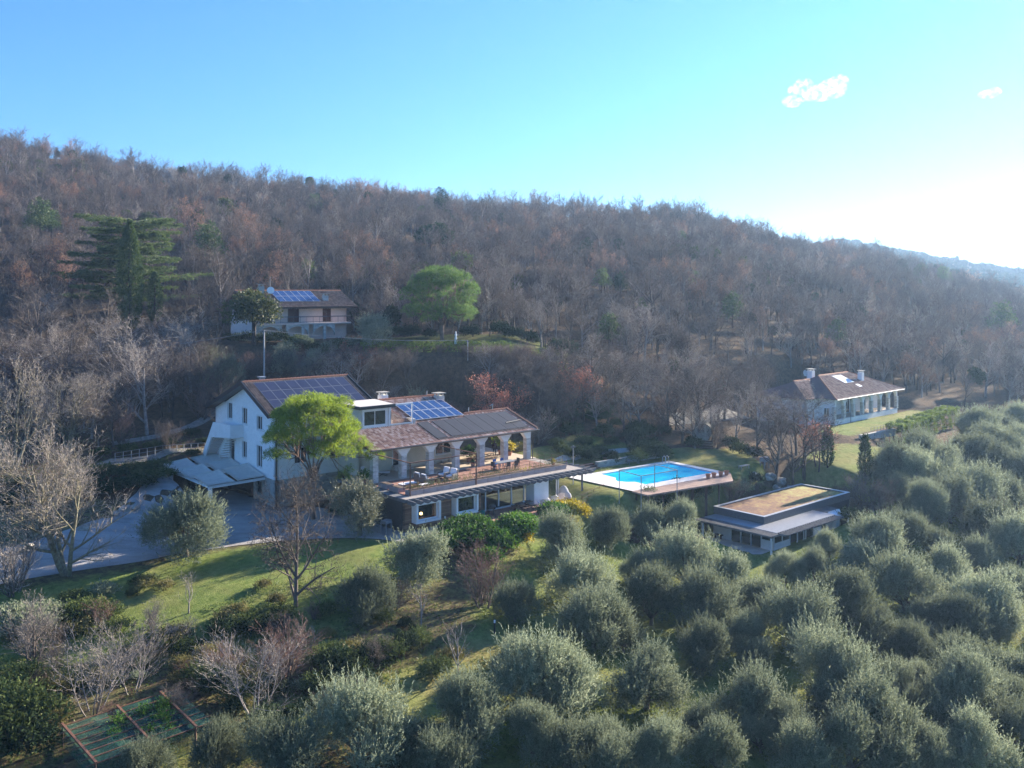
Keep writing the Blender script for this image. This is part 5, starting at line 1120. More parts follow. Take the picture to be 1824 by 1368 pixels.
for a in [(205,770,1.25,0,'slim bare tree on the wooded bank, left of the leaning trunk'), (262,775,1.2,1,'bare tree with a dark leaning trunk beside the woodland path'), (228,745,1.3,3,'pale bare tree behind the leaning trunk on the bank'), (165,740,1.15,5,'bare tree on the leaf covered bank above the fence'), (300,735,1.05,2,'bare tree near the end of the woodland path'),
          (392,775,.75,0,'small bare tree against the corner of the villa'), (340,700,1.0,1,'bare tree on the slope behind the woodland path'), (60,755,1.2,4,'dark bare tree on the far left bank'), (110,720,1.1,3,'bare tree above the far left bank'),
          (1383,866,1.2,2,'left bare tree of the group on the pool lawn, with a dark trunk'), (1412,878,1.05,0,'middle bare tree of the group beside the pool lawn'), (1432,858,1.25,4,'leaning bare tree of the group beside the pool lawn'), (1350,815,.95,5,'bare tree behind the barbecue on the pool lawn'),
          (1290,748,1.1,4,'dark bare tree beside the access lane'), (1330,728,1.15,2,'bare tree on the far side of the access lane'), (1240,768,1.2,0,'leaning bare tree behind the round sauna'), (1215,790,1.1,4,'bare tree left of the round sauna'), (1190,770,1.1,2,'bare tree on the bank behind the pool'), (1268,770,1.0,5,'bare tree right of the round sauna')]:
    bt(a[0], a[1], a[2], a[3], a[4])
bt(1418, 812, .95, 2, 'bare tree at the left corner of the arcade house')
bt(1446, 800, .85, 4, 'dark bare tree hiding the left wall of the arcade house')
bt(1458, 840, .95, 1, 'bare tree with withered red leaves in front of the arcade house', BTR)
bt(880, 0, 1.25, 0, 'tree full of withered pink-red leaves on the slope behind the portico', BTR, D=113)
bt(1040, 0, 1.15, 1, 'reddish bare tree on the slope right of the red-leaved tree', BTR, D=118)
bt(640, 0, .9, 1, 'small reddish tree below the pale olive of the upper house', BTR, D=121)
for i, a in enumerate([(336,1093,1.0,0,'young bare tree alone on the sloping lawn'), (750,1118,1.15,1,'young bare tree below the olive in front of the timber wall'), (816,1212,1.2,0,'young spreading bare tree beside the garden track'), (560,1150,.5,1,'thin bare sapling above the dark shrubs')]):
    bt(a[0], a[1], a[2], a[3], a[4], YNG)
for a in [(862,1085,1.15,2,'dense leafless brown shrub left of the small olive'), (505,1215,1.0,2,'reddish leafless shrub beside the bare fig branches'), (700,1090,.6,3,'low reddish leafless shrub on the grass'), (1790,960,1.1,2,'wide brown leafless shrub at the right side of the grove'), (1745,930,.9,3,'brown leafless shrub behind the right-hand olives'),
          (25,1060,1.2,1,'grey tangle of bare shrub at the left edge below the drive'), (60,1185,1.0,1,'grey bare shrub at the lower left edge'), (300,800,.8,0,'bare shrub beside the iron fence'), (1340,905,.7,3,'bare shrub behind the garden house'), (1530,905,1.0,1,'bare shrub right of the garden house'), (1565,920,1.0,0,'second bare shrub right of the garden house'), (1300,905,.8,2,'bare shrub under the pool platform')]:
    bt(a[0], a[1], a[2], a[3], a[4], BSH, 'shrub', 'bare_shrub')
fig = bare_tree(95, 5.2, .013, 'bark_pale', 'twig_grey', nst=6, lev=3, kids=(7,6,4), first=.25, ang=.75, solid=1, r0=.06, up=.22, twl=.9, wide=7)
plant('fig_tree', fig, hit(165,1275), 1.0, 1, 'sprawling leafless fig tree with pale upturned branches behind the netting', 'fig tree')
plant('fig_tree', fig, hit(235,1235), .8, 3, 'second leafless fig tree with pale branches on the left slope', 'fig tree')
plant('fig_tree', fig, hit(455,1275), .95, 5, 'leafless fig tree with long pale branches right of the netting', 'fig tree')
# green shrubs of the lower slope
SHR = [shrub(400+i, 1.2, 1.3, 300, m_, 7, .15, .07) for i, m_ in enumerate(['scrub','scrub','scrubgold','dark','olive'])]
slp = [(128,1078,.8,0),(148,1112,1.3,0),(168,1095,.9,2),(188,1112,1.1,0),(185,1062,.9,4),(115,1120,1.0,0),(150,1130,1.0,2),(235,1062,.5,3),(205,1135,.9,0),
 (262,1048,.8,2),(245,1042,.6,0),(292,1052,.7,2),(280,1160,1.0,0),(310,1155,1.1,2),(330,1168,.9,0),(405,1118,1.0,2),(425,1128,1.0,0),(450,1135,.9,3),(398,1140,1.1,3),(420,1098,.8,2),(470,1105,.8,0),(490,1078,.7,2),(468,1050,.6,2),(480,1128,.9,3),
 (510,1105,.8,0),(580,1100,.8,0),(600,1195,1.2,3),(630,1205,1.1,0),(660,1190,1.2,3),(690,1180,1.2,0),(720,1165,1.1,3),(745,1150,.9,0),(570,1190,1.0,0),(590,1220,1.0,3),(565,1235,.9,0),(650,1225,.8,3),(625,1170,.9,2),
 (360,1225,1.1,0),(385,1240,1.2,3),(410,1205,.9,2),(440,1195,.8,0),(420,1250,1.0,0),(15,1290,1.8,0),(45,1310,1.6,0),(10,1345,1.9,0),(60,1350,1.4,3),(85,1300,1.1,2),(30,1235,1.3,0),(90,1240,1.0,2),(120,1225,.8,0),(55,1140,1.6,4),(85,1110,1.2,4),(20,1120,1.4,4),
 (330,1190,.7,2),(250,1190,.7,0),(220,1175,.7,2),(780,1205,.9,0),(800,1180,.8,2),(1250,890,1.2,3),(1220,905,1.2,4),(1290,880,1.3,4),(1320,885,1.2,4),(1345,865,1.1,3),(1355,890,1.2,0),(1300,800,1.3,3),(1320,812,1.3,0),(1345,820,1.3,3),(1210,872,1.0,3),(1370,895,1.0,4),
 (1410,905,1.2,0),(1520,930,1.2,0),(1545,900,1.0,2),(1580,905,1.0,0),(1060,815,.9,3),(1000,812,1.0,0),(930,806,1.0,2),(918,802,.9,0),(640,905,.8,0),(600,920,.9,3),(665,920,.8,2),(612,905,.9,0),(1235,800,1.3,3),(1160,800,1.2,3),(1130,798,1.2,3),(1090,800,1.1,3),(1040,800,1.2,3)]
for px, py, s, k in slp:
    single('low_shrub', SHR[k], hit(px, py)-V(0,0,.15), s, 'low untrimmed evergreen shrub growing on the garden slopes', 'shrub', 'low shrubs on the slopes')
rs_ = random.Random(77)
for k in range(20):
    px, D = 405+k*11.5+rs_.uniform(-4,4), rs_.uniform(127.5, 130); single('house_shrub', SHR[rs_.choice([0,3,4,4])], on(px, D, -.2), rs_.uniform(1.0,1.5), 'bush growing against the base of the upper pink house', 'shrub', 'bushes below the upper house')
for _ in range(95):
    px, py = rs_.uniform(-10, 760), rs_.uniform(1105, 1320)
    if py > 1235 and 90 < px < 385: continue
    if (px > 560 and py > 1230) or abs(py-1230+(px-640)*.75) < 18: continue
    slp_k = rs_.choice([0,0,2,2,3,4]); single('low_shrub', SHR[slp_k], hit(px, py)-V(0,0,.2), rs_.uniform(.35,.8), 'low untrimmed evergreen shrub growing on the garden slopes', 'shrub', 'low shrubs on the slopes')
for _ in range(22):
    px, py = rs_.uniform(-10, 700), rs_.uniform(1100, 1300); plant('bare_shrub', BSH[rs_.choice([0,1,2])], hit(px, py)-V(0,0,.1), rs_.uniform(.3,.55), None, 'small leafless bush in the rough grass of the lower slope', 'shrub', 'small leafless bushes of the lower slope')
for k in range(34):
    px, D = rs_.uniform(960, 1190), rs_.uniform(108, 122); single('bank_shrub', SHR[rs_.choice([0,3,3])], on(px, D, -.2), rs_.uniform(.9,1.6), 'dark bush on the shaded slope behind the pool lawn', 'shrub', 'dark bushes on the slope behind the pool')
for k in range(46):
    px, D = rs_.uniform(640, 1030), rs_.uniform(114, 128.6); hmax = CZ-(610-HY)/FP*D-gzf((px-HX)/FP*D, D)
    if hmax > .8: plant('bare_shrub', BSH[rs_.choice([0,1,2,3])], on(px, D, -.1), min(hmax/4.3, rs_.uniform(.5,1.0)), None, 'leafless bush in the scrub on the slope below the upper garden', 'shrub', 'leafless bushes below the upper garden')
for k in range(16):
    px, D = rs_.uniform(650, 1010), 137.5; single('bank_shrub', SHR[3], on(px, D, -.2), rs_.uniform(1.2,2.0), 'dark bush at the back of the upper garden', 'shrub', 'dark bushes at the back of the upper garden')
for k in range(14):
    q = pl(rs_.uniform(-1,12), rs_.uniform(-3.2,-.6)); single('bank_shrub', SHR[rs_.choice([0,3,4])], V(q.x,q.y,gzf(q.x,q.y)-.1), rs_.uniform(.7,1.2), 'bush growing under the edge of the pool platform', 'shrub', 'bushes under the pool platform')
bk = [(30,905,1.8),(70,900,1.6),(110,895,1.6),(150,885,1.6),(190,880,1.6),(225,872,1.7),(255,868,1.5),(205,850,1.4),(240,840,1.3),(275,835,1.3),(290,850,1.3),(160,860,1.5),(120,865,1.5),(60,870,1.5),(20,870,1.5),(255,852,1.3),(180,842,1.3),(345,818,1.0),(365,790,1.0),(340,775,1.1),(300,792,1.1),(270,800,1.1),(230,805,1.2),(180,812,1.2)]
for px, py, s in bk:
    single('bank_shrub', SHR[3 if s != 1.3 else 0], hit(px, py)-V(0,0,.3), s, 'dark ground shrub on the shaded bank behind the drive', 'shrub', 'dark shrubs on the bank behind the drive', szz=s*.7)
# ---- the wood on the hill ----------------------------------------------------------
FT = []
for i, (bk_, tm, lf) in enumerate([('bark','twig_brown',None), ('bark_pale','twig_grey',None), ('bark','twig_purple',None), ('bark_dark','twig_purple',None), ('bark_pale','twig_brown',None), ('bark','twig_red','rustleaf'), ('bark','twig_purple',None), ('bark_dark','twig_brown',None)]):
    FT.append(bare_tree(200+i, 8.8, .026, bk_, tm, kids=(8,6,5,4), lev=4, solid=1, wide=5.8, leaf=lf, nleaf=700 if lf else 0, first=.3, ang=.62, up=.16))
rg = np.random.RandomState(5)
def forest_pts():
    out = []
    for D0 in range(92, 470):
        wdt = 1.24*D0+30; st = 3.0 if D0 < 200 else 3.4 if D0 < 300 else 4.0
        for k in range(int(wdt/st/st*1.0)+ (rg.rand() < (wdt/st/st) % 1)):
            out.append(((rg.rand()-.5)*wdt+D0*.0, D0+rg.rand()))
    return np.array(out)
fp = forest_pts(); X, Y = fp[:,0], fp[:,1]; PX = HX+FP*X/Y
ok = (Y > 108+np.where(PX < 400, -6, 0)+np.where(PX > 980, 6, 0)) | ((PX < 330) & (Y > 99))
ok &= ~((PX > 1395) & (Y < 158)) & ~((PX > 1630) & (Y < 151)) & ~((PX > 960) & (PX < 1480) & (Y < 112))
def inframe(X, Y, ox, oy, yaw, x0, x1, y0, y1):
    c, s = math.cos(yaw), math.sin(yaw); lx = (X-ox)*c+(Y-oy)*s; ly = -(X-ox)*s+(Y-oy)*c; return (lx > x0) & (lx < x1) & (ly > y0) & (ly < y1)
ok &= ~inframe(X, Y, LO.x, LO.y, YL, -6, 22, -3, 14) & ~((Y > 129.5) & (Y < 138) & (PX > 620) & (PX < 1010)) & ~inframe(X, Y, RO.x, RO.y, YR, -8, 27, -9, 16)
ok &= ~inframe(X, Y, HO.x, HO.y, YH, -16, 30, -20, 19) & ~((PX > 1180) & (PX < 1480) & (Y > 118) & (Y < 136) & (rg.rand(len(Y)) < .6)) & ~inframe(X, Y, PO.x, PO.y, YP, -12, 19, -3, 19)
ok &= ~((PX > 60) & (PX < 400) & (Y < 112) & (rg.rand(len(Y)) < .72))
for (ex, eD, ew) in EVG: ok &= ~((np.abs(PX-ex) < ew*.9) & (Y > eD-15) & (Y < eD+3))
ok &= ~((PX > 110) & (PX < 360) & (Y > 128) & (Y < 160) & (rg.rand(len(Y)) < .85))
X, Y, PX = X[ok], Y[ok], PX[ok]; Zg = gz(X, Y)
hgt = .48+.45*rg.rand(len(X))+.45*(rg.rand(len(X)) < .07)
topmin = np.where((PX > 400) & (PX < 1000) & (Y < np.where(PX < 650, 134, 129.5)), CZ-(609-HY)/FP*Y-Zg, 99)   # the scrub below the upper garden stays low
hgt = np.minimum(hgt, topmin/9.0*(.75+.35*rg.rand(len(X)))); okk = hgt > .16
X, Y, PX, Zg, hgt = X[okk], Y[okk], PX[okk], Zg[okk], hgt[okk]
# clumps: neighbouring trees tend to be of one kind
cl = np.sin(X*.05+Y*.031)+np.sin(X*.021-Y*.06+1)+rg.randn(len(X))*1.1
kind = np.clip(((cl+3.4)/6.8*8).astype(int), 0, 7); kind[(kind == 5) & (rg.rand(len(X)) < .75)] = 6; red = np.sin(X*.06+4)*np.sin(Y*.045+X*.02); kind[(red > .55) & (rg.rand(len(X)) < .2)] = 5; kind[rg.rand(len(X)) < .012] = 5
kind[(rg.rand(len(X)) < .035) & (Y > 140)] = 8; kind[(np.sin(X*.043-1)*np.sin(Y*.05+2) > .72) & (rg.rand(len(X)) < .3) & (Y > 150)] = 9; hgt[(kind > 7)] *= .8
o_ = np.argsort(Y-hgt*12); X, Y, Zg, hgt, kind = X[o_], Y[o_], Zg[o_], hgt[o_], kind[o_]
ntree = 300
for i in range(ntree):
    s = float(hgt[i]); k_ = int(kind[i]) % 8
    src = BT[k_ % 6] if s >= .6 else BSH[k_ % 4]; 
    plant('woodland_tree', src, (X[i], Y[i], Zg[i]-.1), s if s >= .6 else s*1.9, None, 'leafless grey-brown tree at the foot of the wooded hill', 'tree', 'bare trees along the foot of the wood')
print('forest', len(X))
src_col = bpy.data.collections.new('wood_sources'); srcs = []
for i, (a, b_) in enumerate(FT):
    va = np.empty(len(a.vertices)*3, np.float32); a.vertices.foreach_get('co', va); vb = np.empty(len(b_.vertices)*3, np.float32); b_.vertices.foreach_get('co', vb)
    bm_ = bpy.data.meshes.new('wood_tree_%d' % i)
    o2 = bpy.data.objects.new('k%d' % i, None)
    def faces_of(m_):
        lt = np.empty(len(m_.polygons), np.int32); m_.polygons.foreach_get('loop_total', lt); li = np.empty(len(m_.loops), np.int32); m_.loops.foreach_get('vertex_index', li)
        ls = np.empty(len(m_.polygons), np.int32); m_.polygons.foreach_get('loop_start', ls); return [li[ls[lt == k][:,None]+np.arange(k)] for k in (3, 4) if (lt == k).any()]
    fa, fb = faces_of(a), faces_of(b_); na_ = len(va)//3
    fs_ = fa+[f+na_ for f in fb]; mi = np.concatenate([np.full(len(f), 0) for f in fa]+[np.full(len(f), 1 if f.shape[1] == 3 else 2) for f in fb])
    mats = [M['bark']]+list(b_.materials); mats[0] = a.materials[0]
    me2 = npmesh('wood_tree', np.concatenate([va, vb]).reshape(-1, 3), fs_, mats, mi)
    bpy.data.objects.remove(o2); o2 = bpy.data.objects.new('wood_tree', me2); src_col.objects.link(o2); srcs.append(o2)
for i_, m_ in enumerate(['dark','scrub']):
    me2 = blob_tree(720+i_, 2.3, 7.5, 420, m_, .45, .28, .1)[1]; o2 = bpy.data.objects.new('evergreen_source', me2); src_col.objects.link(o2); srcs.append(o2)
def instanced(name, P, idx, scl, rot, sources, kind_='stuff'):
    me = bpy.data.meshes.new(name); me.vertices.add(len(P)); me.vertices.foreach_set('co', np.asarray(P, np.float32).ravel())
    for nme, typ, arr in (('idx','INT',np.asarray(idx, np.int32)), ('scl','FLOAT',np.asarray(scl, np.float32)), ('rot','FLOAT',np.asarray(rot, np.float32))):
        at = me.attributes.new(nme, typ, 'POINT'); at.data.foreach_set('value', arr)
    o = obj(name, me); g = bpy.data.node_groups.new(name, 'GeometryNodeTree')
    g.interface.new_socket('Geometry', in_out='INPUT', socket_type='NodeSocketGeometry'); g.interface.new_socket('Geometry', in_out='OUTPUT', socket_type='NodeSocketGeometry')
    gi, go = g.nodes.new('NodeGroupInput'), g.nodes.new('NodeGroupOutput'); jn = g.nodes.new('GeometryNodeJoinGeometry')
    def attr(n_, t_):
        q = g.nodes.new('GeometryNodeInputNamedAttribute'); q.data_type = t_; q.inputs['Name'].default_value = n_; return q.outputs[0]
    ai, asx, ar = attr('idx','INT'), attr('scl','FLOAT'), attr('rot','FLOAT'); cx = g.nodes.new('ShaderNodeCombineXYZ'); g.links.new(ar, cx.inputs[2])
    for k, so_ in enumerate(sources):
        oi = g.nodes.new('GeometryNodeObjectInfo'); oi.inputs['Object'].default_value = so_; oi.inputs['As Instance'].default_value = True
        cmp_ = g.nodes.new('FunctionNodeCompare'); cmp_.data_type = 'INT'; cmp_.operation = 'EQUAL'; g.links.new(ai, cmp_.inputs[2]); cmp_.inputs[3].default_value = k
        ip = g.nodes.new('GeometryNodeInstanceOnPoints'); g.links.new(gi.outputs[0], ip.inputs['Points']); g.links.new(cmp_.outputs[0], ip.inputs['Selection']); g.links.new(oi.outputs['Geometry'], ip.inputs['Instance'])
        g.links.new(cx.outputs[0], ip.inputs['Rotation']); g.links.new(asx, ip.inputs['Scale']); g.links.new(ip.outputs[0], jn.inputs[0])
    g.links.new(jn.outputs[0], go.inputs[0]); md = o.modifiers.new('scatter', 'NODES'); md.node_group = g
    return tag(o, kind=kind_)
q = slice(ntree, None)
tag(instanced('bare_wood', np.stack([X[q], Y[q], Zg[q]-.1], -1), kind[q], hgt[q]*1.05, rg.rand(len(X[q]))*6.28, srcs), 'dense leafless wood covering the whole hillside', 'wood')
# far hill behind: rounded evergreen and mixed crowns
far = []
rgf = np.random.RandomState(9)
for k in range(5200):
    D = 480+620*rgf.rand()**.8; px = 1330+640*rgf.rand(); x = (px-HX)/FP*D; far.append((x, D, gzf(x, D)-.5))
far = np.array(far)
fs_src = []
for i in range(2):
    t_, c_ = blob_tree(700+i, 4.2, 8.5, 260, 'dark', 1.1, .8, .1); o2 = bpy.data.objects.new('far_tree', c_); fs_src.append(o2)
tag(instanced('far_wood', far, np.minimum(rgf.randint(0, 8, len(far)), 3)*0+rgf.choice(4, len(far), p=[.42,.42,.08,.08]), .8+.6*rgf.rand(len(far)), rgf.rand(len(far))*6.28, fs_src+srcs[:2]), 'hazy far-off wood on the distant ridge at right', 'wood')
# low growth: dry tufts and seedlings over open ground
tf = []
rgt = np.random.RandomState(3); tv, tfc = [], []
n_ = 60000; D = 44+62*rgt.rand(n_)**.9; px = -60+1950*rgt.rand(n_); x = (px-HX)/FP*D; z = gz(x, D)
nb_ = (px < 1250) | (D < 100)
keep = np.ones(n_, bool)
for L in (inframe(x, D, HO.x, HO.y, YH, -26, 31, -20, 15), inframe(x, D, QO.x, QO.y, YQ, -4, 19, -4, 7), inframe(x, D, PO.x, PO.y, YP, -3, 15, -3, 10)): keep &= ~L
cl = np.sin(x*.9+D*.4)+np.sin(x*.37-D*.8)+rgt.randn(n_)*.7; keep &= (cl > -.3)
P = np.stack([x, D, z], -1)[keep]; m_ = len(P); d = unit(np.stack([rgt.randn(m_)*.5, rgt.randn(m_)*.5, np.ones(m_)], -1))
sz = .7+1.1*np.clip(np.sin(P[:,0]*.31+1)*np.cos(P[:,1]*.27), 0, 1)*(P[:,1] < 72); v, f = shoots(P, d, .17*sz, 5, .17*np.repeat(sz, 5), .05, rgt, .65)
tag(obj('grass_tufts', npmesh('grass_tufts', v, f, M['grassblade'])), 'uneven tufts of grass on the slopes', 'grass', kind='stuff')
# ------------------------------------------------------------------ furniture and small things
def hthing(name, s, t, z, rz, lab, cat, group=None): return empty(name, H(s, t, z), YH+R(rz), lab, cat, group)
def rock(seed, r):
    rg_ = random.Random(seed); b = MB(); n, m_ = 9, 6; ph = [rg_.uniform(.75,1.2) for _ in range(n*m_)]
    for i in range(1, m_):
        a = math.pi*i/m_
        for j in range(n):
            q = 2*math.pi*j/n; k = ph[i*n-n+j]*r; b.v.append((math.cos(q)*math.sin(a)*k*1.25, math.sin(q)*math.sin(a)*k, math.cos(a)*k*.75))
    b.v += [(0,0,.72*r), (0,0,-.7*r)]; T, B = len(b.v)-2, len(b.v)-1
    for i in range(m_-2):
        for j in range(n): b.f.append((i*n+j, (i+1)*n+j, (i+1)*n+(j+1) % n, i*n+(j+1) % n)); b.m.append(0)
    for j in range(n): b.f.append((T, j, (j+1) % n)); b.f.append((B, (m_-2)*n+(j+1) % n, (m_-2)*n+j)); b.m += [0, 0]
    return b.mesh('boulder', M['rock'])
# planters on the terrace edge
PLT = [shrub(600, .55, .35, 60, 'scrub', 5, .09, .05), shrub(601, .6, .25, 45, 'scrubgold', 5, .09, .05), shrub(602, .5, .22, 30, 'yellowbush', 5, .09, .05)]
protos = {}
for i in range(13):
    s = 6.3+i*1.5; gk = 0 if i in (6,7,8) else 1
    e = hthing('planter_box', s, -15.05, 3.03, 0, 'brown planter box, %s from the left along the front terrace edge' % ORD[i], 'planter', 'planter boxes along the terrace edge')
    if not protos:
        b = MB(); b.box(-.73,.73,-.4,.4,0,.42); protos['a'] = b.mesh('box', M['corten']); b = MB(); b.box(-.69,.69,-.36,.36,.42,.425); protos['b'] = b.mesh('soil', M['soil'])
    obj('box', protos['a'], e); obj('soil', protos['b'], e)
    for k in range(2): o = obj('plants', PLT[(gk+(k*i) % 2) % 2 if i != 9 else 2], e, (-.35+.7*k,0,.40)); o.scale = (.8,.6,.9+.3*gk)
for i in range(2):
    e = hthing('planter_box', 5.8, -13.0+i*1.9, 3.03, 90, ['brown planter box at the front left terrace corner','brown planter box behind the corner planter on the left terrace edge'][i], 'planter', 'planter boxes along the terrace edge')
    obj('box', protos['a'], e); obj('soil', protos['b'], e)
# rusty frame and railing
e = hthing('rusty_frame', 0, 0, 0, 0, 'tall rusty steel frame of posts and rails over the terrace corner', 'frame')
for (x, y) in ((5.55,-15.5), (13.1,-15.5)):
    b = MB(); b.beam((x,y,3.0), (x,y,6.0), .09); b.build('post', M['rust'], e)
for p, q in (((5.55,-15.5,6.0), (13.1,-15.5,6.0)), ((5.55,-15.5,6.0), (5.55,-9.6,6.0)), ((13.1,-15.5,6.0), (13.1,-9.6,6.0))):
    b = MB(); b.beam(p, q, .08); b.build('rail', M['rust'], e)
def railing(name, pts, h, n, lab, rails=2, mat='rust', group=None, th=.035, close=False):
    o = Vector(pts[0]); e = empty(name, o, 0, lab, 'railing', group)
    for a, b_ in zip(pts[:-1], pts[1:]):
        a, b_ = Vector(a)-o, Vector(b_)-o
        for k in range(n+1):
            p = a.lerp(b_, k/n); b = MB(); b.beam(p, p+V(0,0,h), th); b.build('post', M[mat], e)
        b = MB()
        for r_ in range(rails): b.beam(a+V(0,0,h*(1-r_*.42)), b_+V(0,0,h*(1-r_*.42)), th*.6)
        b.build('rails', M[mat], e)
    return e
railing('terrace_railing', [H(5.5,-14.5,3.45), H(25.4,-14.5,3.45)], .75, 13, 'thin rusty railing behind the terrace planters', 2, th=.04)
railing('side_railing', [H(25.9,-14.6,3.0), H(26.3,-9.5,3.0)], 1.0, 4, 'thin railing at the right end of the terrace')
railing('deck_railing', [H(13.2,-18.3,.12), H(19.5,-19.2,.12), H(24,-18.8,.12), H(29.4,-16.8,.12)], .95, 4, 'thin dark railing along the edge of the lower deck', 3, 'darkwood')
# armchairs
def armchair(s, t, rz, lab):
    e = hthing('armchair', s, t, 3.03, rz, lab, 'armchair', 'wicker armchairs on the terrace')
    b = MB(); b.box(-.42,.42,-.42,.42,.18,.32); b.build('seat_frame', M['wicker'], e)
    b = MB(); b.hexa([(-.42,.34,.3),(.42,.34,.3),(.42,.44,.3),(-.42,.44,.3),(-.42,.5,.95),(.42,.5,.95),(.42,.6,.95),(-.42,.6,.95)]); b.build('backrest', M['wicker'], e)
    for sx in (-1, 1):
        b = MB(); b.box(sx*.42-.06,sx*.42+.06,-.42,.46,.0,.62); b.build('armrest', M['wicker'], e)
    b = MB(); b.box(-.34,.34,-.44,.32,.32,.46); b.build('seat_cushion', M['cushion'], e)
    b = MB(); b.hexa([(-.34,.2,.46),(.34,.2,.46),(.34,.33,.46),(-.34,.33,.46),(-.34,.36,1.05),(.34,.36,1.05),(.34,.5,1.05),(-.34,.5,1.05)]); b.build('back_cushion', M['cushion'], e)
armchair(9.6,-11.3,90,'leftmost wicker armchair with pale cushions on the terrace'); armchair(9.6,-12.4,90,'second wicker armchair, in front of the leftmost one'); armchair(12.6,-11.0,-80,'wicker armchair with pale cushions facing the left pair'); armchair(12.7,-12.1,-75,'front wicker armchair of the facing right pair')
def table(name, s, t, z, rz, L, Wd, h, mat, lab, legm=None, group=None, cat='table'):
    e = hthing(name, s, t, z, rz, lab, cat, group); b = MB(); b.box(-L/2,L/2,-Wd/2,Wd/2,h-.05,h); b.build('tabletop', M[mat], e)
    for sx in (-1,1):
        for sy in (-1,1): b = MB(); b.box(sx*(L/2-.07)-.035,sx*(L/2-.07)+.035,sy*(Wd/2-.07)-.035,sy*(Wd/2-.07)+.035,0,h-.05); b.build('leg', M[legm or mat], e)
    return e
table('low_table', 7.6,-12.1,3.03,0,1.7,.9,.38,'cushion','low pale table behind the corner planters on the terrace','rafter'); table('low_table', 8.6,-13.4,3.03,0,1.0,.6,.34,'cushion','small low pale table near the rusty corner post','rafter'); table('low_table', 11.1,-11.8,3.03,0,.8,.8,.35,'darkwood','dark low table between the wicker armchairs')
table('dining_table', 20.3,-11.2,3.03,0,2.3,1.0,.75,'greymetal','long grey dining table on the terrace')
def chair(s, t, rz, lab, mat='black', z=3.03, group='dining chairs on the terrace'):
    e = hthing('dining_chair', s, t, z, rz, lab, 'chair', group)
    b = MB(); b.box(-.22,.22,-.22,.22,.42,.46); b.build('seat', M[mat], e); b = MB(); b.box(-.22,.22,.19,.23,.46,.9); b.build('backrest', M[mat], e)
    for sx in (-1,1):
        for sy in (-1,1): b = MB(); b.box(sx*.2-.018,sx*.2+.018,sy*.2-.018,sy*.2+.018,0,.42); b.build('leg', M[mat], e)
chair(18.8,-11.2,90,'dark chair at the left end of the dining table'); chair(21.9,-11.2,-90,'dark chair at the right end of the dining table'); chair(19.7,-10.4,0,'blue backed chair behind the dining table, left','blue'); chair(20.7,-10.4,0,'blue backed chair behind the dining table, right','blue'); chair(19.8,-12.1,180,'dark chair on the near side of the dining table, left'); chair(20.9,-12.1,180,'dark chair on the near side of the dining table, right')
def picnic(s, t, z, rz, lab, mat='timber', L=1.9):
    e = hthing('picnic_table', s, t, z, rz, lab, 'picnic table'); b = MB(); b.box(-L/2,L/2,-.4,.4,.7,.75); b.build('tabletop', M[mat], e)
    for sy in (-1,1):
        b = MB(); b.box(-L/2,L/2,sy*.75-.14,sy*.75+.14,.42,.46); b.build('bench_seat', M[mat], e)
    for sx in (-1,1):
        b = MB(); b.beam((sx*(L/2-.3),-.7,0), (sx*(L/2-.3),.25,.7), .08, .05); b.beam((sx*(L/2-.3)+.06,.7,0), (sx*(L/2-.3)+.06,-.25,.7), .08, .05); b.beam((sx*(L/2-.3),-.85,.4), (sx*(L/2-.3),.85,.4), .06, .08); b.build('leg_frame', M[mat], e)
picnic(21.2,-6.3,3.06,0,'long timber picnic table under the arches','timber',2.9); picnic(17.9,-16.9,.13,10,'dark timber picnic table on the lower deck','darkwood')
b = MB(); b.lathe([(.02,0),(.1,.02),(.13,.1),(.12,.1)], (0,0,0), 12); o = b.build('bowl', M['white']); o.location = H(17.9,-16.9,.88); tag(o, 'small white bowl on the lower picnic table', 'bowl')
# deck chairs of slats
def lounge(s, t, rz, lab, mat='white'):
    e = hthing('deck_chair', s, t, .13, rz, lab, 'deck chair', 'deck chairs on the lower deck')
    b = MB(); [b.hexa([(-.26,-.35+k*.16,.36-k*.035),(.26,-.35+k*.16,.36-k*.035),(.26,-.22+k*.16,.33-k*.035),(-.26,-.22+k*.16,.33-k*.035),(-.26,-.35+k*.16,.39-k*.035),(.26,-.35+k*.16,.39-k*.035),(.26,-.22+k*.16,.36-k*.035),(-.26,-.22+k*.16,.36-k*.035)]) for k in range(4)]; b.build('seat', M[mat], e)
    b = MB(); [b.hexa([(x-.05,.25,.22),(x+.05,.25,.22),(x+.05,.28,.22),(x-.05,.28,.22),(x*1.2-.06,.62,1.0-abs(x)*.35),(x*1.2+.06,.62,1.0-abs(x)*.35),(x*1.2+.06,.65,1.0-abs(x)*.35),(x*1.2-.06,.65,1.0-abs(x)*.35)]) for x in (-.24,-.12,0,.12,.24)]; b.build('backrest', M[mat], e)
    for sx in (-1,1):
        b = MB(); b.box(sx*.36-.07,sx*.36+.07,-.4,.42,.52,.55); b.box(sx*.33-.03,sx*.33+.03,-.36,-.28,0,.52); b.beam((sx*.3,-.3,.34), (sx*.3,.6,.03), .04, .1); b.build('armrest', M[mat], e)
lounge(20.0,-17.3,150,'leftmost white slatted deck chair beside the white pier'); lounge(21.7,-16.9,155,'second white slatted deck chair from the white pier'); lounge(23.2,-16.5,150,'third white slatted deck chair, beside the covered chair')
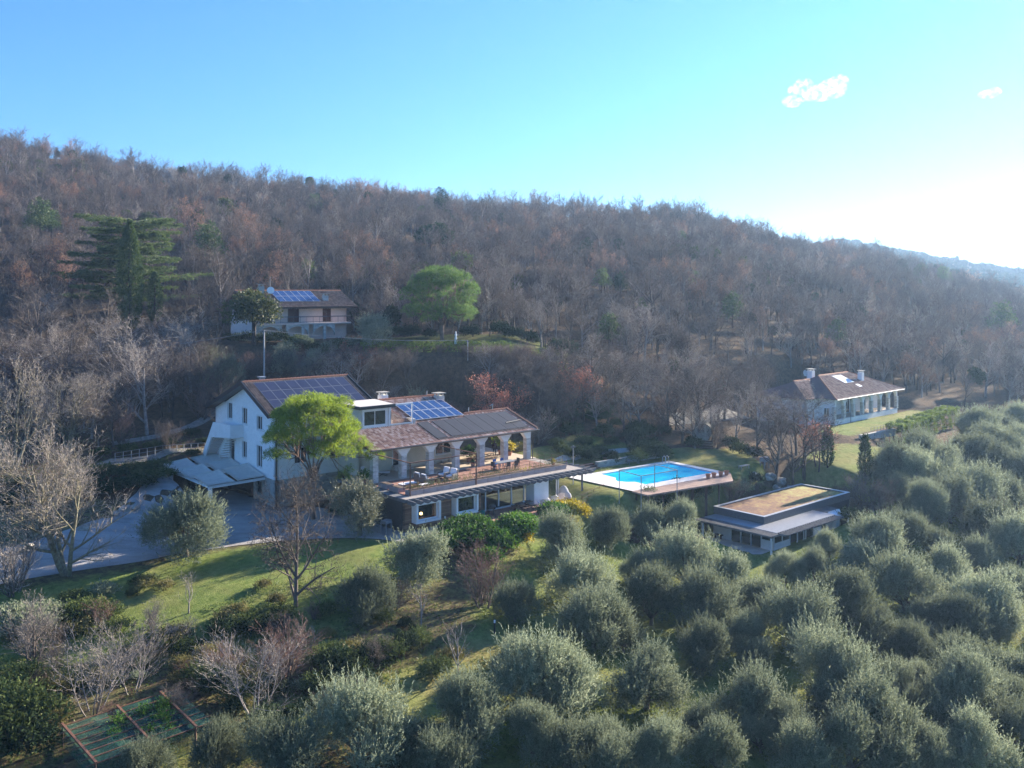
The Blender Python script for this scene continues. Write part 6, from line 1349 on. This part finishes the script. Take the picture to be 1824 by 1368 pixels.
def cover(s, t, r_, h_, lab):
    rg_ = random.Random(int(s*10)); b = MB(); n = 16
    pr_ = [(1.1,0),(1.0,.35),(.8,.7),(.45,.92),(.1,1.0)]
    for k, (q, z) in enumerate(pr_):
        for j in range(n):
            a = 2*math.pi*j/n; w_ = 1+.08*math.sin(a*5+k)*(1-z)+rg_.uniform(-.04,.04); b.v.append((math.cos(a)*r_*q*w_, math.sin(a)*r_*q*w_*.8, z*h_))
    for k in range(len(pr_)-1):
        for j in range(n): b.f.append((k*n+j, k*n+(j+1) % n, (k+1)*n+(j+1) % n, (k+1)*n+j)); b.m.append(0)
    b.f.append(tuple((len(pr_)-1)*n+j for j in range(n))); b.m.append(0); o = b.build('dust_cover', M['cloth']); o.location = H(s,t,.12); tag(o, lab, 'cover')
cover(24.9,-15.2,.55,1.15,'tall furniture hidden under a pale grey dust cover on the patio'); cover(24.4,-16.3,.42,.75,'low furniture under a grey dust cover on the lower deck')
# grill, jar, worktable
e = hthing('kettle_grill', 14.2,-16.6,.13,0,'black covered grill on the lower deck beside the timber wall','grill'); b = MB(); b.lathe([(.05,.55),(.3,.62),(.36,.8),(.3,1.0),(.05,1.1)], (0,0,0), 14); b.build('bowl', M['black'], e, smooth=True)
for a in (0.5,2.6,4.7): b = MB(); b.tube([(math.cos(a)*.2,math.sin(a)*.2,.65), (math.cos(a)*.32,math.sin(a)*.32,0)], .02, 6); b.build('leg', M['black'], e)
b = MB(); b.box(.35,.8,-.25,.25,.72,.76); b.build('side_shelf', M['black'], e)
o = MB().lathe([(.18,0),(.26,.2),(.28,.5),(.2,.72),(.16,.75)], (0,0,0), 14).build('water_jar', M['greenpot'], smooth=True); o.location = H(13.0,-16.6,.07); tag(o, 'green glazed jar at the corner of the timber wall', 'jar')
e = table('work_table', 3.2,-15.2,.05,20,.9,.7,.95,'greymetal','small grey metal barbecue table on the gravel left of the timber wall'); b = MB(); b.box(-.4,.4,-.3,.3,.95,1.15); b.build('fire_tray', M['greymetal'], e)
# bollards
for i, (s_, px, py, lab) in enumerate([(0,792.7,938,'black garden light post beneath the box windows'), (1,881,1130,'black garden light post beside the grassy track'), (2,1177,811,'black garden light post at the corner of the pool lawn'), (3,1009,833,'white capped light post behind the terrace end'), (4,1440,795,'small light post on the lawn behind the tree group')]):
    p = hit(px, py); b = MB(); b.lathe([(.07,0),(.07,.72),(.07,.74)], (0,0,0), 10); e = empty('garden_light', p, 0, lab, 'garden light', 'garden light posts'); b.build('post', M['black'], e); b = MB(); b.lathe([(.065,.74),(.065,.9),(.07,.92)], (0,0,0), 10); b.build('lens', M['white'], e)
# pots with plants under the arches
def pot(s, t, z, r_, h_, lab, plant_=None, sc_=1, loc=None):
    e = empty('potted_plant' if plant_ else 'flower_pot', loc or H(s,t,z), 0, lab, 'potted plant' if plant_ else 'flower pot')
    MB().lathe([(r_*.7,0),(r_*.95,h_*.85),(r_*1.1,h_*.86),(r_*1.1,h_),(r_*.9,h_),(r_*.85,h_*.9)], (0,0,0), 14).build('pot', M['terracotta'], e)
    if plant_: o = obj('foliage', plant_, e, (0,0,h_*.7)); o.scale = (sc_,)*3
PT = shrub(610, .75, 1.9, 260, 'pinebright', 6, .22, .11); PT2 = shrub(611, .5, .9, 120, 'laurel', 6, .16, .1); PT3 = shrub(612, .5, 1.1, 120, 'yellowbush', 6, .18, .1)
pot(25.0,-4.9,3.06,.35,.5,'tall potted plant with light green leaves behind the standing figure',PT); pot(25.4,-5.9,3.06,.3,.4,'potted plant with yellow-green leaves between two right-hand pillars',PT3); pot(18.4,-8.2,3.06,.28,.42,'terracotta pot at the foot of the fifth pillar',PT2,.4); pot(19.6,-6.0,3.06,.3,.4,'potted green bush beside the long picnic table',PT2,1.3); pot(25.2,-13.3,3.03,.22,.3,'small terracotta pot at the right end of the planters',PT3,.4); pot(5.0,-8.6,3.0,.35,.5,'potted bush at the left end of the arches',PT2,1)
for i in range(4):
    p = pl(9.6+i*.95+(i > 1)*.2, -.55, .05); pot(0,0,0,.27,.5,['first','second','third','fourth'][i]+' terracotta pot from the left on the pool platform',None,1,p)
for i, (s, t, lab) in enumerate([(6.0,-5.6,'white folding lounger under the arches at left'), (7.3,-6.1,'second white lounger under the arches, beside the first')]):
    e = hthing('lounger', s+1.2, t, 3.06, 30+i*20, lab, 'lounger'); b = MB(); b.box(-.3,.3,-.8,.2,.3,.38); b.build('seat', M['cushion'], e); b = MB(); b.hexa([(-.3,.2,.3),(.3,.2,.3),(.3,.28,.3),(-.3,.28,.3),(-.3,.6,.95),(.3,.6,.95),(.3,.68,.95),(-.3,.68,.95)]); b.build('backrest', M['cushion'], e)
    for sx in (-1,1): b = MB(); b.beam((sx*.28,-.6,0), (sx*.28,.3,.34), .04); b.beam((sx*.28,.2,0), (sx*.28,-.4,.34), .04); b.build('leg_frame', M['darkgrey'], e)
# person standing under the arches
def person(loc, rz):
    e = empty('person', loc, rz, 'person in dark clothes standing with their back turned under the arches', 'person')
    J = {'p':(0,0,.95,.15), 'b':(0,.01,1.15,.15), 'c':(0,.01,1.35,.165), 'n':(0,0,1.5,.065), 'h0':(0,-.01,1.58,.085), 'h1':(0,-.02,1.68,.098), 'h2':(0,-.01,1.76,.075)}
    for s_, k in ((-1,'l'), (1,'r')):
        J.update({k+'s':(s_*.19,0,1.42,.07), k+'e':(s_*.26,.03,1.13,.048), k+'w':(s_*.25,-.06,.9,.035), k+'d':(s_*.25,-.09,.83,.04), k+'hp':(s_*.1,0,.9,.105), k+'k':(s_*.12,-.01,.5,.068), k+'a':(s_*.14,.02,.1,.045), k+'t':(s_*.16,-.14,.04,.042)})
        for f in range(5): J[k+'f%d' % f] = (s_*(.25+(.028 if f == 4 else 0)), -.10+(-.02 if f == 4 else .018*(f-1.5)), .74+(.03 if f == 4 else abs(f-1.5)*.008), .010)
    E = [('p','b'),('b','c'),('c','n'),('n','h0'),('h0','h1'),('h1','h2')]
    for k in 'lr': E += [('c',k+'s'),(k+'s',k+'e'),(k+'e',k+'w'),(k+'w',k+'d'),('p',k+'hp'),(k+'hp',k+'k'),(k+'k',k+'a'),(k+'a',k+'t')]+[(k+'d',k+'f%d' % f) for f in range(5)]
    ks = list(J); me_ = bpy.data.meshes.new('body'); me_.from_pydata([J[k][:3] for k in ks], [(ks.index(a), ks.index(b_)) for a, b_ in E], []); me_.materials.append(M['cloth_dark'])
    o = obj('body', me_, e); md = o.modifiers.new('skin', 'SKIN'); o.modifiers.new('sub', 'SUBSURF').levels = 1; o.modifiers['sub'].render_levels = 1
    for v_, k in zip(me_.skin_vertices[0].data, ks): v_.radius = (J[k][3],)*2; v_.use_root = (k == 'p')
    b = MB(); b.lathe([(.02,.11),(.09,.07),(.108,.0),(.1,-.07),(.08,-.09)], (0,.012,1.71), 12); b.build('hair', M['darkwood'], e, smooth=True)
    b = MB(); b.lathe([(.19,-.05),(.2,.2),(.205,.4),(.19,.5),(.1,.56)], (0,.01,.93), 14); b.build('jacket', M['cloth_dark'], e, smooth=True).scale = (1,.8,1)
M['cloth_dark'] = SM('dark_clothing', (.03,.022,.028), (.045,.035,.04), .9, 6)
person(H(23.7,-5.3,3.06), YH+R(160))
# ---- around the pool ----------------------------------------------------------
e = empty('metal_gazebo', (0,0,0), 0, 'slender metal frame standing at the near corner of the pool', 'gazebo'); A_ = [W(1103,841.4,91.5), W(1166,830.6,94.6), W(1206,839.8,91.7), W(1142,850.6,88.7)]
for q in A_: q.z = 3.45
e.location = A_[3]; o0 = Vector(A_[3])
for q in A_: b = MB(); b.beam((q.x-o0.x,q.y-o0.y,gzf(q.x,q.y)-o0.z-.1), (q.x-o0.x,q.y-o0.y,0), .07); b.build('post', M['greymetal'], e)
for i in range(4): b = MB(); b.beam(A_[i]-o0, A_[(i+1) % 4]-o0, .06); b.build('rail', M['greymetal'], e)
e = empty('pool_ladder', pl(12.0,8.2,.05), YP, 'shiny curved steel ladder at the far corner of the pool', 'ladder')
for x in (0,.5): MB().tube([(x,.35,0), (x,.3,.75), (x,.05,.95), (x,-.2,.75), (x,-.25,-.3)], .03, 7).build('handrail', M['steel'], e)
p = hit(1128, 827); e = empty('garden_bench', p, R(20), 'pale teal garden bench against the low stone wall', 'bench'); b = MB(); b.box(-.7,.7,-.25,.25,.4,.45); b.build('seat', M['teal'] if 'teal' in M else M['greymetal'], e); b = MB(); b.hexa([(-.7,.22,.45),(.7,.22,.45),(.7,.26,.45),(-.7,.26,.45),(-.7,.34,.95),(.7,.34,.95),(.7,.38,.95),(-.7,.38,.95)]); b.build('backrest', M['greymetal'], e)
for sx in (-1,1): b = MB(); b.box(sx*.64-.03,sx*.64+.03,-.24,-.18,0,.62); b.box(sx*.64-.03,sx*.64+.03,.2,.26,0,.45); b.build('leg', M['greymetal'], e)
wl = [hit(1062,834), hit(1120,824), hit(1190,812)]; o0 = wl[0]; b = MB()
for a, c in zip(wl[:-1], wl[1:]): b.beam(a-o0+V(0,0,.2), c-o0+V(0,0,.2), .45, 1.0)
o = b.build('retaining_wall', M['stone']); o.location = o0; tag(o, 'low dark stone retaining wall behind the pool', 'wall')
p = hit(1083,826); e = table('small_chest', 0,0,0,0,1.1,.6,.45,'terracotta','small reddish chest table on the lawn behind the stone wall'); e.location = hit(1083,822)
p = hit(1050,836); b = MB(); [b.box(-1.6+k*.2,1.2,-.5+k*.45,-.1+k*.45,0,.18+.16*k) for k in range(3)]; o = b.build('timber_steps', M['darkwood']); o.location = p; o.rotation_euler = (0,0,YH); tag(o, 'dark timber steps beside the terrace end', 'steps')
# barrel sauna
p = hit(1256, 800); p = p+V(0,1.6,0); p.z = gzf(p.x, p.y)+.5; e = empty('barrel_sauna', p, R(-12), 'round pale timber barrel sauna with small windows and a dark roof', 'sauna')
b = MB(); n = 24; cz_ = 1.15; r_ = 1.12
b.tube([(0,0,cz_), (0,2.6,cz_)], r_, n); b.build('barrel', M['barrel'], e)
b = MB(); b.lathe([], (0,0,0), 3) if False else None
for k in range(13):
    a0, a1 = math.pi*(.02+.96*k/13), math.pi*(.02+.96*(k+1)/13); b.hexa([(math.cos(a)*rr, y, cz_+math.sin(a)*rr*1.02) for y in (-.35, 2.75) for a, rr in ((a0,r_+.02),(a1,r_+.02),(a1,r_+.1),(a0,r_+.1))])
b.build('roof', M['shingle'], e)
for x, w2, z0, z1 in ((0,.22,cz_+.05,cz_+.85), (-.58,.1,cz_+.1,cz_+.65), (.58,.1,cz_+.1,cz_+.65)): b = MB(); b.box(x-w2,x+w2,-.06,-.01,z0,z1); b.build('window', M['glass'], e)
MB().tube([(.0,2.0,cz_+1.0), (0,2.0,cz_+1.75)], .07, 8).build('stove_pipe', M['steel'], e)
b = MB(); b.box(-.9,.9,.2,.4,-.5,.35); b.box(-.9,.9,2.0,2.2,-.5,.35); b.build('cradle', M['darkwood'], e)
b = MB(); [b.box(-.9+k*.1,1.4-k*.1,-1.8+k*.42,-1.4+k*.42+.04,-.6,-.42+k*.22) for k in range(4)]; b.build('steps', M['darkwood'], e)
p = hit(1362, 838); e = table('barbecue_stand', 0,0,0,0,1.1,.7,.9,'greymetal','grey metal barbecue box on tall legs on the lawn below the bare trees'); e.location = p; b = MB(); b.box(-.55,.55,-.35,.35,.9,1.35); b.build('fire_box', M['greymetal'], e)
p = hit(1325, 836); e = table('stone_bench', 0,0,0,0,1.6,.5,.42,'rock','low stone bench on the lawn at the right of the pool'); e.location = p
for i, (px, py, r_) in enumerate([(1370,850,.7),(1390,862,.8),(1405,872,.6),(1420,885,.55),(1345,848,.5),(1380,872,.6)]):
    o = obj('boulder', rock(i, r_)); p = hit(px, py); o.location = p; o.rotation_euler = (0,0,i); tag(o, 'grey boulder, %s of those on the bank right of the pool' % ORD[i], 'boulder', 'boulders on the bank')
for i, (px, py, r_) in enumerate([(32,985,.55),(50,982,.75),(72,978,.5),(90,975,.45),(205,917,.4),(225,912,.5),(240,908,.45),(150,945,.5),(165,938,.4),(108,968,.4)]):
    o = obj('boulder', rock(20+i, r_)); p = hit(px, py); o.location = p+V(0,0,.05); o.rotation_euler = (0,0,i*1.3); tag(o, 'pale boulder, %s in the line edging the back of the drive' % ORD[i], 'boulder', 'boulders along the drive')
# ---- fences, poles, wires --------------------------------------------------------
railing('iron_fence', [hit(365,806)+V(0,0,0), hit(290,812), hit(205,824)], 1.0, 6, 'grey iron fence along the garden path left of the villa', 3, 'greymetal', th=.05)
railing('lawn_fence', [rl(-2,-6.6,-.4), rl(3.2,-6.9,-.4)], 1.0, 6, 'thin wire fence in front of the arcade house lawn', 3, 'greymetal', th=.04)
ret = [rl(-6,-7.0,-1.6), rl(3.5,-7.4,-1.6)]; b = MB(); b.beam(ret[0]-ret[0]-V(0,0,-.2), ret[1]-ret[0]-V(0,0,-.2), .5, 2.8); o = b.build('lawn_wall', M['stone']); o.location = ret[0]; tag(o, 'dark stone retaining wall under the arcade house lawn', 'wall')
def pole(px, pyb, pyt, D, lab, r_=.12):
    p = W(px, pyt, D); g0 = gzf(p.x, p.y); e = empty('utility_pole', (p.x, p.y, g0), 0, lab, 'utility pole'); MB().tube([(0,0,-.3), (0,0,p.z-g0)], [r_, r_*.75], 8).build('post', M['greymetal'], e); b = MB(); b.box(-.25,.25,-.05,.05,p.z-g0-.25,p.z-g0-.12); b.build('crossarm', M['darkgrey'], e); return p
p1 = pole(470.5, 690, 588, 112, 'tall grey utility pole behind the ridge of the villa'); p2 = pole(1021, 830, 793, 97, 'thin white pole on the lawn behind the terrace end', .06); p3 = W(1150, 600, 150)
p4 = pole(833, 650, 606, 127, 'short grey pole in the scrub below the stone pine', .1)
def wire(a, b_, sag, lab):
    pts = [a.lerp(b_, k/14)-V(0,0,sag*4*(k/14)*(1-k/14)) for k in range(15)]; b = MB(); b.tube([q-a for q in pts], .022, 4); o = b.build('overhead_wire', M['greymetal']); o.location = a; tag(o, lab, 'wire')
wire(p1, p4, .5, 'thin overhead wire from the grey pole to the right'); wire(p1, W(-40,640,118), .8, 'thin overhead wire from the grey pole to the left edge')
# garden statue on the upper lawn
p = on(812, 133); e = empty('garden_statue', p, 0, 'small white garden statue right of the upper stone pine', 'statue'); MB().lathe([(.25,0),(.22,.5),(.25,.55)], (0,0,0), 10).build('plinth', M['plaster'], e); MB().lathe([(.16,.55),(.2,.8),(.12,1.05),(.19,1.35),(.07,1.55),(.12,1.7),(.03,1.85)], (0,0,0), 12).build('figure', M['plaster'], e, smooth=True)
# ---- netted vegetable frame --------------------------------------------------------
c4 = [W(a, b_, FP*23.5/(b_-HY)) for a, b_ in ((107,1295), (315,1226), (378,1286), (165,1362))]
o0 = c4[0].copy(); o0.z = gzf(o0.x, o0.y); e = empty('netted_frame', o0, 0, 'green netted vegetable frame with wooden beams at the lower left', 'garden frame')
loc = lambda u_, v_: (c4[0].lerp(c4[1], u_)).lerp(c4[3].lerp(c4[2], u_), v_)-o0
for u_ in (.02,.47,.85):
    b = MB(); b.beam(loc(u_,-.02)+V(0,0,.1), loc(u_,1.03)+V(0,0,.1), .12, .10); b.build('beam', M['rust'], e)
    for v_ in (0,1): q = loc(u_, v_); b = MB(); b.beam(q, V(q.x,q.y,gzf(q.x+o0.x,q.y+o0.y)-o0.z-.2), .10); b.build('post', M['darkwood'], e)
for k in range(8): b = MB(); b.beam(loc(-.05,k/7), loc(1.03,k/7), .045); b.build('batten', M['rust'], e)
b = MB(); g = 8
b.v = [tuple(loc(i/g, j/g)+V(0,0,-.03-.08*math.sin(i*2.3)*math.sin(j*1.9)**2)) for i in range(g+1) for j in range(g+1)]; b.f = [(i*(g+1)+j, i*(g+1)+j+1, (i+1)*(g+1)+j+1, (i+1)*(g+1)+j) for i in range(g) for j in range(g)]; b.m = [0]*len(b.f)
for (u0, v0), (u1, v1) in (((0,1),(1,1)), ((1,0),(1,1)), ((0,0),(0,1))):
    a, c = loc(u0,v0), loc(u1,v1); b.poly([a, c, V(c.x,c.y,c.z-.8), V(a.x,a.y,a.z-.8)])
b.build('net', M['net'], e)
for k, (u_, v_) in enumerate([(.62,.3),(.7,.55),(.78,.35),(.55,.7),(.68,.8),(.3,.5),(.4,.3)]):
    q = loc(u_, v_)+o0; q.z = gzf(q.x, q.y); single('bean_plant', shrub(700+k % 3, .45, 1.5, 90, 'laurel', 6, .14, .06) if k < 3 else bpy.data.objects['bean_plant'].data, q, 1, 'green climbing plant growing under the net', 'plant', 'plants under the netting')
# steps between the glossy shrubs
b = MB(); q0 = hit(845, 985); q1 = hit(878, 950)
for k in range(7): q = q0.lerp(q1, k/6)-q0; b.box(q.x-.75, q.x+.75, q.y-.2, q.y+.25, q.z-.3, q.z+.12)
o = b.build('garden_steps', M['timber']); o.location = q0; tag(o, 'timber edged garden steps between the glossy shrubs', 'steps')
# ---- clouds (far outside the haze) ---------------------------------------------------
mc = bpy.data.materials.new('cloud_vapour'); mc.use_nodes = True; t = mc.node_tree; t.nodes.clear()
pvn = t.nodes.new('ShaderNodeVolumePrincipled'); pvn.inputs['Color'].default_value = (1,1,1,1); pvn.inputs['Anisotropy'].default_value = .3
tc_ = N(t, 'ShaderNodeTexCoord'); nn = noise(t, tc_.outputs['Object'], .10, 7, .72)
t.links.new(mth(t, 'MAXIMUM', mth(t, 'MULTIPLY_ADD', nn, .3, -.148), 0), pvn.inputs['Density']); o_ = t.nodes.new('ShaderNodeOutputMaterial'); t.links.new(pvn.outputs[0], o_.inputs['Volume'])
def cloud(lobes, lab):
    b = MB()
    for (px, py, rx, rz_, D) in lobes:
        c = W(px, py, D); n = 12; k = D/FP
        b.tube([c+V(0,0,math.sin(a)*rz_*k*1.3) for a in np.linspace(-1.5,1.5,8)], [max(.5, math.cos(a)*rx*k*1.25) for a in np.linspace(-1.5,1.5,8)], n)
    o = b.build('cloud', mc); tag(o, lab, 'cloud')
cloud([(1412,180,16,9,1500),(1420,160,14,10,1500),(1432,150,14,9,1503),(1440,170,20,8,1502),(1462,165,22,12,1500),(1482,158,22,14,1500),(1495,145,14,10,1504)], 'small ragged white cloud in the upper right of the sky')
cloud([(1760,168,14,6,1500),(1772,163,10,6,1502)], 'tiny faint cloud wisp near the right edge of the sky')
# ------------------------------------------------------------------ haze
b = MB(); b.box(-1650, 2150, -55, 2420, -40, 175)
m = bpy.data.materials.new('haze_air'); m.use_nodes = True; t = m.node_tree; t.nodes.clear()
pv_ = t.nodes.new('ShaderNodeVolumePrincipled'); pv_.inputs['Color'].default_value = (.42,.66,1,1); pv_.inputs['Density'].default_value = .00026; pv_.inputs['Anisotropy'].default_value = .42
o_ = t.nodes.new('ShaderNodeOutputMaterial'); t.links.new(pv_.outputs[0], o_.inputs['Volume'])
tag(b.build('haze', m), 'thin blue winter haze filling the air', 'haze', kind='stuff')
